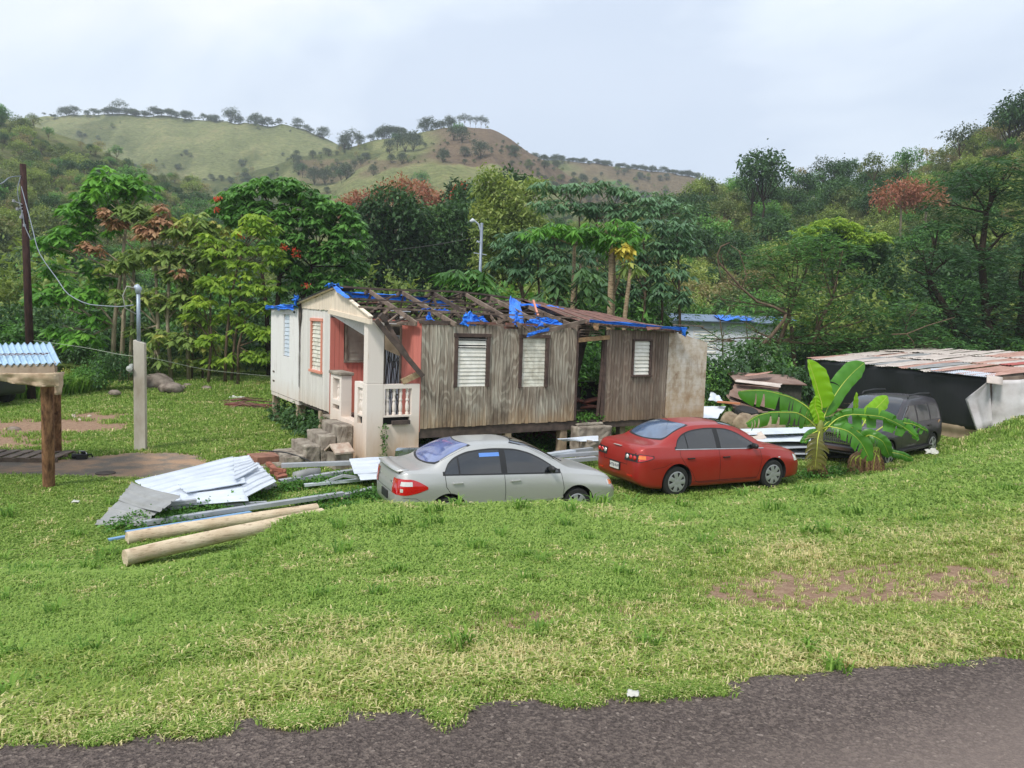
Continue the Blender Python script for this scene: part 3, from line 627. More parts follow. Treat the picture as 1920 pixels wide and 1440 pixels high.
class Car:
    def __init__(s, keys, names, Lc):
        s.k = keys; s.L = Lc; s.xs = [k[0] for k in keys]; s.P = {n: [k[i+1] for k in keys] for i, n in enumerate(names)}
    def v(s, n, x): return float(pchip(s.xs, s.P[n], x))
    def section(s, x):
        zb, wS, zbe, wB, zr, wr, zt = (s.v(n, x) for n in ('zb', 'wS', 'zbelt', 'wB', 'zr', 'wr', 'zt'))
        wmid = (wB+wr)/2+.018*min(1, max(0, (zr-zbe)/.4)); zmid = (zbe+zr)/2; hb = zbe-zb
        return [(0, zb), (wS*.80, zb), (wS*.95, zb+.03), (wS*.985, zb+.13*hb+.03), (wS*1.0, zb+.42*hb), (wS*.992, zb+.72*hb), (wB+.012, zbe-.03), (wB, zbe), (wmid, zmid), (wr, zr), (wr-.055, zr+(zt-zr)*.45), (wr*.62, zt-(zt-zr)*.16), (wr*.3, zt-(zt-zr)*.03), (0, zt)]
    def dense(s, x, sub=3):
        P = s.section(x); out = []; n = len(P)
        for i in range(n-1):
            p0, p1, p2, p3 = P[max(i-1, 0)], P[i], P[i+1], P[min(i+2, n-1)]
            for k in range(sub):
                tt = k/sub
                cr = [.5*((2*p1[q])+(-p0[q]+p2[q])*tt+(2*p0[q]-5*p1[q]+4*p2[q]-p3[q])*tt*tt+(-p0[q]+3*p1[q]-3*p2[q]+p3[q])*tt**3) for q in (0, 1)]
                if i in (6, 0): cr = [p1[q]+(p2[q]-p1[q])*tt for q in (0, 1)]
                out.append((max(cr[0], 0), cr[1]))
        out.append(P[-1]); return out
    def side(s, x, z):
        P = s.dense(x, 4)
        best = None
        for a, b in zip(P, P[1:]):
            if (a[1]-z)*(b[1]-z) <= 0 and abs(a[1]-b[1]) > 1e-6:
                y = a[0]+(b[0]-a[0])*(z-a[1])/(b[1]-a[1]); best = y if best is None else max(best, y)
        return best if best is not None else P[28][0]
    def top(s, x, y):
        P = s.dense(x, 4); y = abs(y)
        for a, b in list(zip(P, P[1:]))[::-1]:
            if min(a[0], b[0]) <= y <= max(a[0], b[0]) and abs(a[0]-b[0]) > 1e-6: return a[1]+(b[1]-a[1])*(y-a[0])/(b[0]-a[0])
        return P[-1][1]
    def body(s, name, mat, root, wells, wr_, wy, nst=90):
        xs = np.unique(np.concatenate([np.linspace(0, s.L, nst), np.array([.004, .012, .03, .06]), s.L-np.array([.004, .012, .03, .06])])); V = []; Fc = []
        rows = [s.dense(x) for x in xs]; nc = len(rows[0]); m = 2*nc-2
        for x, r in zip(xs, rows):
            V += [(x, y, z) for y, z in r]+[(x, -y, z) for y, z in r[-2:0:-1]]
        for i in range(len(xs)-1):
            for j in range(m): Fc.append((i*m+j, i*m+(j+1) % m, (i+1)*m+(j+1) % m, (i+1)*m+j))
        for i in (0, len(xs)-1):
            c = len(V); V.append((xs[i], 0, .6))
            for j in range(m): Fc.append((i*m+j, c, i*m+(j+1) % m) if i == 0 else (i*m+(j+1) % m, c, i*m+j))
        o = mesh_obj(name, V, Fc, mat, root, True); sharp(o, 30); o.data.materials.append(M_dark)
        cut = MB()
        for wx in wells:
            for sy in (-1, 1): cut.lathe([(wr_, -.16), (wr_, .40)] if sy > 0 else [(wr_, -.40), (wr_, .16)], 40, (wx, sy*(wy-.12), wr_*.86), 'y')
        for i, wx in enumerate(wells): pass
        c = mesh_obj('cut', cut.V, cut.F, M_dark); c.parent = root
        bm = bmesh.new(); bm.from_mesh(c.data); bmesh.ops.recalc_face_normals(bm, faces=bm.faces); bm.to_mesh(c.data); bm.free()
        md = o.modifiers.new('b', 'BOOLEAN'); md.operation = 'DIFFERENCE'; md.object = c; md.solver = 'EXACT'; md.material_mode = 'TRANSFER'
        dg = bpy.context.evaluated_depsgraph_get(); dg.update(); me = bpy.data.meshes.new_from_object(o.evaluated_get(dg)); o.modifiers.clear(); o.data = me; me.name = name
        bpy.data.objects.remove(c); sharp(o, 32); return o
    def sidepanel(s, name, xa, xb, zlo, zhi, off, mat, root, sy, nx=22, nz=6, th=.004):
        """panel on the body side between x, z(x) curves"""
        P = []
        for i in range(nx+1):
            x = xa+(xb-xa)*i/nx; a = zlo(x) if callable(zlo) else zlo; b = zhi(x) if callable(zhi) else zhi
            P.append([(x, sy*(s.side(x, a+(max(b, a+.002)-a)*j/nz)+off), a+(max(b, a+.002)-a)*j/nz) for j in range(nz+1)])
        return MB().grid(P, 0).obj(name, mat, root, True)
    def toppanel(s, name, xa, xb, wa, wb, off, mat, root, nx=12, ny=16, round_=.12, bow=0.0):
        P = []
        for i in range(nx+1):
            tt = i/nx; w = (wa+(wb-wa)*tt)*(1-round_*abs(2*tt-1)**7); row = []
            for j in range(ny+1):
                q = 2*j/ny-1; x = xa+(xb-xa)*tt+bow*(q*q); y = w*q; row.append((x, y, s.top(x, y)+off))
            P.append(row)
        return MB().grid(P).obj(name, mat, root, True)
    def strip(s, name, pts, w, mat, root, sy, off=.002):
        """thin line on the side following (x,z) points"""
        mb = MB()
        dense_ = []
        for a, b in zip(pts, pts[1:]):
            for k in range(6): dense_.append((a[0]+(b[0]-a[0])*k/6, a[1]+(b[1]-a[1])*k/6))
        dense_.append(pts[-1]); P = []
        for i, (x, z) in enumerate(dense_):
            a = dense_[max(i-1, 0)]; b = dense_[min(i+1, len(dense_)-1)]; dx, dz = b[0]-a[0], b[1]-a[1]; l = math.hypot(dx, dz) or 1; nx_, nz_ = -dz/l*w/2, dx/l*w/2
            P.append([(x+nx_, sy*(s.side(x+nx_, z+nz_)+off), z+nz_), (x-nx_, sy*(s.side(x-nx_, z-nz_)+off), z-nz_)])
        return mb.grid(P).obj(name, mat, root, True)
def wheel(root, x, y, sy, R, W_, spokes=7, style='cover'):
    w = MB().lathe([(R*.66, -W_*.5), (R*.9, -W_*.5), (R*.985, -W_*.36), (R, 0), (R*.985, W_*.36), (R*.9, W_*.5), (R*.66, W_*.5)], 36, (0, 0, 0), 'y').obj('tyre', M_rub, None, False, 40)
    r = empty('wheel', (x, y, R)); r.parent = root; w.parent = r
    f = sy*W_*.5; m = MB(); m.lathe(sorted([(R*.665, f-.03*sy), (R*.665, f+.003*sy), (R*.60, f+.008*sy), (R*.58, f-.03*sy)], key=lambda q: 0), 36, (0, 0, 0), 'y')
    for k in range(spokes):
        a = 2*math.pi*k/spokes; ca, sa = math.cos(a), math.sin(a); P = []
        for rr, ww, dd in ((R*.10, .20, .0), (R*.35, .115, .012), (R*.62, .15, .006)):
            wd = ww*R*1.05
            P.append([(rr*ca-wd*sa, f+dd*sy, rr*sa+wd*ca), (rr*ca, f+(dd+.008)*sy, rr*sa), (rr*ca+wd*sa, f+dd*sy, rr*sa-wd*ca)])
        m.grid(P, .006*sy)
    m.lathe([(R*.001, f+.022*sy), (R*.17, f+.018*sy), (R*.2, f-.01*sy)], 20, (0, 0, 0), 'y'); m.obj('wheel_cover' if style == 'cover' else 'rim', M_rim, r, False, 30)
    MB().lathe([(R*.01, f-.035*sy), (R*.6, f-.035*sy), (R*.6, f-.06*sy)], 24, (0, 0, 0), 'y').obj('hub', M_dark, r)
    return r
NM = ('zb', 'wS', 'zbelt', 'wB', 'zr', 'wr', 'zt')
def both(fn):
    for sy in (-1, 1): fn(sy)
def sedan(name, label, loc, rz, keys, Lc, mat, win, wells, R, gl, rear_gl, extras):
    root = empty(name, loc, rz, label, 'car'); c = Car(keys, NM, Lc)
    wy = c.side(wells[0], .5); c.body('body', mat, root, wells, R+.055, wy)
    for wx in wells:
        for sy in (-1, 1): wheel(root, wx, sy*(wy-.125), sy, R, .2)
    xa, xb, xq, xB0, xB1, arch, bel = win['xa'], win['xb'], win['xq'], win['b0'], win['b1'], win['arch'], win['belt']
    A = lambda x: float(pchip([p[0] for p in arch], [p[1] for p in arch], x)); B = lambda x: bel[0]+(bel[1]-bel[0])*(x-xa)/(xb-xa)
    for sy in (-1, 1):
        c.sidepanel('window_trim', xa-.035, xb+.05, lambda x: B(x)-.022, lambda x: A(x)+.026, .003, M_blk, root, sy, 60, 8)
        c.sidepanel('quarter_glass', xa, xq-.015, B, A, .006, gl, root, sy, 12)
        c.sidepanel('rear_door_glass', xq+.015, xB0, B, A, .006, gl, root, sy, 16)
        c.sidepanel('front_door_glass', xB1, xb, B, A, .006, gl, root, sy, 26)
        for pts in win['lines']: c.strip('door_line', pts, .009, M_dark, root, sy)
        for hx, hz in win['handles']:
            h = MB(); y = c.side(hx, hz); h.beam((hx-.085, sy*(y+.026), hz), (hx+.085, sy*(y+.026), hz+.004), .02, .026); h.box((hx-.09, min(sy*(y-.01), sy*(y+.03)), hz-.013), (hx-.072, max(sy*(y-.01), sy*(y+.03)), hz+.015)); h.box((hx+.072, min(sy*(y-.01), sy*(y+.03)), hz-.013), (hx+.09, max(sy*(y-.01), sy*(y+.03)), hz+.015))
            bevel(h.obj('door_handle', win['hmat'], root), .005)
        mx, mz = win['mirror']; y = c.side(mx, mz); mm = MB(); cy = y+.10
        P = []
        for i in range(7):
            a = math.pi*i/6; rr = math.sin(a)**.5*.5+.02; P.append([(mx+.055*math.cos(b)*rr*2*.8, sy*(cy+.095*(-math.cos(a))), mz+.075*math.sin(b)*rr*2*.8) for b in np.linspace(0, 2*math.pi, 13)])
        mm.grid(P); mm.beam((mx, sy*(y-.02), mz-.04), (mx, sy*(y+.05), mz-.03), .05, .035); mm.obj('door_mirror', M_blk if win['mblk'] else mat, root, True)
    r0, r1, ra, rb = win['rear']; c.toppanel('rear_window_seal', r0-.03, r1+.03, ra+.03, rb+.03, .003, M_blk, root, round_=.08, bow=win.get('rbow', 0)); c.toppanel('rear_window', r0, r1, ra, rb, .007, rear_gl, root, bow=win.get('rbow', 0))
    w0, w1, wa, wb = win['wind']; c.toppanel('windshield_seal', w0-.03, w1+.03, wa+.02, wb+.02, .003, M_blk, root, round_=.06, bow=win.get('wbow', 0)); c.toppanel('windshield', w0, w1, wa, wb, .007, gl, root, bow=win.get('wbow', 0))
    extras(c, root); return root
# car frame: x from the rear bumper forward
lancer = [ # x, zb, wS, zbelt, wB, zr, wr, zt
 (0.00,.42,.60,.72,.55,.74,.50,.76),(.03,.36,.72,.86,.66,.89,.60,.92),(.10,.30,.80,.98,.73,1.02,.66,1.05),(.22,.24,.85,1.035,.77,1.06,.70,1.085),(.45,.20,.875,1.045,.79,1.075,.72,1.10),(.62,.19,.88,1.04,.795,1.10,.70,1.13),
 (.80,.19,.88,1.03,.80,1.19,.655,1.23),(1.05,.19,.88,1.015,.805,1.31,.61,1.37),(1.30,.19,.88,1.0,.81,1.385,.58,1.445),(1.65,.18,.88,.985,.815,1.415,.58,1.485),(2.1,.18,.88,.965,.82,1.415,.59,1.49),(2.5,.18,.88,.95,.82,1.375,.60,1.465),
 (2.8,.18,.88,.94,.82,1.28,.63,1.37),(3.1,.18,.88,.925,.82,1.12,.68,1.21),(3.36,.19,.88,.905,.82,.965,.73,1.06),(3.5,.19,.88,.885,.81,.92,.735,1.0),(3.8,.20,.875,.85,.80,.885,.72,.945),(4.1,.21,.86,.80,.775,.835,.70,.885),(4.3,.22,.82,.745,.73,.78,.66,.82),
 (4.44,.24,.74,.67,.66,.70,.60,.735),(4.53,.27,.62,.60,.55,.62,.50,.645),(4.57,.32,.50,.54,.44,.555,.40,.57)]
rio = [
 (0.00,.42,.58,.68,.52,.70,.48,.72),(.03,.36,.70,.83,.62,.86,.57,.885),(.09,.30,.77,.955,.69,.98,.63,1.005),(.18,.25,.81,.99,.735,1.01,.67,1.03),(.40,.21,.835,.985,.765,1.01,.69,1.035),(.60,.2,.84,.98,.775,1.05,.68,1.075),
 (.80,.19,.84,.97,.78,1.16,.63,1.20),(1.0,.19,.84,.96,.78,1.255,.585,1.31),(1.25,.19,.84,.945,.785,1.335,.555,1.39),(1.6,.18,.84,.93,.79,1.36,.555,1.425),(2.0,.18,.84,.915,.79,1.355,.56,1.425),(2.35,.18,.84,.90,.79,1.31,.575,1.39),
 (2.6,.18,.84,.885,.79,1.22,.60,1.305),(2.9,.18,.84,.87,.785,1.06,.65,1.14),(3.12,.18,.84,.85,.78,.93,.69,1.0),(3.25,.19,.838,.835,.77,.885,.70,.95),(3.5,.2,.83,.81,.755,.85,.69,.905),(3.8,.21,.81,.77,.725,.80,.66,.85),(4.0,.22,.77,.71,.67,.74,.62,.78),
 (4.12,.24,.70,.63,.60,.66,.55,.69),(4.2,.28,.60,.55,.50,.565,.46,.59),(4.24,.33,.48,.49,.40,.50,.37,.51)]
def lamp_side(c, root, name, xa, xb, za, zb_, mat, sy, off=.006, nx=8): return c.sidepanel(name, xa, xb, za, zb_, off, mat, root, sy, nx, 4)
def rearpatch(c, root, name, y0, y1, z0, z1, mat, off=.01, tilt=0.0, ny=6):
    """panel on the rear end between y and z limits; x found where the body is that wide / tall"""
    def rx(y, z):
        for x in np.linspace(0, .5, 101):
            zz = c.top(x, y); 
            if c.v('zbelt', x) >= z or zz >= z:
                if c.side(x, min(z, c.v('zbelt', x)-.01)) >= abs(y): return x
        return .5
    P = []
    for i in range(ny+1):
        y = y0+(y1-y0)*i/ny; a = z0(y) if callable(z0) else z0; b = z1(y) if callable(z1) else z1
        P.append([(rx(y, a+(b-a)*j/4)-off, y, a+(b-a)*j/4) for j in range(5)])
    return MB().grid(P, 0).obj(name, mat, root, True)
M_red = paint('red_car_paint', rgb(160,30,24), .32, .36, .22, rgb(150,112,98)); M_sil = paint('silver_car_paint', rgb(190,190,187), .6, .36, .16, rgb(170,165,150))
M_gR = glassm('car_glass', rgb(14,20,26), .03); M_gF = glassm('faded_tint_glass', rgb(104,120,172), .08); M_gRw = glassm('rear_glass_pale', rgb(84,104,132), .12)
M_plate = simple('plate_white', rgb(205,205,200), .5, var=.1); M_ink = simple('plate_ink', rgb(40,40,70), .6)
def text(name, s, size, mat, parent, loc, rot, ext=.002, align='CENTER'):
    cu = bpy.data.curves.new(name, 'FONT'); cu.body = s; cu.size = size; cu.extrude = ext; cu.align_x = align; cu.align_y = 'CENTER'; o = bpy.data.objects.new(name, cu); COL.objects.link(o)
    dg = bpy.context.evaluated_depsgraph_get(); me = bpy.data.meshes.new_from_object(o.evaluated_get(dg)); bpy.data.objects.remove(o)
    o = bpy.data.objects.new(name, me); COL.objects.link(o); me.materials.clear(); me.materials.append(mat); o.parent = parent; o.location = loc; o.rotation_euler = rot; return o
def red_extras(c, root):
    for sy in (-1, 1):
        # tail lamp: dark housing, round red lenses, amber corner, wraps to the side
        rearpatch(c, root, 'tail_lamp', sy*.33, sy*.735, lambda y: .75+.03*(abs(y)-.33), lambda y: .90+.03*(abs(y)-.33), M_blk, .012, ny=14)
        c.sidepanel('tail_lamp_housing', .03, .36, lambda x: .745+.28*(x-.03), lambda x: .935-.14*(x-.03), .005, M_blk, root, sy, 14, 4); c.sidepanel('tail_lamp', .03, .33, lambda x: .76+.28*(x-.03), lambda x: .92-.14*(x-.03), .009, M_redl, root, sy, 14, 4)
        h = c.sidepanel('indicator', .05, .17, .82, .89, .013, M_amb, root, sy, 4, 3)
        for yy, r_, mt in ((.41, .05, M_clear), (.53, .052, M_redl), (.65, .05, M_redl)):
            x = .0
            for q in np.linspace(0, .4, 81):
                if c.v('zbelt', q) >= .835 and c.side(q, .83) >= yy: x = q; break
            MB().lathe([(.001, -.02), (r_*.7, -.018), (r_, -.004), (r_, .03)], 20, (x-.014, sy*yy, .83), 'x').obj('lamp_lens', mt, root, True)
        c.sidepanel('headlight', 4.2, 4.46, lambda x: .60+.04*(x-4.2), lambda x: .745-.25*(x-4.2), .005, M_clear, root, sy, 8, 4)
        c.sidepanel('corner_marker', 4.36, 4.45, .62, .70, .010, M_amb, root, sy, 4, 3)
        c.sidepanel('side_repeater', 3.70, 3.76, .70, .72, .008, M_clear, root, sy, 3, 2)
        c.strip('belt_moulding', [(.9, .995), (3.3, .925)], .016, M_chrome, root, sy, .012)
        c.strip('sill_line', [(1.3, .30), (3.1, .30)], .012, M_dark, root, sy, .002)
        c.strip('fuel_seam', [(.32,.62),(.62,.66),(.80,.74)], .006, M_dark, root, sy)
    rearpatch(c, root, 'boot_lower_seam', -.42, .42, .66, .67, M_dark, .004, ny=12); 
    for sy in (-1, 1): rearpatch(c, root, 'boot_side_seam', sy*.42, sy*.43, .66, .78, M_dark, .005, ny=1)
    # three pointed emblem above the plate
    e = MB(); ex = [x for x in np.linspace(0, .3, 61) if c.v('zbelt', x) >= .90][0]-.012
    for a in (90, 210, 330):
        d = Vector((0, math.cos(math.radians(a)), math.sin(math.radians(a)))); n_ = Vector((0, -d.z, d.y)); o_ = Vector((ex, 0, .89))
        q = [o_, o_+d*.022+n_*.0125, o_+d*.044, o_+d*.022-n_*.0125]; e.add([tuple(p) for p in q]+[tuple(p+Vector((.02, 0, 0))) for p in q], [(0,1,2,3),(7,6,5,4),(0,4,5,1),(1,5,6,2),(2,6,7,3),(3,7,4,0)])
    e.obj('emblem', M_chrome, root)
    MB().box((.02, -.13, 1.0), (.06, .13, 1.012)).obj('brake_lamp_strip', M_clear, root)
    px_ = -.025; f = bevel(MB().box((px_, -.19, .50), (px_+.03, .19, .66)).obj('licence_plate', M_blk, root), .006); MB().box((px_-.004, -.165, .515), (px_-.001, .165, .645)).obj('plate_face', M_plate, f)
    text('plate_number', 'HTB·RVF', .088, M_ink, f, (px_-.005, 0, .578), (math.pi/2, 0, -math.pi/2))
    text('model_letters', 'DE', .05, M_chrome, root, (.005, .50, .70), (math.pi/2, 0, -math.pi/2))
    rearpatch(c, root, 'bumper_reflector', -.62, -.44, .44, .48, M_redl, .008); rearpatch(c, root, 'bumper_reflector', .44, .62, .44, .48, M_redl, .008)
    a = MB(); a.lathe([(.028, 0), (.022, .02), (.008, .035)], 12, (1.32, 0, 1.445)); a.tube([(1.32, 0, 1.475), (1.12, 0, 1.62)], [.004, .003], 5); a.obj('roof_antenna', M_blk, root)
win_red = dict(xa=.93, xb=3.12, xq=1.23, b0=1.98, b1=2.10, arch=[(.93,1.015),(1.02,1.15),(1.22,1.27),(1.5,1.335),(1.9,1.36),(2.3,1.335),(2.6,1.25),(2.85,1.12),(3.12,.97)], belt=(1.005,.945),
  lines=[[(2.04,1.36),(2.04,.95),(2.06,.62),(2.06,.28)],[(3.18,.93),(3.22,.7),(3.16,.42),(3.1,.29)],[(1.02,1.0),(1.02,.85),(1.14,.68),(1.33,.5),(1.42,.33),(1.5,.28)],[(1.5,.28),(2.3,.27),(3.1,.28)]],
  handles=[(1.28,.80),(2.22,.785)], hmat=M_blk, mirror=(2.98,.99), mblk=True, rear=(.66,1.34,.60,.50), rbow=.08, wind=(2.42,3.36,.55,.68), wbow=-.16)
P0 = Vector((2.72, 15.22, 0)); h0 = math.radians(26)
# body frame origin is the rear centre: shift half a width to the left of the near rear corner
red_car = sedan('parked_sedan', 'red four door sedan with hubcaps and white rear plate, in front of the house', (P0.x-.88*math.sin(h0)-.12*math.cos(h0), P0.y+.88*math.cos(h0)-.12*math.sin(h0), .0), h0, lancer, 4.57, M_red, win_red, (.95, 3.585), .325, M_gR, M_gRw, red_extras)
def sil_extras(c, root):
    for sy in (-1, 1):
        lz = lambda x: .64+.10*(max(x-.1, 0)/.42)**1.6; hz = lambda x: .90+.0*x
        rearpatch(c, root, 'tail_lamp', sy*.46, sy*.72, .64, lambda y: .89, M_redl, .010, ny=10); c.sidepanel('tail_lamp', .03, .50, lz, lambda x: max(hz(x)-.9*max(x-.2, 0)**1.6, lz(x)+.004), .006, M_redl, root, sy, 20, 6)
        c.sidepanel('reversing_lens', .05, .24, .79, .86, .010, M_clear, root, sy, 6, 3); c.sidepanel('small_lens', .05, .09, .69, .745, .010, M_clear, root, sy, 3, 3)
        c.sidepanel('headlight', 3.93, 4.1, .60, lambda x: .70-.3*(x-3.93), .005, M_clear, root, sy, 6, 4); c.sidepanel('corner_marker', 3.98, 4.09, .60, lambda x: .695-.3*(x-3.95), .010, M_amb, root, sy, 5, 4)
        c.strip('side_moulding', [(.86, .46), (2.2, .45), (3.0, .45)], .035, M_sil, root, sy, .012)
        c.strip('bumper_seam', [(.0+.08, .60), (.30, .585), (.46, .50)], .006, M_dark, root, sy)
        rearpatch(c, root, 'boot_side_seam', sy*.49, sy*.497, .64, .90, M_dark, .004, ny=1)
    rearpatch(c, root, 'boot_lower_seam', -.49, .49, .635, .642, M_dark, .004, ny=12)
    sp = []
    for i in range(17):
        y = -.62+1.24*i/16; k = .045*abs(2*i/16-1)**3; sp.append([(.02+k, y, .985), (-.012+k, y, 1.022-k*.4), (.11+k, y, 1.030-k*.4), (.18+k, y, 1.018)])
    MB().grid(sp, -.012).obj('boot_spoiler', M_sil, root, True)
    x0 = .012; 
    for y, w in ((.42, .13), (-.36, .1), (.0, .06)): text('badge', {.42: 'KIA', -.36: 'RIO', .0: '•'}[y], .055, M_chrome, root, (x0-.006, y, .80), (math.pi/2, 0, -math.pi/2))
    MB().box((-.02, -.18, .47), (.01, .18, .60)).obj('licence_plate_recess', M_blk, root)
    MB().tube([(3.16, -.42, 1.005), (3.02, -.05, 1.10)], .008, 5).obj('wiper', M_blk, root); MB().tube([(3.2, .1, 1.0), (3.06, .5, 1.06)], .008, 5).obj('wiper', M_blk, root)
    s_ = MB()
    x0, x1 = 1.45, 1.82
    P = [[(x0+(x1-x0)*i/6, -(c.side(x0+(x1-x0)*i/6, 1.20+.06*j/2)+.009), 1.20+.06*j/2) for j in range(3)] for i in range(7)]; s_.grid(P); s_.obj('window_sticker', simple('sticker_blue', rgb(96,140,214), .4, var=.1), root)
win_sil = dict(xa=.80, xb=2.92, xq=1.06, b0=1.82, b1=1.93, arch=[(.80,.97),(.88,1.09),(1.05,1.20),(1.3,1.272),(1.7,1.30),(2.05,1.285),(2.35,1.22),(2.6,1.11),(2.92,.91)], belt=(.955,.885),
  lines=[[(1.875,1.29),(1.875,.9),(1.89,.6),(1.87,.27)],[(2.98,.87),(3.02,.6),(2.98,.3)],[(.80,.95),(.82,.75),(.92,.6),(1.08,.45),(1.22,.3)],[(1.22,.27),(2.98,.27)]],
  handles=[(1.02,.80),(2.08,.785)], hmat=M_sil, mirror=(2.76,.96), mblk=True, rear=(.60,1.22,.62,.50), rbow=.10, wind=(2.24,3.12,.50,.66), wbow=-.15)
P1_ = Vector((-1.68, 12.25, 0)); h1 = math.radians(24)
sil_car = sedan('parked_sedan', 'silver compact sedan with faded blue window tint, half hidden behind the grassy bank', (P1_.x-.84*math.sin(h1)-.1*math.cos(h1), P1_.y+.84*math.cos(h1)-.1*math.sin(h1), .0), h1, rio, 4.24, M_sil, win_sil, (.86, 3.30), .29, M_gR, M_gF, sil_extras)
# dark sport utility behind the banana plants
suvk = [(0.0,.50,.66,.80,.62,.9,.60,1.0),(.03,.42,.78,1.0,.74,1.15,.68,1.25),(.12,.36,.86,1.06,.82,1.40,.70,1.48),(.3,.34,.89,1.07,.84,1.60,.67,1.67),(.7,.33,.90,1.06,.85,1.66,.66,1.73),(1.5,.33,.90,1.05,.85,1.68,.66,1.75),(2.2,.33,.90,1.04,.85,1.65,.67,1.73),
 (2.55,.33,.90,1.03,.85,1.52,.69,1.62),(2.9,.33,.90,1.02,.85,1.28,.73,1.38),(3.15,.33,.90,1.01,.84,1.09,.76,1.18),(3.3,.33,.90,.99,.83,1.05,.76,1.11),(3.7,.34,.89,.97,.81,1.02,.74,1.07),(4.2,.35,.87,.93,.78,.98,.70,1.03),(4.5,.36,.84,.86,.74,.90,.66,.94),(4.66,.38,.80,.76,.70,.79,.62,.82),(4.7,.44,.72,.66,.64,.68,.58,.7)]
M_suv = paint('dark_suv_paint', rgb(34,36,44), .3, .42, .62, rgb(96,84,88)); M_blkgl = glassm('dark_glass', rgb(22,24,30), .08)
def suv(name, label, loc, rz, full=True):
    root = empty(name, loc, rz, label, 'car'); c = Car(suvk, NM, 4.7); wy = c.side(.85, .6); c.body('body', M_suv, root, (.85, 3.75), .41, wy)
    for wx in (.85, 3.75):
        for sy in (-1, 1):
            wheel(root, wx, sy*(wy-.125), sy, .36, .24, 5, 'alloy')
            c.strip('wheel_arch_flare', [(wx+.43*math.cos(a), .35+.43*math.sin(a)) for a in np.linspace(.2, math.pi-.2, 9)], .05, M_blk, root, sy, .015)
    for sy in (-1, 1):
        for nm, xa, xb, top_ in (('rear_quarter_glass', .30, .95, 1.50), ('rear_door_glass', 1.05, 1.85, 1.53), ('front_door_glass', 1.95, 2.95, 1.53)):
            arch = lambda x, a=xa, b=xb: min(top_, 1.16+1.6*(x-.22) if x < .6 else 9, 1.53 if x < 2.4 else 1.53-.72*(x-2.4)) 
            c.sidepanel(nm, xa, xb, 1.10, lambda x: max(arch(x), 1.11), .006, M_blkgl, root, sy, 16)
        c.strip('door_line', [(1.0, 1.55), (1.0, .9), (1.3, .45)], .009, M_dark, root, sy); c.strip('door_line', [(1.9, 1.55), (1.9, .4)], .009, M_dark, root, sy); c.strip('door_line', [(3.0, 1.05), (3.02, .45)], .009, M_dark, root, sy)
        MB().tube([(.5, sy*.62, 1.72), (.62, sy*.62, 1.80), (1.4, sy*.62, 1.83), (2.05, sy*.62, 1.80), (2.15, sy*.63, 1.72)], .02, 6).obj('roof_rail', M_blk, root, True)
        for hx in (1.18, 2.1): y = c.side(hx, .98); MB().beam((hx-.09, sy*(y+.02), .95), (hx+.09, sy*(y+.02), .95), .03, .035).obj('door_handle', M_blk, root)
        MB().lathe([(.001, .08), (.08, .075), (.125, .05), (.15, 0), (.14, -.16)], 24, (4.60, sy*.60, .78), 'x').obj('headlight', M_yellowed, root, True)
        rearpatch(c, root, 'tail_lamp', sy*.60, sy*.76, .85, 1.05, M_redl, .012)
        MB().box((1.1, min(sy*.86, sy*.98), .36), (3.1, max(sy*.86, sy*.98), .41)).obj('side_step', M_blk, root)
        c.sidepanel('side_mirror', 2.72, 2.92, 1.12, 1.27, .12, M_blk, root, sy, 4, 3)
    g = MB()
    g.box((4.60, -.40, .60), (4.715, .40, .635)); g.box((4.60, -.40, .84), (4.70, .40, .875))
    for k in range(15): y = -.38+.76*k/14; g.box((4.62, y-.006, .635), (4.705, y+.006, .84))
    for k in range(4): g.box((4.62, -.4, .67+.04*k), (4.70, .4, .678+.04*k))
    g.obj('grille', M_chrome, root); MB().box((4.58, -.40, .63), (4.66, .40, .85)).obj('grille_backing', M_dark, root)
    b = MB(); b.box((4.60, -.80, .42), (4.82, .80, .56)); b.box((4.55, -.70, .34), (4.74, .70, .41)); bevel(b.obj('front_bumper', M_suv, root), .03, 3)
    MB().box((4.822, -.35, .45), (4.83, .35, .53)).obj('bumper_insert', simple('bumper_scuffed', rgb(92,70,62), .8), root)
    c.toppanel('windshield', 2.35, 3.1, .58, .70, .007, M_blkgl, root, bow=-.12); c.toppanel('rear_window', .05, .25, .6, .6, .007, M_blkgl, root)
    return root
hs = math.atan2(-.665, -.746); B_ = Vector((12.0, 21.75, 0))   # near rear wheel contact
d_ = Vector((math.cos(hs), math.sin(hs), 0)); n_ = Vector((-d_.y, d_.x, 0))
o_ = B_-d_*.85-n_*.85*(1 if (n_.dot(Vector((-1, 1, 0))) < 0) else -1)
suv('sport_utility_vehicle', 'dark dusty sport utility vehicle with yellowed round headlights parked behind the banana plants', (o_.x, o_.y, .0), hs)
o2 = suv('sport_utility_vehicle', 'black vehicle half cut off at the far left edge behind the post shelter', (-16.9, 25.6, .05), math.radians(168))
# ---------------------------------------------------------------- house
HA = math.radians(31.3); HO = Vector((-3.02, 17.19, 0)); HU = Vector((math.cos(HA), math.sin(HA), 0)); HV = Vector((-HU.y, HU.x, 0))
def house_xy(X, Y): dx, dy = X-HO.x, Y-HO.y; return dx*HU.x+dy*HU.y, dx*HV.x+dy*HV.y
def HL(px, py, v=None, u=None, z=None):
    """photo point on a house plane -> house-local coordinates"""
    d = ray(px, py); o = Vector((0, 0, CAMZ))-HO
    if v is not None: k = (v-o.dot(HV))/d.dot(HV)
    elif u is not None: k = (u-o.dot(HU))/d.dot(HU)
    else: k = (z-o.z)/d.z
    p = o+d*k; return Vector((p.dot(HU), p.dot(HV), p.z))
house = empty('wooden_house', HO, HA, 'derelict wooden house on stilts with bare roof trusses and blue tarp scraps', 'house')
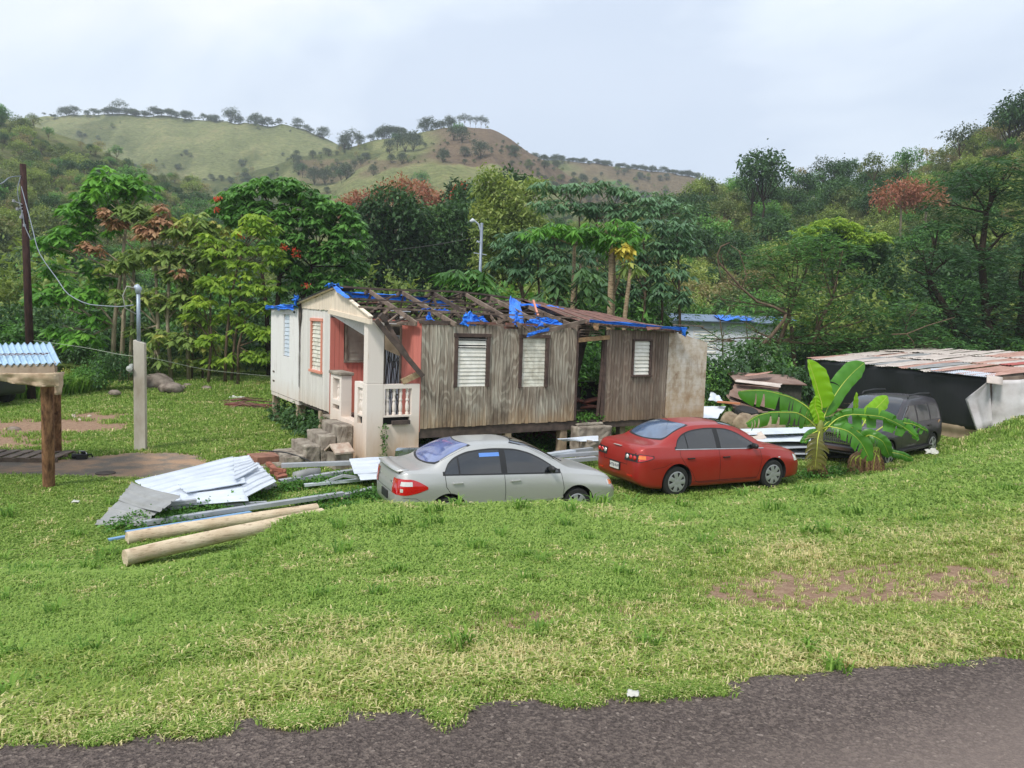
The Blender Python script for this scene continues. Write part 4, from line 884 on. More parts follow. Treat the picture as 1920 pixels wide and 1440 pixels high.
# materials
m, t, out = nt('weathered_boards'); v = coords(t, 'Object', (1, 1, .16)); r = attr(t, 'rnd')
wv = N(t, 'ShaderNodeTexWave', wave_type='RINGS', rings_direction='SPHERICAL'); 
v2 = coords(t, 'Object', (1.0, 1, .23)); nd = noise(t, v2, 1.9, 2, .5)
wn = noise(t, v2, 1.9, 2, .4); stripes = math_(t, 'SINE', math_(t, 'MULTIPLY', wn, 95.0)); fine = noise(t, coords(t, 'Object', (30, 30, 1.2)), 2.2, 5, .7)
patch = noise(t, coords(t, 'Object', (.9, .9, .55)), 1.6, 5, .6)
base = ramp(t, patch, [(.33, rgb(112,94,82)), (.46, rgb(156,142,128)), (.57, rgb(190,182,168)), (.7, rgb(208,210,194))])
gray = ramp(t, stripes, [(.2, rgb(112,98,84)), (.8, rgb(204,198,180))]); c = mix(t, .5, base, gray); c = mix(t, .4, c, ramp(t, fine, [(.3, rgb(84,70,60)), (.7, rgb(200,190,172))]))
sx = N(t, 'ShaderNodeSeparateXYZ'); L(t, coords(t, 'Object'), sx.inputs[0])
hi = math_(t, 'ADD', sx.outputs[2], math_(t, 'MULTIPLY', patch, .9)); c = mix(t, ramp(t, math_(t, 'DIVIDE', hi, 4.0), [(.30, .85), (.46, 0)]), c, mix(t, fine, rgb(150,118,84), rgb(196,168,132)))
pk = noise(t, coords(t, 'Object', (.8, .8, .4)), 1.3, 6, .7); c = mix(t, ramp(t, pk, [(.5, 0), (.66, .7)]), c, mix(t, fine, rgb(46,38,34), rgb(108,92,80)))
rt = ramp(t, math_(t, 'DIVIDE', sx.outputs[0], 10.0), [(.54, 0), (.66, .62)]); c = mix(t, rt, c, mix(t, fine, rgb(84,64,56), rgb(140,118,106)))
c = mix(t, 1.0, c, ramp(t, r, [(0, .78), (1, 1.08)]), 'MULTIPLY')
bsdf(t, out, c, .9, bump=mix(t, .5, stripes, fine), bstr=.5, bdist=.006, spec=.15); M_board = m
def painted(name, c, chip, amt=.55, streak=1.0):
    m, t, out = nt(name); n = noise(t, coords(t, 'Object', (1, 1, .25)), 3.2, 7, .68); f = noise(t, coords(t, 'Object', (14, 14, 1.0)), 2, 6, .7)
    k = math_(t, 'MULTIPLY', n, f); r = attr(t, 'rnd')
    sx = N(t, 'ShaderNodeSeparateXYZ'); L(t, coords(t, 'Object'), sx.inputs[0]); lo = ramp(t, math_(t, 'DIVIDE', sx.outputs[2], 4.0), [(.03, .8), (.36, 0)])
    col = mix(t, ramp(t, k, [(.24+.12*(1-amt), 0), (.44, .8)]), c, chip); col = mix(t, math_(t, 'MULTIPLY', lo, math_(t, 'MULTIPLY', n, 1.9)), col, rgb(186,148,108)); col = mix(t, 1.0, col, ramp(t, r, [(0, .9), (1, 1.04)]), 'MULTIPLY')
    bsdf(t, out, col, .75, bump=f, bstr=.25, bdist=.005, spec=.25); return m
M_white = painted('white_peeling_paint', rgb(214,210,204), rgb(150,138,120)); M_wing = painted('white_panel', rgb(218,216,214), rgb(164,152,138), .5); M_cream = painted('cream_masonry', rgb(226,216,206), rgb(190,164,134), .3)
M_pink = painted('salmon_paint', rgb(206,124,112), rgb(160,92,82), .3); M_pinktrim = painted('salmon_trim', rgb(206,140,120), rgb(160,120,100), .5); M_gable = painted('gable_paint', rgb(222,208,188), rgb(160,136,110), .6)
M_old = simple('old_timber', rgb(138,122,108), .9, c2=rgb(78,64,56), scale=3, stretch=(1,1,1), bstr=.4); M_oldd = simple('dark_timber', rgb(98,84,76), .9, c2=rgb(52,44,40), scale=4, bstr=.4); M_raw = simple('pale_timber', rgb(182,150,112), .85, c2=rgb(120,92,66), scale=5)
M_frame = simple('window_frame_wood', rgb(92,74,66), .85, c2=rgb(60,46,42), scale=6); M_louv = simple('louvre_white', rgb(238,236,228), .45, c2=rgb(204,200,186), scale=3, bstr=.05); M_louvg = simple('louvre_mildew', rgb(232,230,216), .5, c2=rgb(172,166,148), scale=5, bstr=.05)
M_conc = simple('old_concrete', rgb(164,156,142), .95, c2=rgb(96,84,74), scale=3.5, bstr=.5); M_pier = simple('pier_concrete', rgb(176,160,134), .95, c2=rgb(112,96,78), scale=3, bstr=.4)
M_tarp = simple('blue_tarp', rgb(32,130,238), .45, c2=rgb(16,92,200), scale=6, bstr=.5); M_rust = simple('rusty_iron', rgb(132,92,80), .8, .1, c2=rgb(84,58,50), scale=4, bstr=.3)
M_felt = simple('roof_felt', (.02, .02, .022, 1), .8)
def siding(mb, axis, a0, a1, z0, z1, plane, holes=(), bw=.1, th=.025, gap=.008, zt=None, zb=None):
    """vertical boards along u (axis 0) or v (axis 1), split round the openings"""
    a = a0
    while a < a1-.01:
        b = min(a+bw*random.uniform(.9, 1.1), a1); top = (zt((a+b)/2) if zt else z1)+random.uniform(-.006, .006); bot = (zb((a+b)/2) if zb else z0)+random.uniform(-.012, .012)
        segs = [(bot, top)]
        for (h0, h1, g0, g1) in holes:
            if b > h0+.01 and a < h1-.01:
                ns = []
                for s0, s1 in segs:
                    if g0 > s0: ns.append((s0, min(g0, s1)))
                    if g1 < s1: ns.append((max(g1, s0), s1))
                segs = [q for q in ns if q[1]-q[0] > .01]
        j = random.uniform(-.002, .002); r = random.random()
        for s0, s1 in segs:
            if axis == 0: lo, hi = (a+gap/2, plane+j, s0), (b-gap/2, plane+th+j, s1)
            else: lo, hi = (plane+j, a+gap/2, s0), (plane+th+j, b-gap/2, s1)
            mb.box(lo, hi, r)
        a = b
    return mb
def wbox(mb, axis, a0, a1, z0, z1, plane, th, r=None):
    if axis == 0: mb.box((a0, plane, z0), (a1, plane+th, z1), r)
    else: mb.box((plane, a0, z0), (plane+th, a1, z1), r)
def louvre(axis, a0, a1, z0, z1, plane, n, tilt=55, frame=.09, fm=None, lm=None, inset=.0, sill=True, broken=(), parent=None):
    """louvred window: frame > blades, facing -axis side"""
    fm = fm or M_frame; lm = lm or M_louv; f = MB(); e = frame
    wbox(f, axis, a0-e, a0, z0-.02, z1, plane-.035, .06); wbox(f, axis, a1, a1+e, z0-.02, z1, plane-.035, .06); wbox(f, axis, a0-e-.02, a1+e+.02, z1, z1+e, plane-.045, .08)
    if sill: wbox(f, axis, a0-e-.03, a1+e+.03, z0-.02-e*.8, z0-.02, plane-.07, .11)
    w = empty('window', (0, 0, 0)); w.parent = parent or house; fo = f.obj('window_frame', fm, w); bevel(fo, .004, 1)
    b = MB(); wbox(b, axis, a0, a1, z0, z1, plane+.06, .01); b.obj('window_backing', M_dark, w)
    l = MB(); h = (z1-z0)/n
    for k in range(n):
        t_ = math.radians(tilt if k not in broken else random.uniform(5, 30)); zc = z0+h*(k+.5); dy, dz = h*.62*math.cos(t_), h*.60*math.sin(t_); o = random.uniform(-.003, .003)
        lo = plane+.012-dy*.5+o; hi_ = plane+.012+dy*.5+o; th = .012
        if axis == 0: P = [(a0+.01, lo, zc-dz), (a1-.01, lo, zc-dz), (a1-.01, lo+th, zc-dz), (a0+.01, lo+th, zc-dz), (a0+.01, hi_, zc+dz), (a1-.01, hi_, zc+dz), (a1-.01, hi_+th, zc+dz), (a0+.01, hi_+th, zc+dz)]
        else: P = [(lo, a0+.01, zc-dz), (lo, a1-.01, zc-dz), (lo+th, a1-.01, zc-dz), (lo+th, a0+.01, zc-dz), (hi_, a0+.01, zc+dz), (hi_, a1-.01, zc+dz), (hi_+th, a1-.01, zc+dz), (hi_+th, a0+.01, zc+dz)]
        l.hexa(P)
    l.obj('louvres', lm, w)
    return w
# front facade
fh = [(2.0, 2.78, 1.90, 3.08), (3.80, 4.50, 1.86, 3.08)]
topf = lambda u: 3.36+.01*math.sin(u*3)-(.05 if 3.3 < u < 3.7 else 0)
siding(MB(), 0, 1.06, 5.48, .93, 3.36, 0, fh, .1, gap=.012, zt=topf).obj('front_wall', M_board, house)
siding(MB(), 0, 6.42, 8.62, .87, 3.34, 0, [(7.40, 7.97, 2.13, 3.05)], .1, gap=.012).obj('front_wall', M_board, house)
MB().box((1.04, .03, .95), (5.48, .06, 1.9)).box((1.04, .03, 3.09), (5.48, .06, 3.3)).box((1.04,.03,1.9),(1.98,.06,3.09)).box((2.8,.03,1.9),(3.78,.06,3.09)).box((4.52,.03,1.9),(5.48,.06,3.09)).obj('wall_backing', M_oldd, house)
MB().box((6.42, .03, .9), (7.38, .06, 3.3)).box((7.99, .03, .9), (8.6, .06, 3.3)).box((7.38,.03,.9),(7.99,.06,2.1)).obj('wall_backing', M_oldd, house)
louvre(0, 2.0, 2.78, 1.90, 3.08, 0, 13, 66, .09, broken=(12, 10), sill=False); louvre(0, 3.80, 4.50, 1.86, 3.08, 0, 13, 78, .09, lm=M_louvg, sill=False); louvre(0, 7.40, 7.97, 2.13, 3.05, 0, 9, 62, .05)
# door gap with jambs, lintel and a leaning post
j = MB(); j.box((5.46, -.02, .95), (5.52, .16, 3.3)); j.box((6.36, -.03, 1.0), (6.44, .12, 3.12)); j.beam((6.28, .06, 1.02), (6.38, .02, 3.1), .05, .07); j.obj('door_frame', M_frame, house)
j = MB(); j.beam((5.50, -.03, 3.05), (6.5, -.03, 3.14), .06, .11); j.obj('door_lintel', M_raw, house)
j = MB(); j.beam((5.7, .9, 1.0), (6.75, 1.5, 3.4), .34, .3); j.obj('leaning_beam', M_oldd, house)
# floor, back and end walls
fl = MB(); fl.box((.05, .08, .84), (8.55, 5.9, .92)); fl.box((1.06, .03, .70), (8.55, .09, .92)); fl.obj('floor', M_oldd, house)
siding(MB(), 0, .05, 5.6, .93, 3.3, 5.9, (), .2).obj('back_wall', M_board, house)
siding(MB(), 1, 2.6, 5.9, .93, 3.2, 4.6, (), .2).obj('inner_wall', M_white, house)
siding(MB(), 1, .08, 2.2, .93, 3.25, 5.0, (), .2).obj('inner_wall', M_white, house)
siding(MB(), 1, 4.4, 5.9, .93, 2.9, 8.58, (), .18).obj('end_wall', M_board, house)
MB().box((6.2, 2.0, .93), (8.5, 2.06, 1.75)).obj('doorway_shade_panel', M_felt, house)  # black panel added to stand in for the shade seen through the doorway
d = MB()
for k in range(14):
    a = random.uniform(0, 3.14); x, y = random.uniform(5.7, 8.2), random.uniform(.5, 2.6); z = random.uniform(.95, 1.3)
    d.beam((x, y, z), (x+math.cos(a)*.7, y+math.sin(a)*.5, z+random.uniform(-.1, .5)), random.uniform(.1, .5), .03)
d.obj('fallen_panel', simple('terracotta_panel', rgb(128,74,60), .8, c2=rgb(80,50,42)), house)
# left end: narrow boards, then the smooth wing
siding(MB(), 1, 3.42, 6.15, .93, 3.62, 0, [(4.12, 4.98, 1.98, 3.30)], .09, zt=lambda v: 3.58+.03*(v-3.4)).obj('end_wall_boards', M_white, house)
MB().box((.03, 3.4, .95), (.06, 4.1, 3.5)).box((.03, 5.0, .95), (.06, 6.1, 3.5)).box((.03,4.1,.95),(.06,5.0,1.96)).obj('wall_backing', M_oldd, house)
louvre(1, 4.12, 4.98, 1.98, 3.30, 0, 12, 66, .085, fm=M_pinktrim, lm=M_louvg)
wg = MB()
wg.box((-.03, 6.15, .92), (.03, 7.18, 3.64)); wg.box((-.03, 7.92, .92), (.03, 9.45, 3.64)); wg.box((-.03, 7.18, .92), (.03, 7.92, 2.15)); wg.box((-.03, 7.18, 3.46), (.03, 7.92, 3.64))
wg.box((.03, 9.39, .92), (3.2, 9.45, 3.6)); wg.box((3.14, 5.9, .92), (3.2, 9.39, 3.6)); wg.box((-.02, 6.2, .80), (3.1, 9.4, .9)); wg.obj('wing_wall', M_wing, house)
louvre(1, 7.20, 7.90, 2.18, 3.44, 0, 10, 72, .03, fm=M_wing, lm=simple('louvre_blue_white', rgb(204,216,228), .4, c2=rgb(180,190,200)), sill=False)
MB().box((-.045, 6.62, 3.49), (-.03, 6.78, 3.55)).obj('wall_fixture', M_blk, house)
MB().box((-.045, 8.95, 1.55), (-.03, 9.15, 1.60)).box((-.045, 8.95, 1.25), (-.03, 9.15, 1.30)).obj('wall_vent', M_oldd, house)
# seam of black tar between wing and boards
s_ = MB(); zz = 3.7; P = []
for k in range(15): z = 3.75-2.4*k/14; w = (.16 if k < 4 else .05)*random.uniform(.6, 1.4)*(1-.04*k); P.append([(-.04, 6.14-w, z), (-.042, 6.14+w*.5, z)])
s_.grid(P); s_.obj('tar_seam', simple('tar', (.03, .027, .025, 1), .8, c2=(.10, .07, .05, 1)), house)
r_ = MB(); r_.grid([[(-.12+.3*0, 6.1, 3.72), (-.12, 9.55, 3.66)], [(3.2, 6.1, 3.95), (3.2, 9.55, 3.82)]], .03); r_.obj('wing_roof', M_rust, house)
def tarp(name, P, n=18, amp=.05, parent=None, mat=None, seed=0, thick=.004):
    """crumpled sheet over four corners"""
    P = [Vector(p) for p in P]; G = []; nn = (P[1]-P[0]).cross(P[3]-P[0]); nn = nn.normalized() if nn.length else Vector((0, 0, 1))
    for i in range(n+1):
        row = []
        for j_ in range(n+1):
            u_, w_ = i/n, j_/n; p = P[0].lerp(P[1], u_).lerp(P[3].lerp(P[2], u_), w_)
            k = float(fbm(u_*3+seed*3.1, w_*4+seed, 3)); row.append(p+nn*k*amp*1.1+Vector((float(fbm(u_*7, w_*4+seed+9, 3))*amp, float(fbm(u_*6+3, w_*6+seed, 3))*amp, float(fbm(u_*6+1, w_*2+seed, 3))*amp*1.0)))
        G.append(row)
    return MB().grid(G, thick).obj(name, mat or M_tarp, parent or house, True)
tarp('blue_tarp', [(-.16, 6.3, 3.76), (-.16, 9.55, 3.70), (-.17, 9.55, 3.56), (-.17, 6.3, 3.60)], 20, .07, seed=1)
tarp('blue_tarp', [(-.18, 5.85, 3.98), (-.1, 6.25, 3.98), (-.12, 6.3, 3.72), (-.2, 5.9, 3.74)], 10, .12, seed=2)
tarp('blue_tarp', [(-.22, 3.2, 4.24), (-.22, 2.6, 4.26), (.05, 2.6, 4.2), (.05, 3.2, 4.2)], 12, .07, seed=3)
tarp('blue_tarp', [(-.24, 2.6, 4.20), (-.3, 1.3, 3.90), (-.2, 1.3, 3.92), (-.14, 2.6, 4.23)], 14, .03, seed=4)
# gable in two panels, boards on the slope
gz = lambda v: 4.16-.55*(2.9-v)/2.75*1.18 if v < 2.9 else 4.16-.37*(v-2.9)/3.05
g = MB(); siding(g, 1, 2.93, 5.98, 0, 0, -.03, (), .075, .02, .006, zt=gz, zb=lambda v: 3.60+.02*(v-3.4)); g.obj('gable', M_gable, house)
def gslope(mb):
    v = -.35
    while v < 2.9:
        b = v+.075; k = lambda q: -.30+.24*(q+.35)/3.25; r = random.random()
        zb_ = lambda q: 3.40+.17*(q+.35)/3.25; zt_ = lambda q: 3.46+.70*(q+.35)/3.25
        P = [(k(v), v+.003, zb_(v)), (k(v)+.02, v+.003, zb_(v)), (k(b)+.02, b-.003, zb_(b)), (k(b), b-.003, zb_(b))]; Q = [(p[0], p[1], zt_(p[1])) for p in P]; mb.hexa(P+Q, r); v = b
    return mb
gslope(MB()).obj('gable', M_gable, house)
gt = MB(); gt.beam((-.32, -.38, 3.39), (-.04, 3.4, 3.58), .06, .11); gt.beam((-.32, -.38, 3.50), (-.04, 2.9, 4.18), .09, .03); gt.beam((-.08, 2.9, 4.19), (-.08, 6.05, 3.80), .10, .04, (0, 0, 1)); gt.obj('gable_trim', M_gable, house)
MB().grid([[(-.16, 2.85, 4.22), (.5, 2.85, 4.22)], [(-.16, 6.1, 3.83), (.5, 6.1, 3.83)]], .03).obj('roof_felt', M_felt, house)
# trusses
def ridge(u): return 4.17-.02*math.sin(u*1.3)-(.05*max(0, u-3.5) if u < 5.7 else .11+.13*(u-5.7))
for i, u in enumerate((.9, 1.8, 2.7, 3.6, 4.5, 5.3)):
    tr = MB(); zr = ridge(u); j_ = random.uniform(-.06, .06)
    tr.beam((u, -.25 if i % 2 else -.05, 3.37), (u+j_, 2.9, zr), .045, .10); 
    tr.beam((u+j_, 2.9, zr), (u, 5.95, 3.38), .045, .10); tr.beam((u, 0, 3.36), (u, 5.9, 3.36), .045, .09)
    for a, b in (((1.0, 3.38), (1.55, 3.74)), ((1.55, 3.74), (2.3, 3.38)), ((2.3, 3.38), (2.9, zr-.05)), ((2.9, zr-.05), (3.5, 3.38)), ((3.5, 3.38), (4.3, 3.74)), ((4.3, 3.74), (4.9, 3.38))):
        if random.random() < .88: tr.beam((u+.03, a[0], a[1]), (u+random.uniform(-.12, .16), b[0], b[1]), .035, .07)
    tr.obj('roof_truss', M_old if i != 2 else M_oldd, house)
rb = MB(); pts = [(u, 2.9, ridge(u)+.05) for u in np.linspace(-.1, 5.7, 8)]
for a, b in zip(pts, pts[1:]): rb.beam(a, b, .22, .05)
rb.obj('ridge_board', M_oldd, house)
def pole(name, pts, w, mat):
    mb = MB()
    for a, b in zip(pts, pts[1:]): mb.beam(a, b, w, w*.8)
    return mb.obj(name, mat, house)
q = lambda px, py, v: tuple(HL(px, py, v=v))
pole('roof_batten', [q(654, 560, 1.1), q(720, 563, 1.1), q(850, 572, 1.1), q(930, 586, 1.1)], .045, M_oldd)
pole('roof_batten', [q(672, 575, .45), q(780, 581, .45), q(900, 588, .45), q(1085, 596, .45)], .05, M_old)
pole('roof_batten', [q(890, 580, 1.3), q(960, 584, 1.3), q(1030, 588, 1.3)], .04, M_oldd)
pole('roof_batten', [q(1000, 566, 2.6), q(1060, 578, 2.4), q(1110, 590, 2.2)], .05, M_old)
pole('roof_batten', [(.2, 4.1, 4.03), (3, 4.1, 4.0), (5.6, 4.0, 3.9)], .05, M_oldd); pole('roof_batten', [(.2, 5.3, 3.7), (3, 5.3, 3.68), (5.6, 5.3, 3.6)], .05, M_oldd)
pole('roof_batten', [(1.0, .02, 3.41), (2.4, .02, 3.42)], .09, M_oldd)
pole('wall_plate', [(1.05, .08, 3.33), (5.5, .08, 3.31)], .09, M_rust); pole('wall_plate', [(2.2, -.01, 3.42), (3.0, -.01, 3.42)], .07, M_rust); pole('wall_plate', [(3.3, -.02, 3.42), (4.2, -.02, 3.41)], .08, M_rust); pole('wall_plate', [(4.4, -.02, 3.42), (5.0, -.02, 3.40)], .07, M_old)
pole('fallen_batten', [q(982, 612, -.15), q(1000, 627, -.2)], .05, M_old)
pole('fallen_batten', [q(727, 605, .1), q(745, 590, .3)], .04, M_old)
rs_ = random.Random(44)
for k in range(34):
    u_ = rs_.uniform(.3, 5.4); v_ = rs_.uniform(.2, 3.4); zt__ = 3.38+(ridge(u_)-3.38)*min(1, v_/2.9); a_ = rs_.uniform(-.5, .5); l_ = rs_.uniform(.5, 1.7)
    pole('loose_batten', [(u_, v_, zt__-rs_.uniform(0, .3)), (u_+l_*math.cos(a_), v_+l_*math.sin(a_), min(ridge(u_)+.05, zt__+rs_.uniform(-.3, .12)))], rs_.uniform(.025, .06), rs_.choice([M_old, M_oldd, M_oldd]))
# a salmon stick and a thick crooked piece poking from the trusses
pole('salmon_stick', [q(1000, 563, 2.0), q(1005, 580, 1.6), q(1009, 592, 1.2)], .05, M_pinktrim)
MB().tube([HL(730, 583, v=1.6), HL(770, 585, v=1.6)], .02, 6).obj('metal_strip', M_chrome, house)
# roof boarding and dark void behind, front rafters tails
bk = MB()
for k in range(9):
    v0 = 3.1+k*.31; z0 = 4.12-.78*(v0-2.9)/3.05
    bk.box((.3+random.uniform(0, .5), v0, z0-.02), (5.6-random.uniform(0, 1.2), v0+.24, z0+.0))
bk.obj('roof_boards', M_oldd, house)
# tarps in the roof: hung just behind the ridge line and bunched on the wall top
tarp('blue_tarp', [(.25, 3.2, 4.12), (2.0, 3.2, 4.10), (2.0, 3.1, 3.90), (.5, 3.1, 3.96)], 22, .04, seed=5)
tarp('blue_tarp', [(2.0, 3.2, 4.06), (3.4, 3.2, 3.98), (3.4, 3.1, 3.82), (2.2, 3.1, 3.88)], 22, .05, seed=6)
for k, (x0, x1, zt_, zb_, vv) in enumerate(((2.05, 2.42, 3.66, 3.36, -.02), (2.35, 2.9, 3.58, 3.42, .2), (3.50, 3.72, 3.72, 3.38, -.02), (3.85, 4.45, 3.55, 3.36, -.02), (4.45, 5.15, 3.58, 3.42, .3), (1.35, 1.5, 3.62, 3.42, .4), (1.5, 2.3, 3.72, 3.68, 1.1))):
    tarp('blue_tarp', [(x0+.12, vv+.05, zt_), (x1-.06, vv+.1, zt_), (x1+.05, vv-.02, zb_), (x0-.05, vv-.03, zb_)], 16, .07, seed=7+k)
tarp('blue_tarp', [q(955, 560, 2.4), q(975, 562, 2.4), q(985, 608, .6), q(958, 600, .6)], 14, .08, seed=20)
tarp('blue_tarp', [q(1000, 577, 2.4), q(1040, 580, 2.4), q(1052, 604, 1.4), q(1010, 604, 1.4)], 14, .06, seed=21)
# remaining roof at the right end
def rz(u, v):
    zr = ridge(u)+.06; ze = 3.53-.045*(u-5.6)
    return ze+(zr-ze)*min(1, v/2.9) if v <= 2.9 else zr-(v-2.9)*.2
for s in range(9):
    a = 5.55+s*.37; G = []
    for i in range(13):
        u = a+.40*i/12; row = []
        for jv in range(9):
            vv = -.28+3.2*jv/8+(random.uniform(-.02, .05) if jv in (0, 8) else 0); row.append((u, vv, rz(u, vv)+.012*math.sin(i*2.1)+.015*(s % 2)+.05*float(fbm(u*2, vv*1.5, 3))))
        G.append(row)
    MB().grid(G, .004).obj('roof_sheet', M_rust, house, True)
G = [[(5.6+3.3*i/8, v_, rz(5.6+3.3*i/8, v_)-.03) for v_ in (2.9, 4.4, 5.95)] for i in range(9)]; MB().grid(G, .004).obj('roof_sheet', M_rust, house, True)
tarp('blue_tarp', [(5.62, -.33, 3.60), (8.95, -.33, 3.46), (8.95, -.30, 3.36), (5.62, -.30, 3.53)], 26, .035, seed=30)
tarp('blue_tarp', [(8.75, -.36, 3.47), (8.98, -.36, 3.46), (8.96, -.34, 3.20), (8.84, -.34, 3.24)], 8, .03, seed=31)
tarp('blue_tarp', [(4.9, 2.3, 3.98), (6.2, 2.0, 3.93), (6.3, 1.8, 3.86), (5.0, 2.1, 3.9)], 14, .05, seed=32)
ev = MB(); ev.beam((5.6, -.2, 3.50), (8.9, -.2, 3.36), .05, .10)
for u in (5.75, 6.4, 7.2, 7.9, 8.6): ev.beam((u, -.28, 3.47-.04*(u-5.6)), (u, 2.8, ridge(u)-.04), .05, .11)
for k in range(8): ev.beam((5.55+random.uniform(0, .3), -.05+random.uniform(0,.2), 3.18+.035*k), (6.45+random.uniform(-.3, .1), 0+random.uniform(0,.2), 3.17+.04*k+random.uniform(-.05, .05)), .10, .02)
ev.obj('rafters', M_old, house)
fb = MB(); fb.beam(q(1096, 602, -.32), q(990, 630, -.55), .05, .10); fb.obj('fallen_rafter', M_old, house)
tarp('blue_tarp', [q(1030, 614, -.50), q(1030, 620, -.50), q(986, 633, -.60), q(990, 624, -.60)], 14, .03, seed=33)
tarp('pale_scrap', [q(1112, 606, -.3), q(1124, 607, -.3), q(1121, 620, -.32), q(1114, 619, -.32)], 8, .03, mat=M_raw, seed=34)
tarp('rust_scrap', [q(1211, 611, -.3), q(1245, 611, -.3), q(1235, 617, -.42), q(1214, 620, -.42)], 8, .03, mat=M_rust, seed=35)
MB().tube([q(1262, 609, -.1), q(1320, 612, .2)], .015, 5).obj('loose_batten', M_old, house)
# porch
pc = MB(); pc.box((-.25, 0, .02), (.15, .24, 2.0)); pc.box((-.247, .003, 2.0), (.147, .237, 3.38)); bevel(pc.obj('porch_column', M_cream, house), .012)
def parapet(axis, a0, a1, plane, th, o0, o1, s0, s1, oz=(1.27, 1.88), sz=(1.05, 1.23), zt_=1.98, z0=.02, nb=4, name='porch_parapet'):
    p = MB(); w = lambda *k: wbox(p, axis, *k)
    w(a0, a1, z0, sz[0], plane, th); w(a0, s0, sz[0], sz[1], plane, th); w(s1, a1, sz[0], sz[1], plane, th); w(a0, a1, sz[1], oz[0], plane, th); w(a0, o0, oz[0], oz[1], plane, th); w(o1, a1, oz[0], oz[1], plane, th); w(a0, a1, oz[1], zt_, plane, th)
    po = p.obj(name, M_cream, house)
    b = MB(); wbox(b, axis, s0, s1, sz[0], sz[1], plane+th*.6, .01); b.obj('slot', M_dark, po)
    pf = [(.001,0),(.042,0),(.042,.05),(.028,.07),(.040,.12),(.045,.2),(.034,.27),(.026,.31),(.040,.33),(.040,.36),(.026,.39),(.034,.44),(.042,.50),(.030,.545),(.040,.565),(.040,.61),(.001,.61)]
    k_ = (oz[1]-oz[0])/.61
    for i in range(nb):
        a = o0+(o1-o0)*(i+.5)/nb; c = (a, plane+th/2, oz[0]) if axis == 0 else (plane+th/2, a, oz[0]); MB().lathe([(x, z*k_) for x, z in pf], 12, c).obj('baluster', M_cream, po, False, 40)
    return po
parapet(0, .15, 1.04, 0, .14, .19, .84, .15, .80)
parapet(1, .24, .78, -.25, .14, .26, .58, .26, .58, zt_=2.0, nb=3)
parapet(1, 1.72, 2.55, -.25, .26, 1.86, 2.36, 1.86, 2.36, oz=(1.42, 1.95), sz=(1.17, 1.30), zt_=2.04, z0=.3, nb=3)
bevel(MB().box((-.29, 1.68, 2.04), (.06, 2.6, 2.12)).obj('parapet_cap', M_conc, house), .02)
MB().box((-.25, .78, .02), (.0, 1.72, 1.04)).obj('porch_threshold', M_cream, house)
MB().box((-.08, .14, .3), (1.04, 3.33, .86)).box((-.2, 2.55, .86), (0, 3.33, .9)).obj('porch_floor', M_conc, house)
siding(MB(), 1, .0, 3.33, .86, 3.42, 1.04, [(1.15, 2.15, .86, 3.26)], .1, .02).obj('porch_side_wall', M_pink, house)
MB().box((1.062, .0, .86), (1.08, 1.15, 3.4)).box((1.062, 2.15, .86), (1.08, 3.3, 3.4)).obj('wall_backing', M_oldd, house)
siding(MB(), 0, -.02, 1.04, .86, 3.42, 3.33, [(.42, 1.04, 2.30, 3.27)], .12, .02).obj('porch_back_wall', M_pink, house)
louvre(0, .44, 1.0, 2.32, 3.25, 3.33, 9, 80, .06, fm=M_conc, lm=simple('louvre_shaded_grey', rgb(176,172,162), .5, c2=rgb(140,134,124)))
dr = empty('door', (0, 0, 0)); dr.parent = house; df = MB(); wbox(df, 1, 1.09, 1.15, .86, 3.3, 1.0, .06); wbox(df, 1, 2.15, 2.21, .86, 3.3, 1.0, .06); wbox(df, 1, 1.09, 2.21, 3.26, 3.33, 1.0, .06); df.obj('door_frame', M_conc, dr)
MB().box((1.05, 1.15, .86), (1.07, 2.15, 3.05)).obj('door_leaf', simple('door_pale_metal', rgb(178,184,196), .5, c2=rgb(140,146,158), stretch=(1, 1, .3)), dr)
gm = MB()
for k in range(11):
    y = 1.2+.09*k; pts = [(1.035, y+.05*math.sin(z*6+k*1.7), z) for z in np.linspace(.9, 3.02, 14)]; gm.tube(pts, .009, 5)
for k in range(6): cy, cz, r0 = 1.3+.16*(k % 3)*1.7, 1.5+.8*(k//3)+.1*(k % 2), .13; gm.tube([(1.03, cy+r0*(1-.07*i)*math.cos(i*.6), cz+r0*(1-.07*i)*math.sin(i*.6)) for i in range(14)], .01, 5)
gm.obj('door_grille', M_blk, dr)
# fallen ceiling sheet and beams over the porch
MB().hexa([(.0, .3, 3.35), (.95, .5, 3.33), (.95, 3.0, 3.3), (.0, 3.2, 3.45), (.0, .3, 3.37), (.95, .5, 3.35), (.95, 3.0, 3.32), (.0, 3.2, 3.47)]).obj('porch_ceiling', M_wing, house)
MB().grid([[q(620, 590, 3.1), q(688, 600, 1.6)], [q(640, 600, 3.1), q(688, 632, 1.4)]], .01).obj('hanging_ceiling_sheet', M_wing, house)
MB().grid([[q(722, 612, .35), q(745, 640, .3)], [q(721, 655, .45), q(750, 668, .35)]], .01).obj('hanging_ceiling_sheet', simple('stained_sheet', rgb(190,172,150), .8, c2=rgb(150,130,106)), house)
bb = MB(); bb.beam(q(705, 600, -.06), q(793, 706, -.22), .05, .11); bb.obj('fallen_beam', M_oldd, house)
bb = MB(); bb.beam(q(716, 592, .1), q(764, 668, -.1), .04, .09); bb.beam(q(713, 590, .0), q(724, 602, .0), .12, .12); bb.obj('fallen_beam', M_oldd, house)
bb = MB(); bb.beam(q(754, 716, .05), q(789, 699, .0), .10, .13); bb.obj('broken_plank', simple('spalled_plank', rgb(186,164,128), .9, c2=rgb(110,88,66), scale=9), house)
bb = MB(); bb.beam(q(735, 793, -.04), q(768, 791, -.05), .09, .09); bb.obj('broken_plank', M_oldd, house)
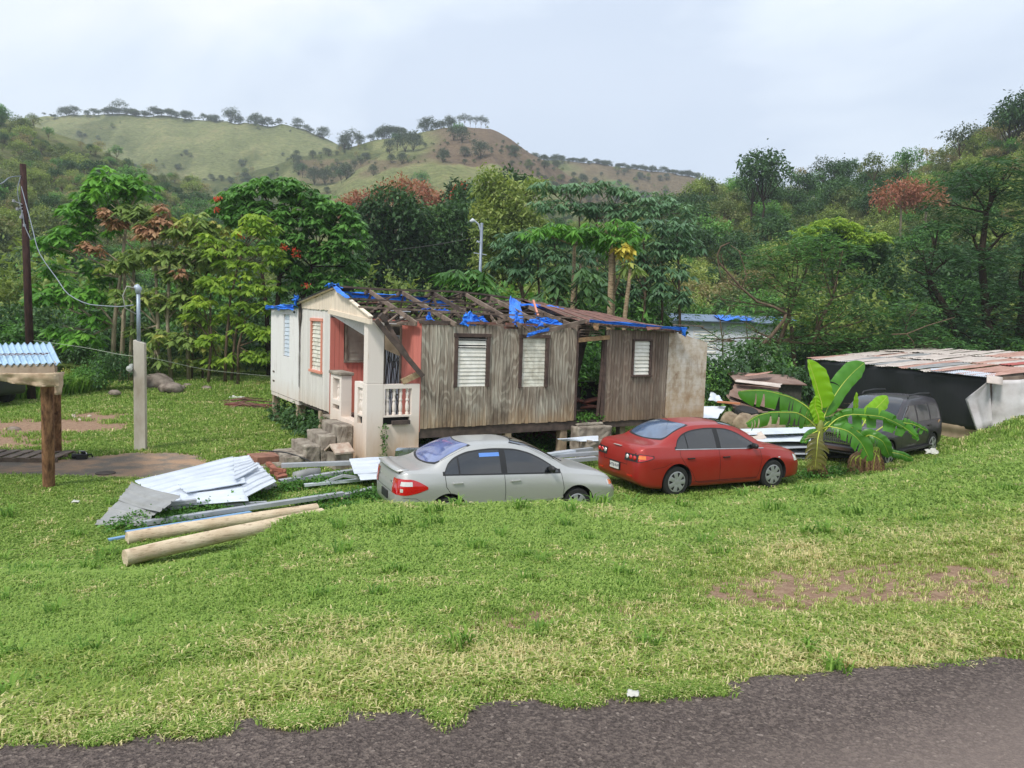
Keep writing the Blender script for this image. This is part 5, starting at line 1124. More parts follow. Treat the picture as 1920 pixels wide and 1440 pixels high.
# steps
st = MB(); tops = [.96, .74, .52, .30, .10]; 
for k, z in enumerate(tops): st.box((-.64-.36*k-(.08 if k > 2 else 0), .80-.02*k+.05*k, -.1), (-.26 if k == 0 else -.64-.36*(k-1)-.004, 1.98+.02*k, z))
so2 = st.obj('porch_steps', M_conc, house); bevel(so2, .03, 2)
dm = so2.modifiers.new('sub', 'SUBSURF'); dm.subdivision_type = 'SIMPLE'; dm.levels = dm.render_levels = 3
tx = bpy.data.textures.new('crumble', 'CLOUDS'); tx.noise_scale = .16; dd = so2.modifiers.new('disp', 'DISPLACE'); dd.texture = tx; dd.strength = .07; dd.mid_level = .5
st = MB(); st.box((5.42, -.75, -.05), (6.6, -.35, .52)); st.box((5.38, -.35, -.05), (6.5, .02, .80)); st.box((5.5, -.15, .80), (6.35, .0, .87)); so3 = st.obj('doorway_steps', M_conc, house); bevel(so3, .04, 2)
dm = so3.modifiers.new('sub', 'SUBSURF'); dm.subdivision_type = 'SIMPLE'; dm.levels = dm.render_levels = 3; dd = so3.modifiers.new('disp', 'DISPLACE'); dd.texture = tx; dd.strength = .08; dd.mid_level = .5
# piers
for (u, v_, s) in ((1.75, .12, .16), (3.5, .12, .17), (5.2, .15, .2), (7.3, .3, .18), (8.4, .3, .18), (.1, 4.25, .20), (.1, 6.4, .22), (.1, 9.25, .2), (2.0, 3.3, .18), (3.6, 3.3, .18), (5.2, 3.3, .18), (7, 3.3, .18), (2, 5.8, .18), (5, 5.8, .18), (8, 5.8, .18), (1.6, 9.2, .2), (3.0, 9.2, .2)):
    MB().box((u-s/2, v_-s/2, -.3), (u+s/2, v_+s/2, .86)).obj('pier', M_pier, house)
MB().tube([(.3, 5.2, 0), (.3, 5.2, .85)], .04, 8).obj('waste_pipe', simple('grey_pipe', rgb(120,130,140), .5), house)
# concrete block wall at the right end
cw = empty('concrete_wall', HO+HU*8.66, HA, 'bare stained concrete wall leaning off the right end of the wooden house', 'wall')
G = MB(); n_ = 24; P = []
for i in range(n_+1):
    x = 1.5*i/n_; zt_ = 3.33-.30*(x/1.5)**1.3+.02*float(fbm(x*6, 1, 3)); P.append((x, zt_))
fr, bk_ = [], []
m, t, out = nt('stained_render'); n1_ = noise(t, coords(t), 2.2, 7, .65); n2_ = noise(t, coords(t, 'Object', (1, 1, .3)), 5, 6, .7); sx = N(t, 'ShaderNodeSeparateXYZ'); L(t, coords(t), sx.inputs[0])
br = N(t, 'ShaderNodeTexBrick'); br.inputs['Scale'].default_value = 1; br.inputs['Brick Width'].default_value = .4; br.inputs['Row Height'].default_value = .2; br.inputs['Mortar Size'].default_value = .006
mp_ = N(t, 'ShaderNodeMapping'); mp_.inputs['Rotation'].default_value = (math.pi/2, 0, 0); L(t, N(t, 'ShaderNodeTexCoord').outputs['Object'], mp_.inputs[0]); L(t, mp_.outputs[0], br.inputs['Vector'])
c = ramp(t, n1_, [(.32, rgb(140,118,96)), (.48, rgb(186,172,154)), (.62, rgb(206,198,188))]); c = mix(t, ramp(t, n2_, [(.5, 0), (.72, .6)]), c, rgb(120,92,70))
c = mix(t, ramp(t, math_(t, 'ADD', math_(t, 'DIVIDE', sx.outputs[2], 4), math_(t, 'MULTIPLY', n1_, .25)), [(.35, .55), (.6, 0)]), c, rgb(176,134,92)); c = mix(t, math_(t, 'MULTIPLY', br.outputs['Fac'], .16), c, rgb(120,104,88))
bsdf(t, out, c, .9, bump=n2_, bstr=.4, bdist=.01, spec=.2); M_render = m
for a, b in zip(P, P[1:]): G.hexa([(a[0], 0, -.2), (b[0], 0, -.2), (b[0], .15, -.2), (a[0], .15, -.2), (a[0], 0, a[1]), (b[0], 0, b[1]), (b[0], .15, b[1]), (a[0], .15, a[1])], .5)
G.obj('wall_face', M_render, cw)
G = MB(); G.hexa([(1.36, .15, -.2), (1.5, .15, -.2), (1.5, 1.9, -.2), (1.36, 1.9, -.2), (1.36, .15, 3.0), (1.5, .15, 3.0), (1.5, 1.9, 2.8), (1.36, 1.9, 2.8)]); G.obj('return_wall', M_render, cw)
# a blue house mostly behind the trees on the right
bh = empty('neighbour_house', dp(1392, 640, 50)+Vector((0, 0, -3.4)), math.radians(-6), 'white neighbouring house with blue tarp on its roof, glimpsed through the trees', 'house')
MB().box((-4.2, 0, 0), (4.2, 6, 4.6)).obj('wall', simple('bright_wall', rgb(214,220,230), .8, var=.1), bh)
louvre(0, -3.1, -1.7, 2.6, 4.1, 0, 8, 45, .06, fm=M_wing, parent=bh)
louvre(0, .6, 1.8, 2.6, 4.0, 0, 8, 45, .06, fm=M_wing, parent=bh)
MB().grid([[(-4.6, -.5, 4.65), (4.6, -.5, 4.65)], [(-4.6, 3.2, 5.1), (4.6, 3.2, 5.1)]], .06).obj('roof', simple('faded_blue_roof', rgb(120,140,168), .6, c2=rgb(90,104,124)), bh); tarp('blue_tarp', [(-1.6, -.6, 4.75), (.6, -.6, 4.75), (.6, 2.2, 5.1), (-1.6, 2.2, 5.1)], 20, .12, parent=bh, seed=40); tarp('blue_tarp', [(2.2, -.6, 4.75), (3.4, -.6, 4.75), (3.4, 1.6, 5.0), (2.2, 1.6, 5.0)], 14, .12, parent=bh, seed=41)
# ---------------------------------------------------------------- yard things
M_paper = simple('white_scrap', rgb(190,190,182), .6, var=.12)
def metal(name, c, rough=.35, met=.6, c2=None, rust=0):
    m, t, out = nt(name); n = noise(t, coords(t), 1.5, 6, .6); n2_ = noise(t, coords(t), 7, 6, .7)
    col = ramp(t, n, [(.3, c2 or tuple(x*.75 for x in c[:3])+(1,)), (.7, c)]); col = mix(t, ramp(t, n2_, [(.62-.2*rust, 0), (.75, .3+.6*rust)]), col, rgb(120,84,66) if rust else rgb(110,112,112))
    bsdf(t, out, col, ramp(t, n2_, [(.3, rough), (.8, rough+.3)]), met, bump=n, bstr=.1, spec=.5); return m
M_galv = metal('galvanised_steel', rgb(186,190,196), .42, .4); M_wsheet = metal('white_zinc_sheet', rgb(220,226,234), .4, .3, rgb(196,204,214)); M_gsheet = metal('dull_zinc_sheet', rgb(160,162,162), .6, .3, rgb(128,128,126)); M_blue = metal('pale_blue_sheet', rgb(136,172,206), .45, .2, rgb(110,150,190)); M_rsheet = metal('rusted_sheet', rgb(150,128,116), .7, .2, rgb(110,88,78), .7)
M_fsheet = metal('faded_roof_sheet', rgb(206,196,186), .6, .15, rgb(168,156,148), .25); M_psheet = metal('pinkish_roof_sheet', rgb(188,150,136), .7, .1, rgb(150,112,98), .5)
def prof(kind, s, w):
    """rib height at distance s across a sheet of width w"""
    if kind == 'corr': return .012*math.sin(s*2*math.pi/.076)
    p = .30; q = (s+.05) % p; return .028*max(0, min(1, (q-.0)/.018, (.065-q)/.018)) if q < .07 else (.006 if .16 < q < .185 else .0)
def sheet(name, label, C, mat, kind='rib', across=1, sag=.03, group=None, curl=0.0, parent=None, n=None, seed=0, cat='roof sheet', thick=.003, jag=0.0):
    """C: four corners p00 p10 p11 p01; ribs run along p00-p10, profile varies toward p01"""
    C = [Vector(c) for c in C]; w = ((C[3]-C[0]).length+(C[2]-C[1]).length)/2; ln = ((C[1]-C[0]).length+(C[2]-C[3]).length)/2
    nc = n or max(8, int(w/(.0127 if kind == 'corr' else .018))); nl = max(6, int(ln/.12)); nn = (C[1]-C[0]).cross(C[3]-C[0]).normalized()
    if nn.z < 0: nn = -nn
    o = C[0]; P = []
    for i in range(nl+1):
        row = []; a = i/nl; 
        for j in range(nc+1):
            b = j/nc; p = C[0].lerp(C[1], a).lerp(C[3].lerp(C[2], a), b); s = w*b
            h = prof(kind, s, w)+sag*float(fbm(a*2+seed*1.3, b*2+seed, 3))+curl*((a-.5)**2+.0)*1.0
            row.append(p+nn*h-o+(C[1]-C[0]).normalized()*(jag*float(fbm(b*9+seed, 2, 2)) if i in (0, nl) else 0))
        P.append(row)
    ob = MB().grid(P, thick).obj(name, mat, parent, False, 60)
    if parent is None: ob.location = o; tag(ob, label, cat, group)
    else: ob.location = o
    return ob
gps = lambda L_, z: [gp(x, y, z if not hasattr(z, '__len__') else z[i]) for i, (x, y) in enumerate(L_)]
GS = 'galvanised roof sheets heaped on the left lawn'
sheet('roof_sheet', 'long white ribbed sheet lying at the back of the heap left of the porch', gps([(253,903),(437,858),(458,896),(318,944)], (.34,.42,.34,.25)), M_wsheet, group=GS, seed=1)
sheet('roof_sheet', 'white ribbed sheet at the right corner of the heap beside the bricks', gps([(440,900),(484,878),(467,855),(438,858)], (.44,.44,.44,.44)), M_wsheet, group=GS, seed=2)
sheet('roof_sheet', 'white ribbed sheet pointing down towards the porch bricks', gps([(463,932),(519,905),(482,868),(441,882)], (.30,.30,.42,.42)), M_wsheet, group=GS, seed=3)
sheet('roof_sheet', 'short white sheet overlapping the middle of the left heap', gps([(350,926),(462,908),(452,882),(330,905)], (.34,.36,.44,.42)), M_wsheet, group=GS, seed=4)
sheet('roof_sheet', 'white sheet with brown spot at the front of the left heap', gps([(345,950),(466,942),(462,908),(335,924)], (.22,.22,.34,.32)), M_wsheet, group=GS, seed=5)
sheet('roof_sheet', 'dull grey bent sheet hanging off the left side of the heap', gps([(338,933),(247,908),(222,938),(300,962)], (.40,.38,.26,.30)), M_gsheet, group=GS, seed=6, curl=.06)
sheet('roof_sheet', 'dull grey ribbed sheet touching the grass at the far left of the heap', gps([(302,955),(225,934),(178,985),(262,986)], (.30,.28,.06,.08)), M_gsheet, group=GS, seed=7)
sheet('roof_sheet', 'white sheet with pinkish scuffs beside the silver car boot', gps([(655,862),(737,857),(746,884),(664,889)], (.44,.44,.36,.36)), M_wsheet, group=GS, seed=8)
sheet('roof_sheet', 'second scuffed white sheet under the one by the silver car boot', gps([(668,886),(750,881),(755,893),(676,900)], (.36,.36,.30,.30)), M_wsheet, group=GS, seed=9)
sheet('roof_sheet', 'grey sheet end wedged under the heap left of the bricks', gps([(478,895),(510,900),(520,912),(470,925)], (.2,.2,.12,.12)), M_gsheet, group=GS, seed=10)
def chan(label, a, b, za, zb, w=.10, h=.06, mat=None, group='steel channels strewn between the logs and the porch'):
    A = gp(*a, za); B = gp(*b, zb); d = (B-A); ln = d.length; x = d.normalized(); y = Vector((-x.y, x.x, 0)).normalized(); z = x.cross(y); z = z if z.z > 0 else -z
    t_ = .004; mb = MB()
    def slab(y0, y1, z0, z1):
        P = []
        for xx in (0, ln):
            for (yy, zz) in ((y0, z0), (y1, z0), (y1, z1), (y0, z1)): P.append(x*xx+y*yy+z*zz)
        mb.hexa([P[0], P[4], P[5], P[1], P[3], P[7], P[6], P[2]])
    slab(-w/2, -w/2+t_, 0, h); slab(w/2-t_, w/2, 0, h); slab(-w/2+t_, w/2-t_, h-t_, h)
    o = mb.obj('steel_channel', mat or M_galv, None); o.location = A; return tag(o, label, 'channel', group)
chan('long steel channel running from the left heap towards the silver bumper', (268,985), (644,929), .10, .16, .12, .07)
chan('steel channel meeting the silver car bumper from the left', (640,934), (701,919), .12, .14, .12, .07)
chan('short steel channel below the grey bent sheet', (265,962), (386,946), .18, .2, .10, .06)
chan('smallest steel channel stub on top of the short one', (300,950), (368,942), .26, .27, .09, .06)
chan('steel channel behind the others below the concrete steps', (528,876), (664,871), .26, .30, .15, .08)
chan('steel channel lying in front of the grey duct', (524,906), (668,885), .14, .2, .14, .07)
chan('white topped channel in the weeds left of the silver boot', (570,912), (705,899), .12, .14, .09, .05, M_wsheet)
chan('bent steel channel sloping up, left half', (610,906), (644,894), .14, .26, .07, .05)
chan('bent steel channel sloping down, right half', (643,894), (690,900), .26, .18, .07, .05)
chan('thin channel half sunk in weeds beyond the logs', (400,950), (500,944), .16, .16, .06, .04)
chan('pale blue strip poking past the end of the upper log', (203,1014), (262,1003), .06, .08, .08, .03, M_blue)
chan('pale blue strip behind the upper log', (236,1000), (470,962), .10, .10, .10, .03, M_blue)
chan('grey steel channel between the bonnet of the silver car and the steps', (985,862), (1122,852), .26, .28, .16, .08)
chan('steel channel under the grey one behind the silver bonnet', (1000,872), (1118,862), .16, .2, .16, .08)
chan('white channel crossing behind the silver bonnet', (1010,857), (1075,848), .34, .34, .16, .06, M_wsheet)
chan('steel channel at the back of the strip pile beside the red boot', (1040,852), (1110,844), .3, .34, .12, .07)
sheet('roof_sheet', 'torn white sheet leaning behind the red car boot below the doorway', gps([(1045,823),(1122,818),(1122,828),(1060,829)], (.56,.6,.5,.46)), M_wsheet, group=GS, seed=12)
bk3 = MB(); bk3.tube([gp(641,945,.02)-gp(641,945,0), gp(641,934,.18)-gp(641,945,0)], .02, 4); o = bk3.obj('steel_bracket', M_pier, None); o.location = gp(641,945,0); tag(o, 'rusty upright bracket under the long channel end', 'bracket')
d = MB(); A = gp(552,893,.22); d.tube([gp(x,y,z)-A for x, y, z in ((552,893,.22),(565,890,.26),(580,886,.26),(600,885,.26))], .09, 14); o = d.obj('flexible_duct', M_gsheet, None, True); o.location = A; tag(o, 'grey curved duct among the steel channels', 'duct')
for i, (x, y, z) in enumerate(((516,888,.12),(524,893,.12),(520,884,.2),(528,897,.1),(512,880,.14),(532,888,.1),(505,874,.12))):
    b = bevel(MB().box((-.11, -.055, 0), (.11, .055, .075)).obj('brick', simple('red_brick', rgb(164,104,84), .9, c2=rgb(120,74,60), scale=12)), .006); b.location = gp(x, y, z); b.rotation_euler = (random.uniform(-.2,.2), random.uniform(-.2,.2), random.uniform(0, 3)); tag(b, 'loose red brick in the small pile between the heap of sheets and the steps', 'brick', 'bricks between the sheets and the steps')
def slab(lbl, px, py, z, w, l, h, rz, mat, name='concrete_slab', cat='slab'):
    b = bevel(MB().box((-w/2, -l/2, -.05), (w/2, l/2, h)).obj(name, mat), .015); b.location = gp(px, py, z); b.rotation_euler = (.03, .04, rz); tag(b, lbl, cat); return b
slab('reddish concrete paving leading to the lowest step', 540, 868, 0, 2.0, 1.3, .06, .5, M_conc)
slab('flat reddish stone beside the brick pile', 498, 868, .05, .7, .5, .2, .8, simple('red_stone', rgb(160,116,96), .9, c2=rgb(120,84,70)))
# logs
def log(label, a, b, ra, rb, z0, z1):
    A = gp(*a, z0); B = gp(*b, z1); B = A+(B-A).normalized()*(3.0 if a[1] > 1030 else 3.05); n = 26; mb = MB(); pts = [A.lerp(B, k/(n-1)) for k in range(n)]
    x = (B-A).normalized(); s = Vector((-x.y, x.x, 0)).normalized(); u_ = x.cross(s); V = []; m_ = 22
    for i, p in enumerate(pts):
        k = i/(n-1); r0 = ra+(rb-ra)*k
        for j_ in range(m_):
            an = 2*math.pi*j_/m_; rr = r0*(1+.05*float(fbm(j_*.6, i*.16, 3))-.04*max(0, math.sin(an*3+i*.1))**8); V.append(p-A+(s*math.cos(an)+u_*math.sin(an))*rr+s*.03*math.sin(k*5))
    Fc = [(i*m_+j_, i*m_+(j_+1) % m_, (i+1)*m_+(j_+1) % m_, (i+1)*m_+j_) for i in range(n-1) for j_ in range(m_)]+[tuple(range(m_-1, -1, -1)), tuple((n-1)*m_+k for k in range(m_))]
    m, t, out = nt('log_wood'); n_ = noise(t, coords(t, 'Object', (1, 1, 1), (0, 0, 0)), 1.4, 6, .6); v_ = coords(t, 'Object', (2.2, 2.2, 14), (0, 0, 0)); f_ = noise(t, v_, 3.2, 6, .7)
    bsdf(t, out, mix(t, ramp(t, f_, [(.36, .5), (.46, 0)]), ramp(t, n_, [(.3, rgb(180,158,130)), (.6, rgb(214,198,172)), (.75, rgb(212,176,154))]), rgb(110,84,62)), .85, bump=f_, bstr=.6, bdist=.02, spec=.2)
    o = mesh_obj('log', V, Fc, m, None, True); sharp(o, 50); o.location = A; tag(o, label, 'log', 'two peeled logs on the grass slope'); return o
log('nearer peeled log, its cut end lowest on the grass slope', (234,1046), (505,985), .112, .10, .22, .30)
log('farther peeled log, lying just below the channels and pale blue strips', (238,1010), (588,953), .102, .09, .12, .16)
# foil box and little concrete kennel by the porch
fb = MB(); P = []
for i in range(13):
    a = i/12; row = []
    for j_ in range(17):
        th = 2*math.pi*j_/16; sx_ = max(-1, min(1, 1.35*math.cos(th))); sy_ = max(-1, min(1, 1.35*math.sin(th))); z = .42*min(1, a*1.35); w = 1 if a < .74 else max(.02, (1-a)/.26)
        k = 1+.09*float(fbm(j_ % 16*1.7, i*.9, 3)); row.append((.42*sx_*w*k, .26*sy_*w*k, z+.03*float(fbm(j_ % 16, i, 3))))
    P.append(row)
o = fb.grid(P).obj('foil_wrapped_box', metal('crumpled_foil', rgb(196,204,210), .18, .95), None, False, 20); o.location = gp(765, 873, .08)+Vector((0,.2,0)); o.rotation_euler = (0, 0, .4); tag(o, 'crumpled silver foil covered box against the porch base', 'box')
kn = empty('concrete_kennel', HO+HU*-.72+HV*.42+Vector((0, 0, .02)), HA+math.radians(4), 'tiny gabled concrete pet house beside the porch steps', 'kennel')
for sx_ in (-1, 1): MB().box((sx_*.2-.02, -.2, 0), (sx_*.2+.02, .2, .42)).obj('side', M_conc, kn)
rf = MB(); rf.hexa([(-.26, -.24, .40), (0, -.24, .56), (0, .24, .56), (-.26, .24, .40), (-.26, -.24, .44), (0, -.24, .61), (0, .24, .61), (-.26, .24, .44)]); rf.hexa([(0, -.24, .56), (.26, -.24, .40), (.26, .24, .40), (0, .24, .56), (0, -.24, .61), (.26, -.24, .44), (.26, .24, .44), (0, .24, .61)]); rf.obj('roof', simple('kennel_roof', rgb(196,184,168), .9, c2=rgb(150,120,104), scale=7), kn); MB().box((-.2, .17, 0), (.2, .2, .42)).obj('back', M_conc, kn)
kn.rotation_euler = (0, 0, HA+math.radians(100))
# concrete service post with conduit, meter and cable
cp = empty('service_post', gp(264, 846, 0), .25, 'pale square concrete post with an electric meter, standing behind the drive', 'post')
G = MB(); G.hexa([(-.13,-.12,-.3),(.13,-.12,-.3),(.13,.12,-.3),(-.13,.12,-.3),(-.125,-.12,2.74),(.125,-.12,2.66),(.125,.12,2.66),(-.125,.12,2.74)]); bevel(G.obj('shaft', simple('post_concrete', rgb(196,192,180), .9, c2=rgb(150,140,124), scale=2.2, stretch=(1,1,.4)), cp), .01)
c0 = [(-.02,-.02,2.6),(-.02,-.02,3.9)]; G = MB(); G.tube(c0, .045, 10); G.obj('conduit', simple('conduit_grey', rgb(150,164,176), .5, .4), cp, True); G = MB(); G.tube([(-.02,-.02,3.86),(-.02,-.02,3.98),(-.06,-.06,4.05)], [.06,.085,.06], 10); G.obj('weatherhead', simple('conduit_head', rgb(176,188,200), .5, .3), cp, True)
G = MB(); G.tube([(-.04,-.08,3.98),(-.25,-.12,4.02),(-.34,-.12,3.8),(-.3,-.1,3.5),(-.06,-.05,3.36)], .012, 5); G.obj('service_cable', simple('cable_pale', rgb(170,170,160), .5), cp, True)
G = MB(); G.box((-.22,-.10,1.95),(-.13,.06,2.15)); G.lathe([(.001,0),(.07,0),(.07,-.1),(.001,-.12)], 14, (-.2, -.1, 2.05), 'y'); G.obj('meter_box', simple('meter_grey', rgb(186,190,184), .5, .2), cp)
MB().box((-.135,-.125,1.6),(-.125,-.105,2.5)).obj('cable_cover', M_blk, cp)
# timber utility pole
up = empty('utility_pole', gp(60, 752, 0), 0, 'tall dark brown timber power pole behind the blue roofed shelter', 'utility pole')
tp = dp(43, 308, 27.9)-up.location; G = MB(); G.tube([(0,0,-.5), tuple(tp*.5), tuple(tp)], [.14,.125,.10], 12); G.obj('shaft', bark('pole_wood', rgb(66,46,42), rgb(40,28,26)), up, True)
G = MB(); a = tp*.16; G.lathe([(.19,-.05),(.19,.05)], 12, tuple(a)); G.tube([tuple(a), tuple(a+Vector((-.45,-.1,-.02)))], .03, 6); G.lathe([(.001,-.1),(.1,-.08),(.1,.05),(.001,.1)], 10, tuple(a+Vector((-.55,-.1,-.03)))); G.obj('lamp_bracket', M_wing, up)
G = MB(); b = tp*.83
for k in range(4): G.tube([tuple(b+Vector((0,-.12,-.1*k))), tuple(b+Vector((-.25+.12*k,-.2,.1-.28*k)))], .02, 5); G.lathe([(.001,-.06),(.05,-.04),(.05,.04),(.001,.06)], 8, tuple(b+Vector((-.25+.12*k,-.2,.1-.28*k))))
G.obj('insulators', simple('insulator_grey', rgb(150,150,156), .5), up)
def wire(name, label, pts, r=.012, mat=None):
    A = Vector(pts[0]); n = 24; V = []
    P = [Vector(p) for p in pts]; xs_w = np.linspace(0, 1, len(P)); tt = np.linspace(0, 1, n); q_ = [[float(pchip(xs_w, [p[i] for p in P], x)) for i in range(3)] for x in tt]
    o = MB().tube([Vector(p)-A for p in q_], r, 5).obj(name, mat or simple('cable_grey', rgb(130,138,148), .5), None, True); o.location = A; return tag(o, label, 'cable')
wire('overhead_cable', 'thick grey cable sagging from the timber pole to the service post', [dp(40,350,27.7), dp(60,425,26), dp(72,470,25), dp(105,520,23.5), dp(130,553,22), dp(175,572,20.5), dp(220,575,19.4), dp(250,572,18.8)], .015)
wire('overhead_cable', 'pair of wires leaving the pole top to the left edge', [dp(40,330,27.8), dp(20,332,27), dp(2,344,26), dp(-60,345,22)], .018)
wire('overhead_cable', 'slack loop of cable hanging on the timber pole', [dp(38,332,27.6), dp(33,360,27.5), dp(40,395,27.5), dp(46,420,27.6), dp(58,450,27.5)], .015)
wire('washing_line', 'thin pale line strung from the timber pole past the service post to the house', [dp(62,638,27.6), dp(160,652,23), dp(255,668,18.9), dp(380,692,21), dp(512,706,25.6)], .008, simple('cord_pale', rgb(150,160,140), .6))
# shelter at the left
sh = empty('post_shelter', gp(92, 925, 0), 0, 'log post shelter with pale blue corrugated roof and cloth at the left edge', 'shelter'); so_l = sh.location
M_postw = bark('post_wood', rgb(150,112,82), rgb(74,50,38)); M_cloth = simple('canvas_cloth', rgb(204,184,158), .9, c2=rgb(150,124,100), scale=5, bstr=.4)
def post(b, top, r): 
    mb = MB(); V = []; n, m_ = 14, 16; b = Vector(b)-so_l; top = Vector(top)-so_l
    for i in range(n):
        p = b.lerp(top, i/(n-1))
        for k in range(m_): a = 2*math.pi*k/m_; rr = r*(1+.09*float(fbm(k*.9, i*.35, 3))); V.append((p.x+rr*math.cos(a), p.y+rr*math.sin(a), p.z))
    Fc = [(i*m_+j_, i*m_+(j_+1) % m_, (i+1)*m_+(j_+1) % m_, (i+1)*m_+j_) for i in range(n-1) for j_ in range(m_)]+[tuple((n-1)*m_+k for k in range(m_))]
    return mb.add(V, Fc).obj('post', M_postw, sh, True)
post(gp(92, 925, -.1), dp(88, 702, 14.25), .108); post(gp(106, 860, -.1), dp(103, 712, 17.3), .115); post(dp(-190, 925, 14.4)+Vector((0,0,-.3)), dp(-190, 700, 14.4), .12)
C = [dp(-330, 692, 14.1), dp(-330, 652, 16.6), dp(96, 645, 16.5), dp(115, 684, 14.1)]
def local(o, P): return [Vector(p)-o.location for p in P]
C_ = local(sh, C); nc = 340; P = []
for i in range(9):
    row = []
    for j_ in range(nc+1): p = C_[0].lerp(C_[1], i/8).lerp(C_[3].lerp(C_[2], i/8), j_/nc); w = (C[0]-C[3]).length*j_/nc; row.append(p+Vector((0, 0, .028*math.sin(w*2*math.pi/.12)+.02)))
    P.append(row)
m, t, out = nt('blue_corrugated'); wv = N(t, 'ShaderNodeSeparateXYZ'); L(t, coords(t), wv.inputs[0]); n_ = noise(t, coords(t), 3, 5, .6)
bsdf(t, out, ramp(t, n_, [(.3, rgb(150,180,204)), (.7, rgb(176,202,220))]), .5, .15, spec=.4); M_bcorr = m
MB().grid(P, .003).obj('roof', M_bcorr, sh, True)
G = MB(); ln = C_[3]-C_[0]
k = 0
while k*.12 < ln.length-0.2:
    p = C_[3].lerp(C_[2], .40)-ln.normalized()*(.12*k+.2); 
    if k < 16: G.lathe([(.001, .0), (.028, -.004), (.001, -.02)], 8, tuple(p+Vector((0, 0, .064)))); G.beam(tuple(p+Vector((.0,-.16,.03))), tuple(p+Vector((0,.10,.055))), .035, .006)
    k += 1
G.obj('rust_marks', M_rust, sh)
bmC = local(sh, [dp(-330, 704, 14.15), dp(104, 690, 14.15)]); G = MB(); G.beam(bmC[0], bmC[1], .06, .17); G.beam(bmC[1], local(sh, [dp(98, 655, 16.6)])[0], .06, .14); G.beam(local(sh, [dp(-330, 664, 16.6)])[0], local(sh, [dp(98, 655, 16.6)])[0], .06, .14); G.obj('beam', simple('beam_plank', rgb(176,160,140), .85, c2=rgb(136,118,98), scale=3), sh)
P = []
for i in range(41):
    a = i/40; px = -330+a*440; row = []
    for j_ in range(9):
        b = j_/8; top = dp(px, 699-.0*px, 14.05); drop = (.16+.10*math.sin(a*7+1)+(.35*max(0, .75-a)))*(b); fold = .05*math.sin(a*60+b*3)*b+.04*float(fbm(a*20, b*3, 3)); row.append(top-so_l+Vector((0, -.05-fold+.04*b, -drop)))
    P.append(row)
MB().grid(P, .006).obj('cloth', M_cloth, sh, True)
P = []
for i in range(13):
    th = -1.2+2.6*i/12; row = []
    for j_ in range(9): b = j_/8; c_ = dp(107, 697+42*b, 14.25)-so_l; r_ = .14*(1-.35*b)*(1+.25*float(fbm(i*.7, j_*.5, 3))); row.append(c_+Vector((r_*math.cos(th), r_*math.sin(th)-.05, 0)))
    P.append(row)
MB().grid(P, .006).obj('cloth_bundle', M_cloth, sh, True)
# street lamp (far)
sl = empty('street_lamp', (dp(898, 540, 45).x, 45, T(dp(898,540,45).x, 45)), 0, 'grey metal street lamp with curved arm rising behind the roof', 'street lamp'); B0 = sl.location
tp = dp(903.5, 418, 45)-B0; G = MB(); G.tube([(0,0,-.3), tuple(tp)], [.11,.08], 10); G.obj('pole', simple('lamp_grey', rgb(132,142,156), .5, .4), sl, True)
G = MB(); G.tube([dp(901,455,45)-B0, dp(901,432,45)-B0, dp(897,420,45)-B0, dp(891,415,45)-B0, dp(887,414,45)-B0], .05, 8); G.obj('arm', simple('lamp_arm', rgb(170,178,188), .5, .4), sl, True)
G = MB(); G.tube([dp(891,415,45)-B0, dp(886,413.5,45)-B0, dp(881,415,45)-B0], [.06,.14,.05], 8); G.obj('lamp_head', simple('lamp_head', rgb(206,212,218), .4), sl, True)
G = MB(); G.tube([dp(897,455,45)-B0, dp(898,452,45)-B0], .12, 6); G.tube([dp(888,474,45)-B0, dp(912,478,45)-B0], .03, 5); G.obj('crossbar', simple('lamp_arm', rgb(170,178,188)), sl)
wire('overhead_cable', 'thin dark wire crossing in front of the dark trees to the street lamp', [dp(735,470,45), dp(810,460,45), dp(898,445,45)], .02, M_blk)
# pallet, engine, cover, rocks, scrap in the back yard
pl_ = empty('pallet', gp(30, 860, 0), .1, 'old wooden pallet lying at the edge of the drive behind the log post', 'pallet')
for k in range(7): MB().box((-.95+.3*k, -.5, .10), (-.75+.3*k, .5, .12)).obj('plank', M_old, pl_)
for k in (-.48, 0, .42): MB().box((-.98, k, 0), (1.1, k+.07, .10)).obj('runner', M_old, pl_)
eg = empty('small_engine', gp(155, 862, 0), .3, 'small black engine part sitting on the drive edge near the service post', 'engine'); G = MB(); G.box((-.12,-.09,.02),(.10,.09,.14)); G.lathe([(.001,-.06),(.06,-.06),(.06,.06),(.001,.06)], 12, (-.16,0,.09), 'x'); bevel(G.obj('block', M_blk, eg), .012)
G = MB(); G.lathe([(.001,0),(.05,0),(.05,.05),(.001,.06)], 12, (.02,0,.14)); G.tube([(.1,0,.1),(.18,.02,.12),(.2,.02,.05)], .018, 6); G.obj('cylinder_head', M_dark, eg, True); MB().tube([(-.1,.05,.14),(-.08,.02,.2),(.05,.0,.2),(.08,0,.14)], .012, 5).obj('handle', M_chrome, eg)
o = MB().lathe([(.001,.012),(.19,.012),(.2,0)], 22).obj('drain_cover', M_oldd); o.location = gp(198, 887, .03); tag(o, 'dark round drain cover set in the dirt drive', 'drain cover')
o = MB().lathe([(.001,.03),(.06,.02),(.09,0)], 9).obj('flat_stone', M_rust); o.location = gp(196, 901, .03); tag(o, 'small rust brown stone just in front of the drain cover', 'stone')
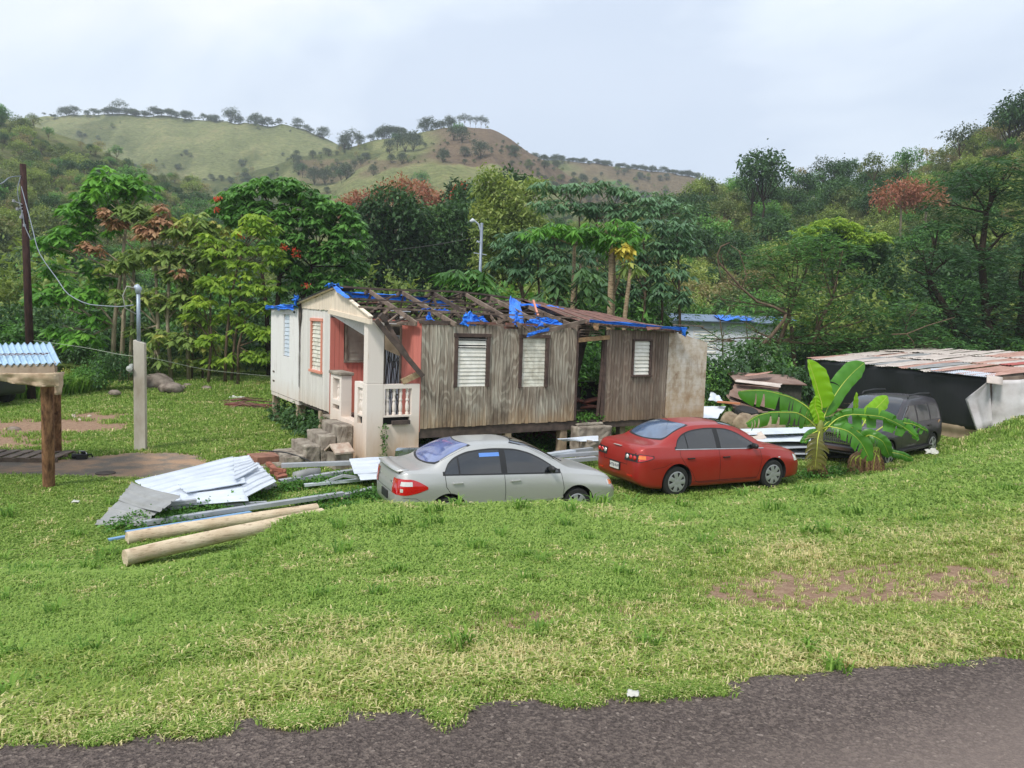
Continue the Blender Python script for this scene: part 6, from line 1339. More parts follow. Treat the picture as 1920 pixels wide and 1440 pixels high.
def rock(label, loc, s, mat, seed, name='boulder', cat='rock', grp=None):
    bm = bmesh.new(); bmesh.ops.create_icosphere(bm, subdivisions=4, radius=1)
    for v_ in bm.verts:
        p = v_.co; k = 1+.28*float(fbm(p.x*1.4+seed, p.y*1.4+p.z*1.1+seed*2, 4)); v_.co = Vector((p.x*s[0]*k, p.y*s[1]*k, max(p.z, -.4)*s[2]*k))
    me = bpy.data.meshes.new(name); bm.to_mesh(me); bm.free(); o = bpy.data.objects.new(name, me); COL.objects.link(o); me.materials.append(mat); o.location = loc; me.polygons.foreach_set('use_smooth', [True]*len(me.polygons)); return tag(o, label, cat, grp)
M_rock = simple('rock_grey', rgb(150,138,126), .95, c2=rgb(78,66,58), scale=3, bstr=.6)
rock('large grey brown boulder at the edge of the back trees, right of the service post', gp(283, 735, .0)+Vector((0,.6,.25)), (.75,.6,.48), M_rock, 3); rock('lower boulder to the right of the large one', gp(312, 738, .1)+Vector((0,.4,.15)), (.45,.4,.28), M_rock, 8)
for i, (x, y) in enumerate(((338,728),(352,724),(388,729),(215,737))): rock('small stone along the foot of the tree line', gp(x, y, .2), (.22,.2,.14), M_rock, 12+i, 'stone', 'stone', 'stones along the tree line')
rock('pale stone on the bare red earth left of the post', gp(25, 806, 0), (.2,.16,.1), M_rock, 20, 'stone', 'stone')
for i in range(9): rock('little pale rubble piece on the red earth', gp(random.uniform(135,170), random.uniform(765,790), 0), (.07,.06,.05), simple('rubble_pale', rgb(190,176,160), .9), 30+i, 'rubble', 'rubble', 'rubble pieces on the red earth')
o = tarp('white_rag', [(-.3,-.15,.03),(.3,-.1,.03),(.32,.2,.08),(-.2,.25,.1)], 12, .06, mat=M_paper, seed=50); o.parent = None; o.location = gp(442, 749, .02); tag(o, 'crumpled white rag on the lawn left of the wing', 'rag')
# scrap heap of rebar and sticks near the wing
for i in range(16):
    a = gp(random.uniform(405, 430), random.uniform(752, 768), .03); b = gp(random.uniform(480, 515), random.uniform(750, 768), .06)
    o = MB().tube([Vector((0,0,0)), (b-a)*.5+Vector((0,0,random.uniform(.03,.16))), b-a], .018, 5).obj('rusty_bar', M_rust, None, True); o.location = a; tag(o, 'thin rusty bar in the low scrap pile left of the wing', 'bar', 'rusty bars left of the wing')
o = MB().box((-.9,-.12,0),(.9,.12,.09)).obj('rusty_beam', simple('rusty_red', rgb(120,66,56), .9, c2=rgb(74,44,40))); o.location = gp(470, 762, .05); o.rotation_euler = (0,0,.1); tag(o, 'reddish rusty beam on top of the scrap bars', 'beam')
# piles behind the red car, at the right
GR = 'long steel sheets stacked behind the red car'
for i, (a, b, c_, d_, z, lb) in enumerate((((1350,806),(1598,799),(1600,809),(1350,818),.62,'topmost long white sheet behind the red car roof'),((1355,818),(1602,812),(1604,826),(1360,830),.50,'second long white sheet down behind the red car'),
        ((1390,832),(1600,826),(1602,838),(1400,842),.36,'grey long sheet in the middle of the stack behind the red car'),((1410,843),(1598,838),(1600,850),(1420,852),.22,'grey long sheet low in the stack behind the red car'),((1440,853),(1596,849),(1597,858),(1450,860),.1,'lowest long sheet in the stack behind the red car'))):
    sheet('long_sheet', lb, gps([a, b, c_, d_], z), M_wsheet if i < 2 else M_galv, group=GR, seed=20+i, cat='metal sheet')
sheet('long_sheet', 'pale curled sheet piece leaning on the stack by the red bonnet', gps([(1388,813),(1428,814),(1438,826),(1395,828)], (.6,.64,.5,.5)), M_fsheet, seed=27, curl=.3, cat='metal sheet')
for i, (C, mt, lb) in enumerate((([dp(1310,762,25.5),dp(1362,762,25.5),dp(1345,785,24.6),dp(1310,782,24.6)], M_wsheet, 'white corrugated sheet just right of the concrete wall'),
        ([dp(1378,722,26.5),dp(1462,735,26.2),dp(1450,770,25.2),dp(1364,742,25.6)], M_rsheet, 'wide rusty sheet sloping over the tyre'),
        ([dp(1380,712,26.6),dp(1466,720,26.6),dp(1462,726,26.1),dp(1378,716,26.1)], M_fsheet, 'bowed pale sheet above the rusty ones'),
        ([dp(1376,720,26.8),dp(1460,727,26.8),dp(1455,745,26.2),dp(1374,732,26.2)], M_rsheet, 'second rusty sheet under the bowed pale one'),
        ([dp(1400,702,27),dp(1448,697,27.6),dp(1440,700,26.9),dp(1397,706,26.6)], M_psheet, 'small pinkish sheet roofing the low coop'),
        ([dp(1362,740,26),dp(1420,768,25.5),dp(1440,775,25.2),dp(1375,765,25)], M_rsheet, 'steep rusty sheet resting against the tyre'))):
    sheet('scrap_sheet', lb, C, mt, kind='corr' if i < 4 else 'rib', seed=30+i, cat='metal sheet', group='scrap sheets between the concrete wall and the banana plants', jag=.06)
cb = empty('low_coop', dp(1425, 790, 27.5), 0, 'low mesh sided coop behind the rusty sheets', 'coop'); cz = T(cb.location.x, 27.5); cb.location.z = cz
G = MB(); G.box((-1.0,-.6,0),(1.2,.6,1.55)); G.obj('body', simple('dark_mesh', rgb(72,72,62), .9, c2=rgb(44,44,38), scale=14), cb); MB().grid([[(-1.2,-.8,1.62),(1.3,-.8,1.58)],[(-1.1,.7,1.85),(1.2,.7,1.8)]], .03).obj('roof', M_rsheet, cb)
ty = MB().lathe([(.2,-.1),(.33,-.11),(.37,-.06),(.37,.06),(.33,.11),(.2,.1)], 28, (0,0,0), 'z').obj('old_tyre', M_rub, None, False, 40); ty.location = dp(1400, 773, 24.8); ty.rotation_euler = (.25, .1, 0); tag(ty, 'black tyre lying on the rubble behind the red car', 'tyre')
o = MB().beam((0,0,0), tuple(dp(1388,757,25.0)-dp(1345,753,25.3)), .2, .05).obj('orange_board', simple('orange_board', rgb(190,124,86), .8)); o.location = dp(1345, 753, 25.3); tag(o, 'orange board sticking out of the scrap towards the wall', 'board')
o = tarp('bent_flashing', [(-.25,0,0),(.25,0,-.05),(.2,.3,.1),(-.1,.3,.25)], 8, .05, mat=M_wsheet, seed=61); o.parent = None; o.location = dp(1342, 750, 25.4); tag(o, 'bent pale flashing above the orange board', 'flashing')
for i in range(5):
    x = dp(1372+22*i, 792, 24.4); z = T(x.x, 24.4); rock('rubble block under the tyre', (x.x, 24.4+.3*random.random(), z+.25), (.35,.3,.45+.1*random.random()), M_pier, 70+i, 'rubble_block', 'rubble', 'rubble blocks under the tyre')
for i in range(7):
    a = dp(1372+random.uniform(0, 60), 778+random.uniform(-14, 14), 24.9); o = MB().beam((0,0,0), (random.uniform(.4,.9), random.uniform(-.4,.3), random.uniform(-.25,.1)), .09, .03).obj('scrap_timber', M_old); o.location = a; tag(o, 'piece of scrap timber in the pile around the tyre', 'timber', 'scrap timber around the tyre')
# timber and hoops under the house
for i, (a, b) in enumerate((((872,806),(918,818)),((985,812),(1000,832)),((940,822),(975,812)))):
    A = gp(*a, .35); B = gp(*b, .1); o = MB().tube([(0,0,0), tuple(B-A)], .02, 5).obj('stick', M_old, None, True); o.location = A; tag(o, ('thin pale stick leaning out from under the house floor', 'pale stick near the doorway steps', 'dark stick under the second window')[i], 'stick')
for i in range(3):
    c0_ = gp(1012+8*i, 828, .15); o = MB().tube([(.45*math.cos(a), .1*math.sin(a), .42*math.sin(a)) for a in np.linspace(0, math.pi, 12)], .015, 5).obj('wire_hoop', M_old, None, True); o.location = c0_; tag(o, 'bent hoop standing under the house beside the doorway steps', 'hoop', 'hoops under the house')
rock('reddish rubble block under the house floor', gp(1022, 838, .0)+Vector((0, .6, .2)), (.4,.3,.35), simple('red_rubble', rgb(130,80,64), .95, c2=rgb(84,52,44)), 90, 'rubble_block', 'rubble')
# litter on the verge
o = tarp('paper_scrap', [(-.028,-.018,.01),(.025,-.012,.01),(.022,.018,.02),(-.02,.016,.02)], 6, .008, mat=M_paper, seed=77); o.parent = None; o.location = gp(1187, 1307, 2.03); tag(o, 'small white paper scrap on the grass tongue at the road edge', 'litter')
for i, (x, y) in enumerate(((142,944),(1090,906))):
    o = tarp('white_scrap', [(-.06,-.04,.03),(.07,-.03,.03),(.05,.05,.05),(-.05,.05,.05)], 6, .015, mat=M_paper, seed=80+i); o.parent = None; p = gp(x, y, .05); o.location = p; tag(o, ('white scrap on the grass below the drive', 'white scrap near the silver bonnet')[i], 'litter')
# hose on the steps
wire('black_hose', 'black hose lying across the lowest steps', [HO+HU*-2.2+HV*1.7+Vector((0,0,.34)), HO+HU*-1.8+HV*1.2+Vector((0,0,.36)), HO+HU*-1.3+HV*.75+Vector((0,0,.2)), HO+HU*-1.1+HV*.6+Vector((0,0,.05))], .018, M_blk)
# ---------------------------------------------------------------- shed at the right
sd_ = empty('tarp_shed', (14.3, 22.8, 0), 0, 'low shed wrapped in black tarp with a patched corrugated roof', 'shed'); so_s = sd_.location
NL, NR = dp(1516, 672, 33), dp(1858, 706, 22.9); FL, FR = dp(1690, 655, 38.5), dp(2120, 672, 27.5)
lo = lambda p: Vector(p)-so_s
M_btarp = simple('black_tarp', (.016, .017, .02, 1), .55, c2=(.010, .011, .013, 1), scale=1.2, bstr=.5, stretch=(1, 1, .3)); P = []
for i in range(41):
    a = i/40; top = NL.lerp(NR, a); x = top.x; yb = top.y; bz = T(top.x-.1, top.y)+.05; zt_ = top.z-.02; row = []
    for j_ in range(11): b = j_/10; w = .05*math.sin(a*30+b)*b*(1-b)*2+.06*float(fbm(a*9, b*3, 3)); row.append(lo((x-.12-w, yb, bz+.32+(zt_-bz-.32)*b)))
    P.append(row)
MB().grid(P, .01).obj('black_tarp_wall', M_btarp, sd_, True)
C = [Vector((NL.x-.1, NL.y, T(NL.x, NL.y)-.1)), Vector((NR.x-.1, NR.y, T(NR.x, NR.y)-.3)), Vector((NR.x-.1, NR.y, 1.15)), Vector((NL.x-.1, NL.y, .45))]
w_ = [lo(c) for c in C]; P = []
for i in range(45):
    b = i/44; P.append([w_[0].lerp(w_[1], a/20).lerp(w_[3].lerp(w_[2], a/20), b)+Vector((-.03*math.sin(b*44/3.2), 0, 0)) for a in range(21)])
MB().grid(P, .004).obj('lower_corrugated_wall', metal('beige_corrugated', rgb(168,150,124), .7, .1, rgb(120,100,78), .2), sd_, True)
# roof: courses of sheets, each its own part; ribs run from the near edge up and away
rnd_ = random.Random(5)
for i in range(17):
    a0, a1 = i/17, (i+1.12)/17
    for k, (b0, b1) in enumerate(((-.03, .37), (.34, .7), (.66, 1.02))):
        n0, n1 = NL.lerp(NR, a0), NL.lerp(NR, min(a1, 1.06)); f0, f1 = FL.lerp(FR, a0), FL.lerp(FR, min(a1, 1.06)); dz = Vector((0, 0, .03*k+rnd_.uniform(0, .04)+.008*(i % 3)))
        C = [lo(n0.lerp(f0, b0+rnd_.uniform(-.02, .02)))+dz, lo(n0.lerp(f0, b1+rnd_.uniform(-.03, .03)))+dz, lo(n1.lerp(f1, b1+rnd_.uniform(-.03, .03)))+dz, lo(n1.lerp(f1, b0+rnd_.uniform(-.02, .02)))+dz]
        mt = rnd_.choice([M_fsheet]*7+[M_gsheet, M_psheet]); mt = M_psheet if (i > 9 and k == 0 and rnd_.random() < .6) else mt
        if (i, k) in ((14, 1), (15, 2), (16, 2)): mt = simple('red_roof_sheet', rgb(172,72,66), .6, c2=rgb(150,84,76))
        sheet('roof_sheet', None, C, mt, kind='corr' if i != 16 else 'rib', parent=sd_, seed=i*3+k, sag=.05, n=14, thick=.006)
C = [lo(dp(1745, 695, 25)), lo(dp(1745, 689, 26.5)), lo(dp(1868, 700, 23.4)), lo(dp(1862, 708, 22.4))]
sheet('roof_sheet', None, [C[0], C[1], C[2], C[3]], M_wsheet, kind='corr', parent=sd_, seed=90, sag=.02)
P = [[lo(dp(1850+10*j_, 703+j_*1.5+(1-math.cos(i/8*1.5))*16, 22.5-.05*i)) for j_ in range(4)] for i in range(9)]
MB().grid(P, .006).obj('roof_sheet', M_fsheet, sd_, True)
# white tarp front
M_wt = simple('white_tarp', rgb(206,204,206), .6, c2=rgb(172,166,164), scale=2, bstr=.3); P = []
R0 = dp(1858, 714, 22.6); R1 = dp(2150, 700, 21.0); zb0 = T(R0.x, R0.y)-.3
for i in range(41):
    a = i/40; top = R0.lerp(R1, a); bot = Vector((top.x, top.y, 1.0-.3)); 
    if a < .10: top = dp(1858-14*(1-a/.1)*0, 714, 22.6).lerp(top, a/.1)
    row = []
    for j_ in range(13):
        b = j_/12; w = .06*math.sin(a*44+1.5*b)*(1-b*.4)+.08*float(fbm(a*9, b*4, 3)); p = top.lerp(bot, b); row.append(lo((p.x, p.y-.05-w, p.z)))
    P.append(row)
MB().grid(P, .01).obj('white_tarp_wall', M_wt, sd_, True)
P = []
e0, e1, e2 = dp(1856, 714, 22.5), dp(1812, 748, 23.4), dp(1834, 810, 22.7); 
for i in range(9):
    a = i/8; edge = e0.lerp(e1, a*2) if a < .5 else e1.lerp(e2, a*2-1); r2 = e0.lerp(Vector((e0.x+.15, e0.y-.1, .9)), a); P.append([lo(edge.lerp(r2, j_/6)+Vector((-.06, -.05, 0))+Vector((-.03*math.sin(j_*2), 0, 0))) for j_ in range(7)])
MB().grid(P, .008).obj('white_tarp_flap', M_wt, sd_, True)
G = MB(); G.beam(lo(R0+Vector((.1,.1,.02))), lo(R1+Vector((0,.1,.15))), .08, .12); G.beam(lo(NR+Vector((.3,.2,-.05))), lo(FR+Vector((-.1,0,-.1))), .08, .12); G.beam(lo(dp(1862,710,22.7)), lo(Vector((dp(1862,710,22.7).x, 22.7, .6))), .1, .1); G.obj('roof_frame', M_old, sd_)
MB().box(tuple(lo((R0.x+.2, R0.y+.3, .4))), tuple(lo((R1.x+2, R1.y+4, 1.8)))).obj('inner_dark_cloth', M_btarp, sd_)
wire('dry_stem', 'dry crooked stem in front of the corrugated shed wall', [dp(1742,842,22.0), dp(1750,815,22.0), dp(1756,796,22.0), dp(1762,787,22.0)], .02, M_raw)
o = tarp('plastic_bag', [(-.18,-.1,.03),(.2,-.08,.03),(.16,.12,.14),(-.14,.12,.13)], 12, .05, mat=M_paper, seed=88); o.parent = None; p = gp(1746, 851, .2); o.location = p; tag(o, 'white plastic bag by the dark vehicle rear wheel', 'bag')
# ---------------------------------------------------------------- banana plants
def banana_mat(name, c1, c2):
    m, t, out = nt(name); r = attr(t, 'rnd'); n = noise(t, coords(t), 4, 5, .6); c = mix(t, n, c1, c2); c = mix(t, 1.0, c, ramp(t, r, [(0, .85), (1, 1.1)]), 'MULTIPLY')
    b = N(t, 'ShaderNodeBsdfPrincipled'); L(t, c, b.inputs['Base Color']); b.inputs['Roughness'].default_value = .38; tr = N(t, 'ShaderNodeBsdfTranslucent'); L(t, mix(t, 1.0, c, (1.2, 1.2, .4, 1), 'MULTIPLY'), tr.inputs[0])
    ms_ = N(t, 'ShaderNodeMixShader'); ms_.inputs[0].default_value = .42; L(t, b.outputs[0], ms_.inputs[1]); L(t, tr.outputs[0], ms_.inputs[2]); L(t, ms_.outputs[0], out.inputs[0]); return m
MBn = banana_mat('banana_leaf', rgb(66,124,40), rgb(96,156,56)); MBy = banana_mat('banana_leaf_young', rgb(120,176,30), rgb(150,200,44)); MBo = banana_mat('banana_leaf_old', rgb(92,104,52), rgb(140,128,76)); M_rib = simple('banana_midrib', rgb(190,200,84), .5, var=.1); M_bst = simple('banana_stem', rgb(126,148,56), .6, c2=rgb(110,90,56), scale=4, stretch=(1,1,.4)); M_dead = simple('banana_dead_leaf', rgb(150,118,88), .9, c2=rgb(96,70,52), scale=5, bstr=.5)
def bleaf(parent, pts, wl, wr_, droop, mat, seed=0, tear=.5, Y=None, nrm=None, base=0.0):
    """leaf with torn blades: pts midrib in world; wl/wr half widths; droop 0 flat .. 1 hanging"""
    o = parent.location; P = [Vector(p) for p in pts]; k = np.linspace(0, 1, len(P)); n = 44; g = random.Random(seed)
    C = [Vector([float(pchip(k, [p[i] for p in P], x)) for i in range(3)]) for x in np.linspace(0, 1, n)]
    L_ = sum((C[i+1]-C[i]).length for i in range(n-1)); mb = MB(); rib = MB(); view = Vector((0, -1, .25)).normalized() if nrm is None else Vector(nrm)
    for s, hw in ((1, wl), (-1, wr_)):
        if hw <= 0: continue
        i = int(base*n)
        while i < n-1:
            seg = g.randint(2, 6) if g.random() < tear else n; j_ = min(n-1, i+seg); dr = min(.97, droop*g.uniform(.7, 1.25)); hj = g.uniform(.78, 1.06) if tear > .3 else 1.0; rows = []
            for q_ in range(i, j_+1):
                tt = q_/(n-1); tn = (C[min(q_+1, n-1)]-C[max(q_-1, 0)]).normalized(); side = tn.cross(view).normalized()*s
                if side.length < .1: side = Vector((s, 0, 0))
                prof_ = min(1, ((tt-base)/.14) if tt > base else 0)**.6*min(1, (1-tt)/.22+.02)**.55; w = hw*prof_*hj; row = []
                for m_ in range(6):
                    b = m_/5; dn = side*(1-dr)+Vector((0, 0, -1))*dr; a1 = side.lerp(dn, b).normalized(); off = a1*w*b+view*(.10*w*math.sin(b*2.4))+tn*.12*w*b
                    off += view*.015*math.sin(q_*1.1+seed)*b; row.append(C[q_]+off-o)
                rows.append(row)
            if seg < n and len(rows) > 2: rows[-1] = [p.lerp(rows[-3][ii], .45*ii/5) for ii, p in enumerate(rows[-1])]; rows[0] = [p.lerp(rows[2][ii], .35*ii/5) for ii, p in enumerate(rows[0])]
            mb.grid(rows); i = j_
    lf = mb.obj('leaf', mat, parent, True)
    rib.tube([c-o+view*.004 for c in C[::3]], [max(.004, .018*(1-i_/14)) for i_ in range(len(C[::3]))], 5); rib.obj('midrib', M_rib, lf, True)
    return lf
def Lp(pts, Y): return [dp(x, y, yy) for (x, y), yy in zip(pts, Y if hasattr(Y, '__len__') else [Y]*len(pts))]
b1 = empty('banana_plant', gp(1530, 896, 0)+Vector((0, 0, T(gp(1530,896,0).x, gp(1530,896,0).y))), 0, 'taller banana plant with upright bright leaves, nearest the red car front', 'banana plant')
Yb = b1.location.y; G = MB(); G.tube([(0,0,-.2), tuple(dp(1533,850,Yb)-b1.location), tuple(dp(1537,800,Yb)-b1.location), tuple(dp(1538,776,Yb)-b1.location)], [.13,.115,.09,.05], 14); G.obj('trunk', M_bst, b1, True)
bleaf(b1, Lp([(1538,800),(1541,765),(1534,735),(1524,700),(1515,674)], [Yb,Yb,Yb-.05,Yb-.1,Yb-.1]), .36, .09, .25, MBy, 1, .1, base=.25)
bleaf(b1, Lp([(1540,800),(1549,771),(1577,724),(1601,697),(1621,680)], [Yb,Yb+.1,Yb+.2,Yb+.3,Yb+.4]), .28, .32, .22, MBn, 2, .7, base=.18)
bleaf(b1, Lp([(1534,800),(1520,770),(1500,754),(1473,742),(1425,732),(1384,734)], [Yb,Yb-.1,Yb-.1,Yb-.2,Yb-.3,Yb-.4]), .10, .42, .85, MBn, 3, .9, base=.12)
bleaf(b1, Lp([(1532,803),(1512,784),(1487,773),(1453,773),(1420,780),(1398,794)], [Yb,Yb-.2,Yb-.4,Yb-.6,Yb-.7,Yb-.8]), .08, .34, .85, MBn, 4, .95, base=.12)
bleaf(b1, Lp([(1540,815),(1556,797),(1572,784),(1601,777),(1645,780),(1688,797),(1722,822)], [Yb,Yb-.1,Yb-.1,Yb-.2,Yb-.2,Yb-.2,Yb-.2]), .08, .38, .85, MBn, 5, .98, base=.2)
bleaf(b1, Lp([(1537,808),(1533,825),(1531,850),(1528,880)], [Yb-.05,Yb-.3,Yb-.35,Yb-.35]), .30, .30, .35, MBo, 6, .9, base=.08)
bleaf(b1, Lp([(1540,805),(1556,800),(1584,806),(1612,827),(1632,864)], [Yb,Yb-.3,Yb-.45,Yb-.5,Yb-.5]), .25, .28, .45, MBn, 7, .85, base=.25)
bleaf(b1, Lp([(1536,800),(1534,780),(1528,760),(1530,742)], [Yb,Yb-.1,Yb-.15,Yb-.2]), .16, .16, .3, MBy, 8, .2, base=.1)
bleaf(b1, Lp([(1537,806),(1520,815),(1508,830)], [Yb,Yb-.2,Yb-.3]), .16, .10, .6, MBn, 18, .6); bleaf(b1, Lp([(1540,803),(1556,790),(1580,788)], [Yb,Yb+.2,Yb+.3]), .16, .16, .6, MBn, 19, .6)
for i in range(9):
    x = random.uniform(1518, 1545); bleaf(b1, Lp([(1534+random.uniform(-6,6),862),(x,880),(x+random.uniform(-6,6),900)], [Yb-.1,Yb-.2,Yb-.15]), .10, .10, .6, M_dead, 40+i, .5)
b2p = gp(1638, 884, 0); b2 = empty('banana_plant', (b2p.x, b2p.y-.3, T(b2p.x, b2p.y-.3)), 0, 'shorter clump of banana leaves in front of the dark vehicle door', 'banana plant'); Y2 = b2.location.y
G = MB(); G.tube([(0,0,-.2), tuple(dp(1636,850,Y2)-b2.location), tuple(dp(1632,815,Y2)-b2.location)], [.15,.12,.06], 12); G.tube([(-.35,.1,-.2), tuple(dp(1615,858,Y2)-b2.location)], [.13,.08], 12); G.obj('trunk', M_bst, b2, True)
bleaf(b2, Lp([(1616,800),(1629,778),(1647,761),(1664,743)], [Y2,Y2+.1,Y2+.2,Y2+.3]), .19, .20, .15, MBy, 9, .2, base=.1)
bleaf(b2, Lp([(1640,810),(1674,792),(1706,794),(1740,809)], [Y2,Y2+.1,Y2+.1,Y2+.1]), .04, .22, .75, MBn, 10, .9, base=.2)
bleaf(b2, Lp([(1614,828),(1630,816),(1654,827),(1668,856)], [Y2,Y2-.2,Y2-.3,Y2-.3]), .22, .22, .45, MBn, 11, .5, base=.1)
bleaf(b2, Lp([(1650,850),(1669,848),(1690,852),(1712,862)], [Y2-.1,Y2-.2,Y2-.3,Y2-.3]), .14, .14, .5, MBn, 12, .5)
bleaf(b2, Lp([(1606,830),(1606,790),(1604,762),(1606,735)], [Y2+.2,Y2+.2,Y2+.2,Y2+.2]), .07, .07, .2, MBy, 13, .1)
bleaf(b2, Lp([(1632,840),(1612,812),(1590,800),(1566,802)], [Y2,Y2+.1,Y2+.1,Y2+.1]), .16, .18, .6, MBn, 14, .6)
for i in range(14):
    x = random.uniform(1596, 1662); bleaf(b2, Lp([(1634+random.uniform(-18,18),838),(x,862),(x+random.uniform(-6,6),888)], [Y2-.1,Y2-.25,Y2-.2]), .12, .12, .6, M_dead, 60+i, .5)
# ---------------------------------------------------------------- trees behind the yard
photo_tree('umbrella_leaved_tree', 'tall tree with domes of drooping bright green leaves, right of the timber pole', 'tree', (222,722), 34.5,
  [[(205,722),(214,610),(226,520),(236,430)],[(228,722),(232,600),(234,500)],[(240,722),(248,600),(252,470)]],
  [(205,352,46,0,38),(256,358,36,.3,32),(175,368,26,0,26),(150,400,34,0,34),(128,452,34,-.5,30),(92,462,34,0,26),(148,440,30,0,26),(170,412,26),(215,432,18),(180,505,30,.5,20),
   (84,560,38,-.5,26),(120,548,36,0,26),(165,560,34,-.3,26),(180,600,30),(150,640,34,0,26),(110,620,26),(230,390,30,1,20),(100,510,24,1,20),(205,530,24,1,20)], 'drape', 'bright', 'pale', .36, 9, 1.5, tr=.12, low=-.2)
photo_tree('umbrella_leaved_tree', 'olive leaved tree with browned leaf clusters behind the service post', 'tree', (300,724), 34.0,
  [[(292,724),(296,610),(292,500),(285,450)],[(318,724),(314,600),(318,480)],[(352,724),(350,600),(345,500)]],
  [(240,402,30),(268,395,26),(300,420,34,0,24),(335,432,34,0,26),(370,415,26),(262,480,36,0,22),(300,475,34,0,20),(228,500,32,0,20),(340,482,36,0,24),(385,478,30),(330,520,34,0,22),(375,530,34,0,24),(240,560,30),(290,560,32),(330,580,34),(310,640,34,0,24),(285,675,28),(345,640,30),(355,560,30),(260,620,26)],
  'drape', 'olive', 'pale', .36, 8, 1.35, tr=.10, low=-.3, extra=[('dead_leaves', [clusters(dp(x, y, 33.4), (.35,.3,.22), 12, 7, .26, 'drape') for x, y in ((196,398),(212,415),(272,425),(290,430),(225,418),(300,412),(275,440),(312,420),(160,462),(180,468),(338,512),(300,392))], LM['brown'], .5)])
photo_tree('broad_leaved_tree', 'big rounded tree with glossy mid green leaves behind the left half of the house', 'tree', (515,722), 35.5,
  [[(520,722),(518,600),(524,520),(528,450),(530,420)],[(505,722),(500,580),(490,500)],[(545,722),(560,590),(585,500)]],
  [(450,372,40,0,26),(485,355,36,0,22),(530,352,44,0,24),(570,372,44,0,26),(610,385,40,0,24),(640,405,36),(662,425,26),(560,410,50,0,26),(500,400,46,0,26),(450,410,36),(600,430,44,0,26),(650,450,34),(530,450,40),(575,470,44,0,28),(625,480,40),(660,500,30),(540,500,34),(590,520,40),(640,530,34),(415,395,26),(560,540,36),(610,545,34)],
  'drape', 'mid', 'dark', .30, 9, 1.5, tr=.13, low=-.4)
photo_tree('yellow_green_tree', 'slender yellow green saplings with layered leaf whorls just left of the house', 'tree', (430,727), 33.2,
  [[(422,727),(424,650),(432,560),(446,500)],[(432,727),(440,640),(452,570),(450,530)],[(395,727),(396,640),(394,560)],[(450,727),(447,650),(460,600)]],
  [(478,415,26,0,18),(500,432,24,0,18),(470,438,26,0,18),(500,470,28,0,20),(520,490,24,0,18),(452,470,26),(436,495,30,0,14),(480,500,26,0,14),(455,520,34,0,14),(398,530,28,0,14),(425,545,34,0,16),(470,545,34,0,16),(500,540,26,0,18),(410,475,30,0,16),(395,455,26),(455,575,34,0,16),(495,580,26,0,22),(430,600,30,0,16),(380,570,30,0,18),(365,600,28),(400,640,30,0,18),(470,620,34,0,18),(500,630,26),(455,670,34,0,18),(490,670,26),(410,680,26)],
  'drape', 'lime', 'mid', .30, 7, .95, tr=.075, low=-.1)
photo_tree('olive_sapling', 'thin olive sapling filling the gap between the service post and the yellow green trees', 'tree', (362,726), 34.6,
  [[(360,726),(362,640),(366,560)],[(376,726),(378,620)]], [(380,440,30),(410,430,26),(350,450,24),(395,500,26),(365,490,26),(345,600,26),(375,610,28),(340,560,24),(385,650,28),(350,680,28),(420,455,24)], 'drape', 'olive', 'mid', .30, 8, 1.1, tr=.06, low=-.3)
fl = [clusters(dp(x, y, 32.8), (.15,.12,.08), 8, 5, .08, 'rand', tone=.5) for x, y in ((408,372),(414,374),(404,392),(451,443),(532,464),(553,470),(555,480),(574,536))]
V, Fc, r = leafmesh(fl, .6, .1, .1); tag(mesh_obj('red_blossom', V, Fc, LM['red'], None, False, {'rnd': ('FACE', r)}), 'red blossom heads dotted on the trees left of the house', 'flowers', kind='stuff')
# dark trees behind the roof
for (n_, lb, x, y0, Y, bl, kd, mt, sz, per) in (
  ('mango_tree', 'dense round dark green tree rising behind the gable', 735, 560, 58, [(735,385,46,0,36),(700,410,40),(770,410,40),(740,440,50),(700,460,44),(780,460,40),(740,500,54),(690,510,40),(785,510,40),(720,545,40),(770,550,40)], 'rand', 'dark', .38, 6),
  ('mango_tree', 'wide dark tree to the right of the round dark one', 830, 560, 62, [(820,420,46),(860,410,36),(800,450,44),(850,450,46),(890,470,44),(820,490,54),(870,510,50),(910,520,40),(830,540,50),(930,480,34),(900,430,28)], 'rand', 'dark', .40, 6),
  ('bamboo_clump', 'tall feathery khaki green clump rising right of the street lamp', 940, 560, 56, [(915,345,26,0,30),(945,365,34,0,34),(925,400,40,0,34),(965,400,36),(990,420,36),(930,440,44),(975,450,48),(935,490,48),(985,500,44),(945,530,50),(1000,360,26,3,24)], 'rand', 'khaki', .34, 7),
  ('dark_crown_tree', 'near black tree crown against the brown hill, above the house ridge', 905, 560, 68, [(880,372,34),(905,395,44),(870,410,40),(955,345,30,6,26),(975,352,26,6,22),(900,440,44),(880,470,40)], 'rand', 'dark', .42, 6),
  ('red_flowering_tree', 'dark tree with orange red blossoms near the hill foot', 868, 560, 75, [(862,362,26,0,22),(885,375,26),(850,385,22)], 'rand', 'dark', .4, 6)):
    photo_tree(n_, lb, 'tree', (x, y0), Y, [[(x,y0),(x+3,y0-60),(x,y0-110)]], bl, kd, mt, 'dark', sz, per, 1.5, tr=.22, low=-.6)
V, Fc, r = leafmesh([clusters(dp(x, y, 73), (.4,.3,.2), 7, 5, .18, 'rand', tone=.6) for x, y in ((858,352),(868,345),(874,356),(852,364),(846,370),(868,370),(862,378),(735,415),(722,432),(716,428))], .6, .1, .1)
tag(mesh_obj('orange_blossom', V, Fc, LM['red'], None, False, {'rnd': ('FACE', r)}), 'orange red blossoms on the dark trees below the brown hill', 'flowers', kind='stuff')
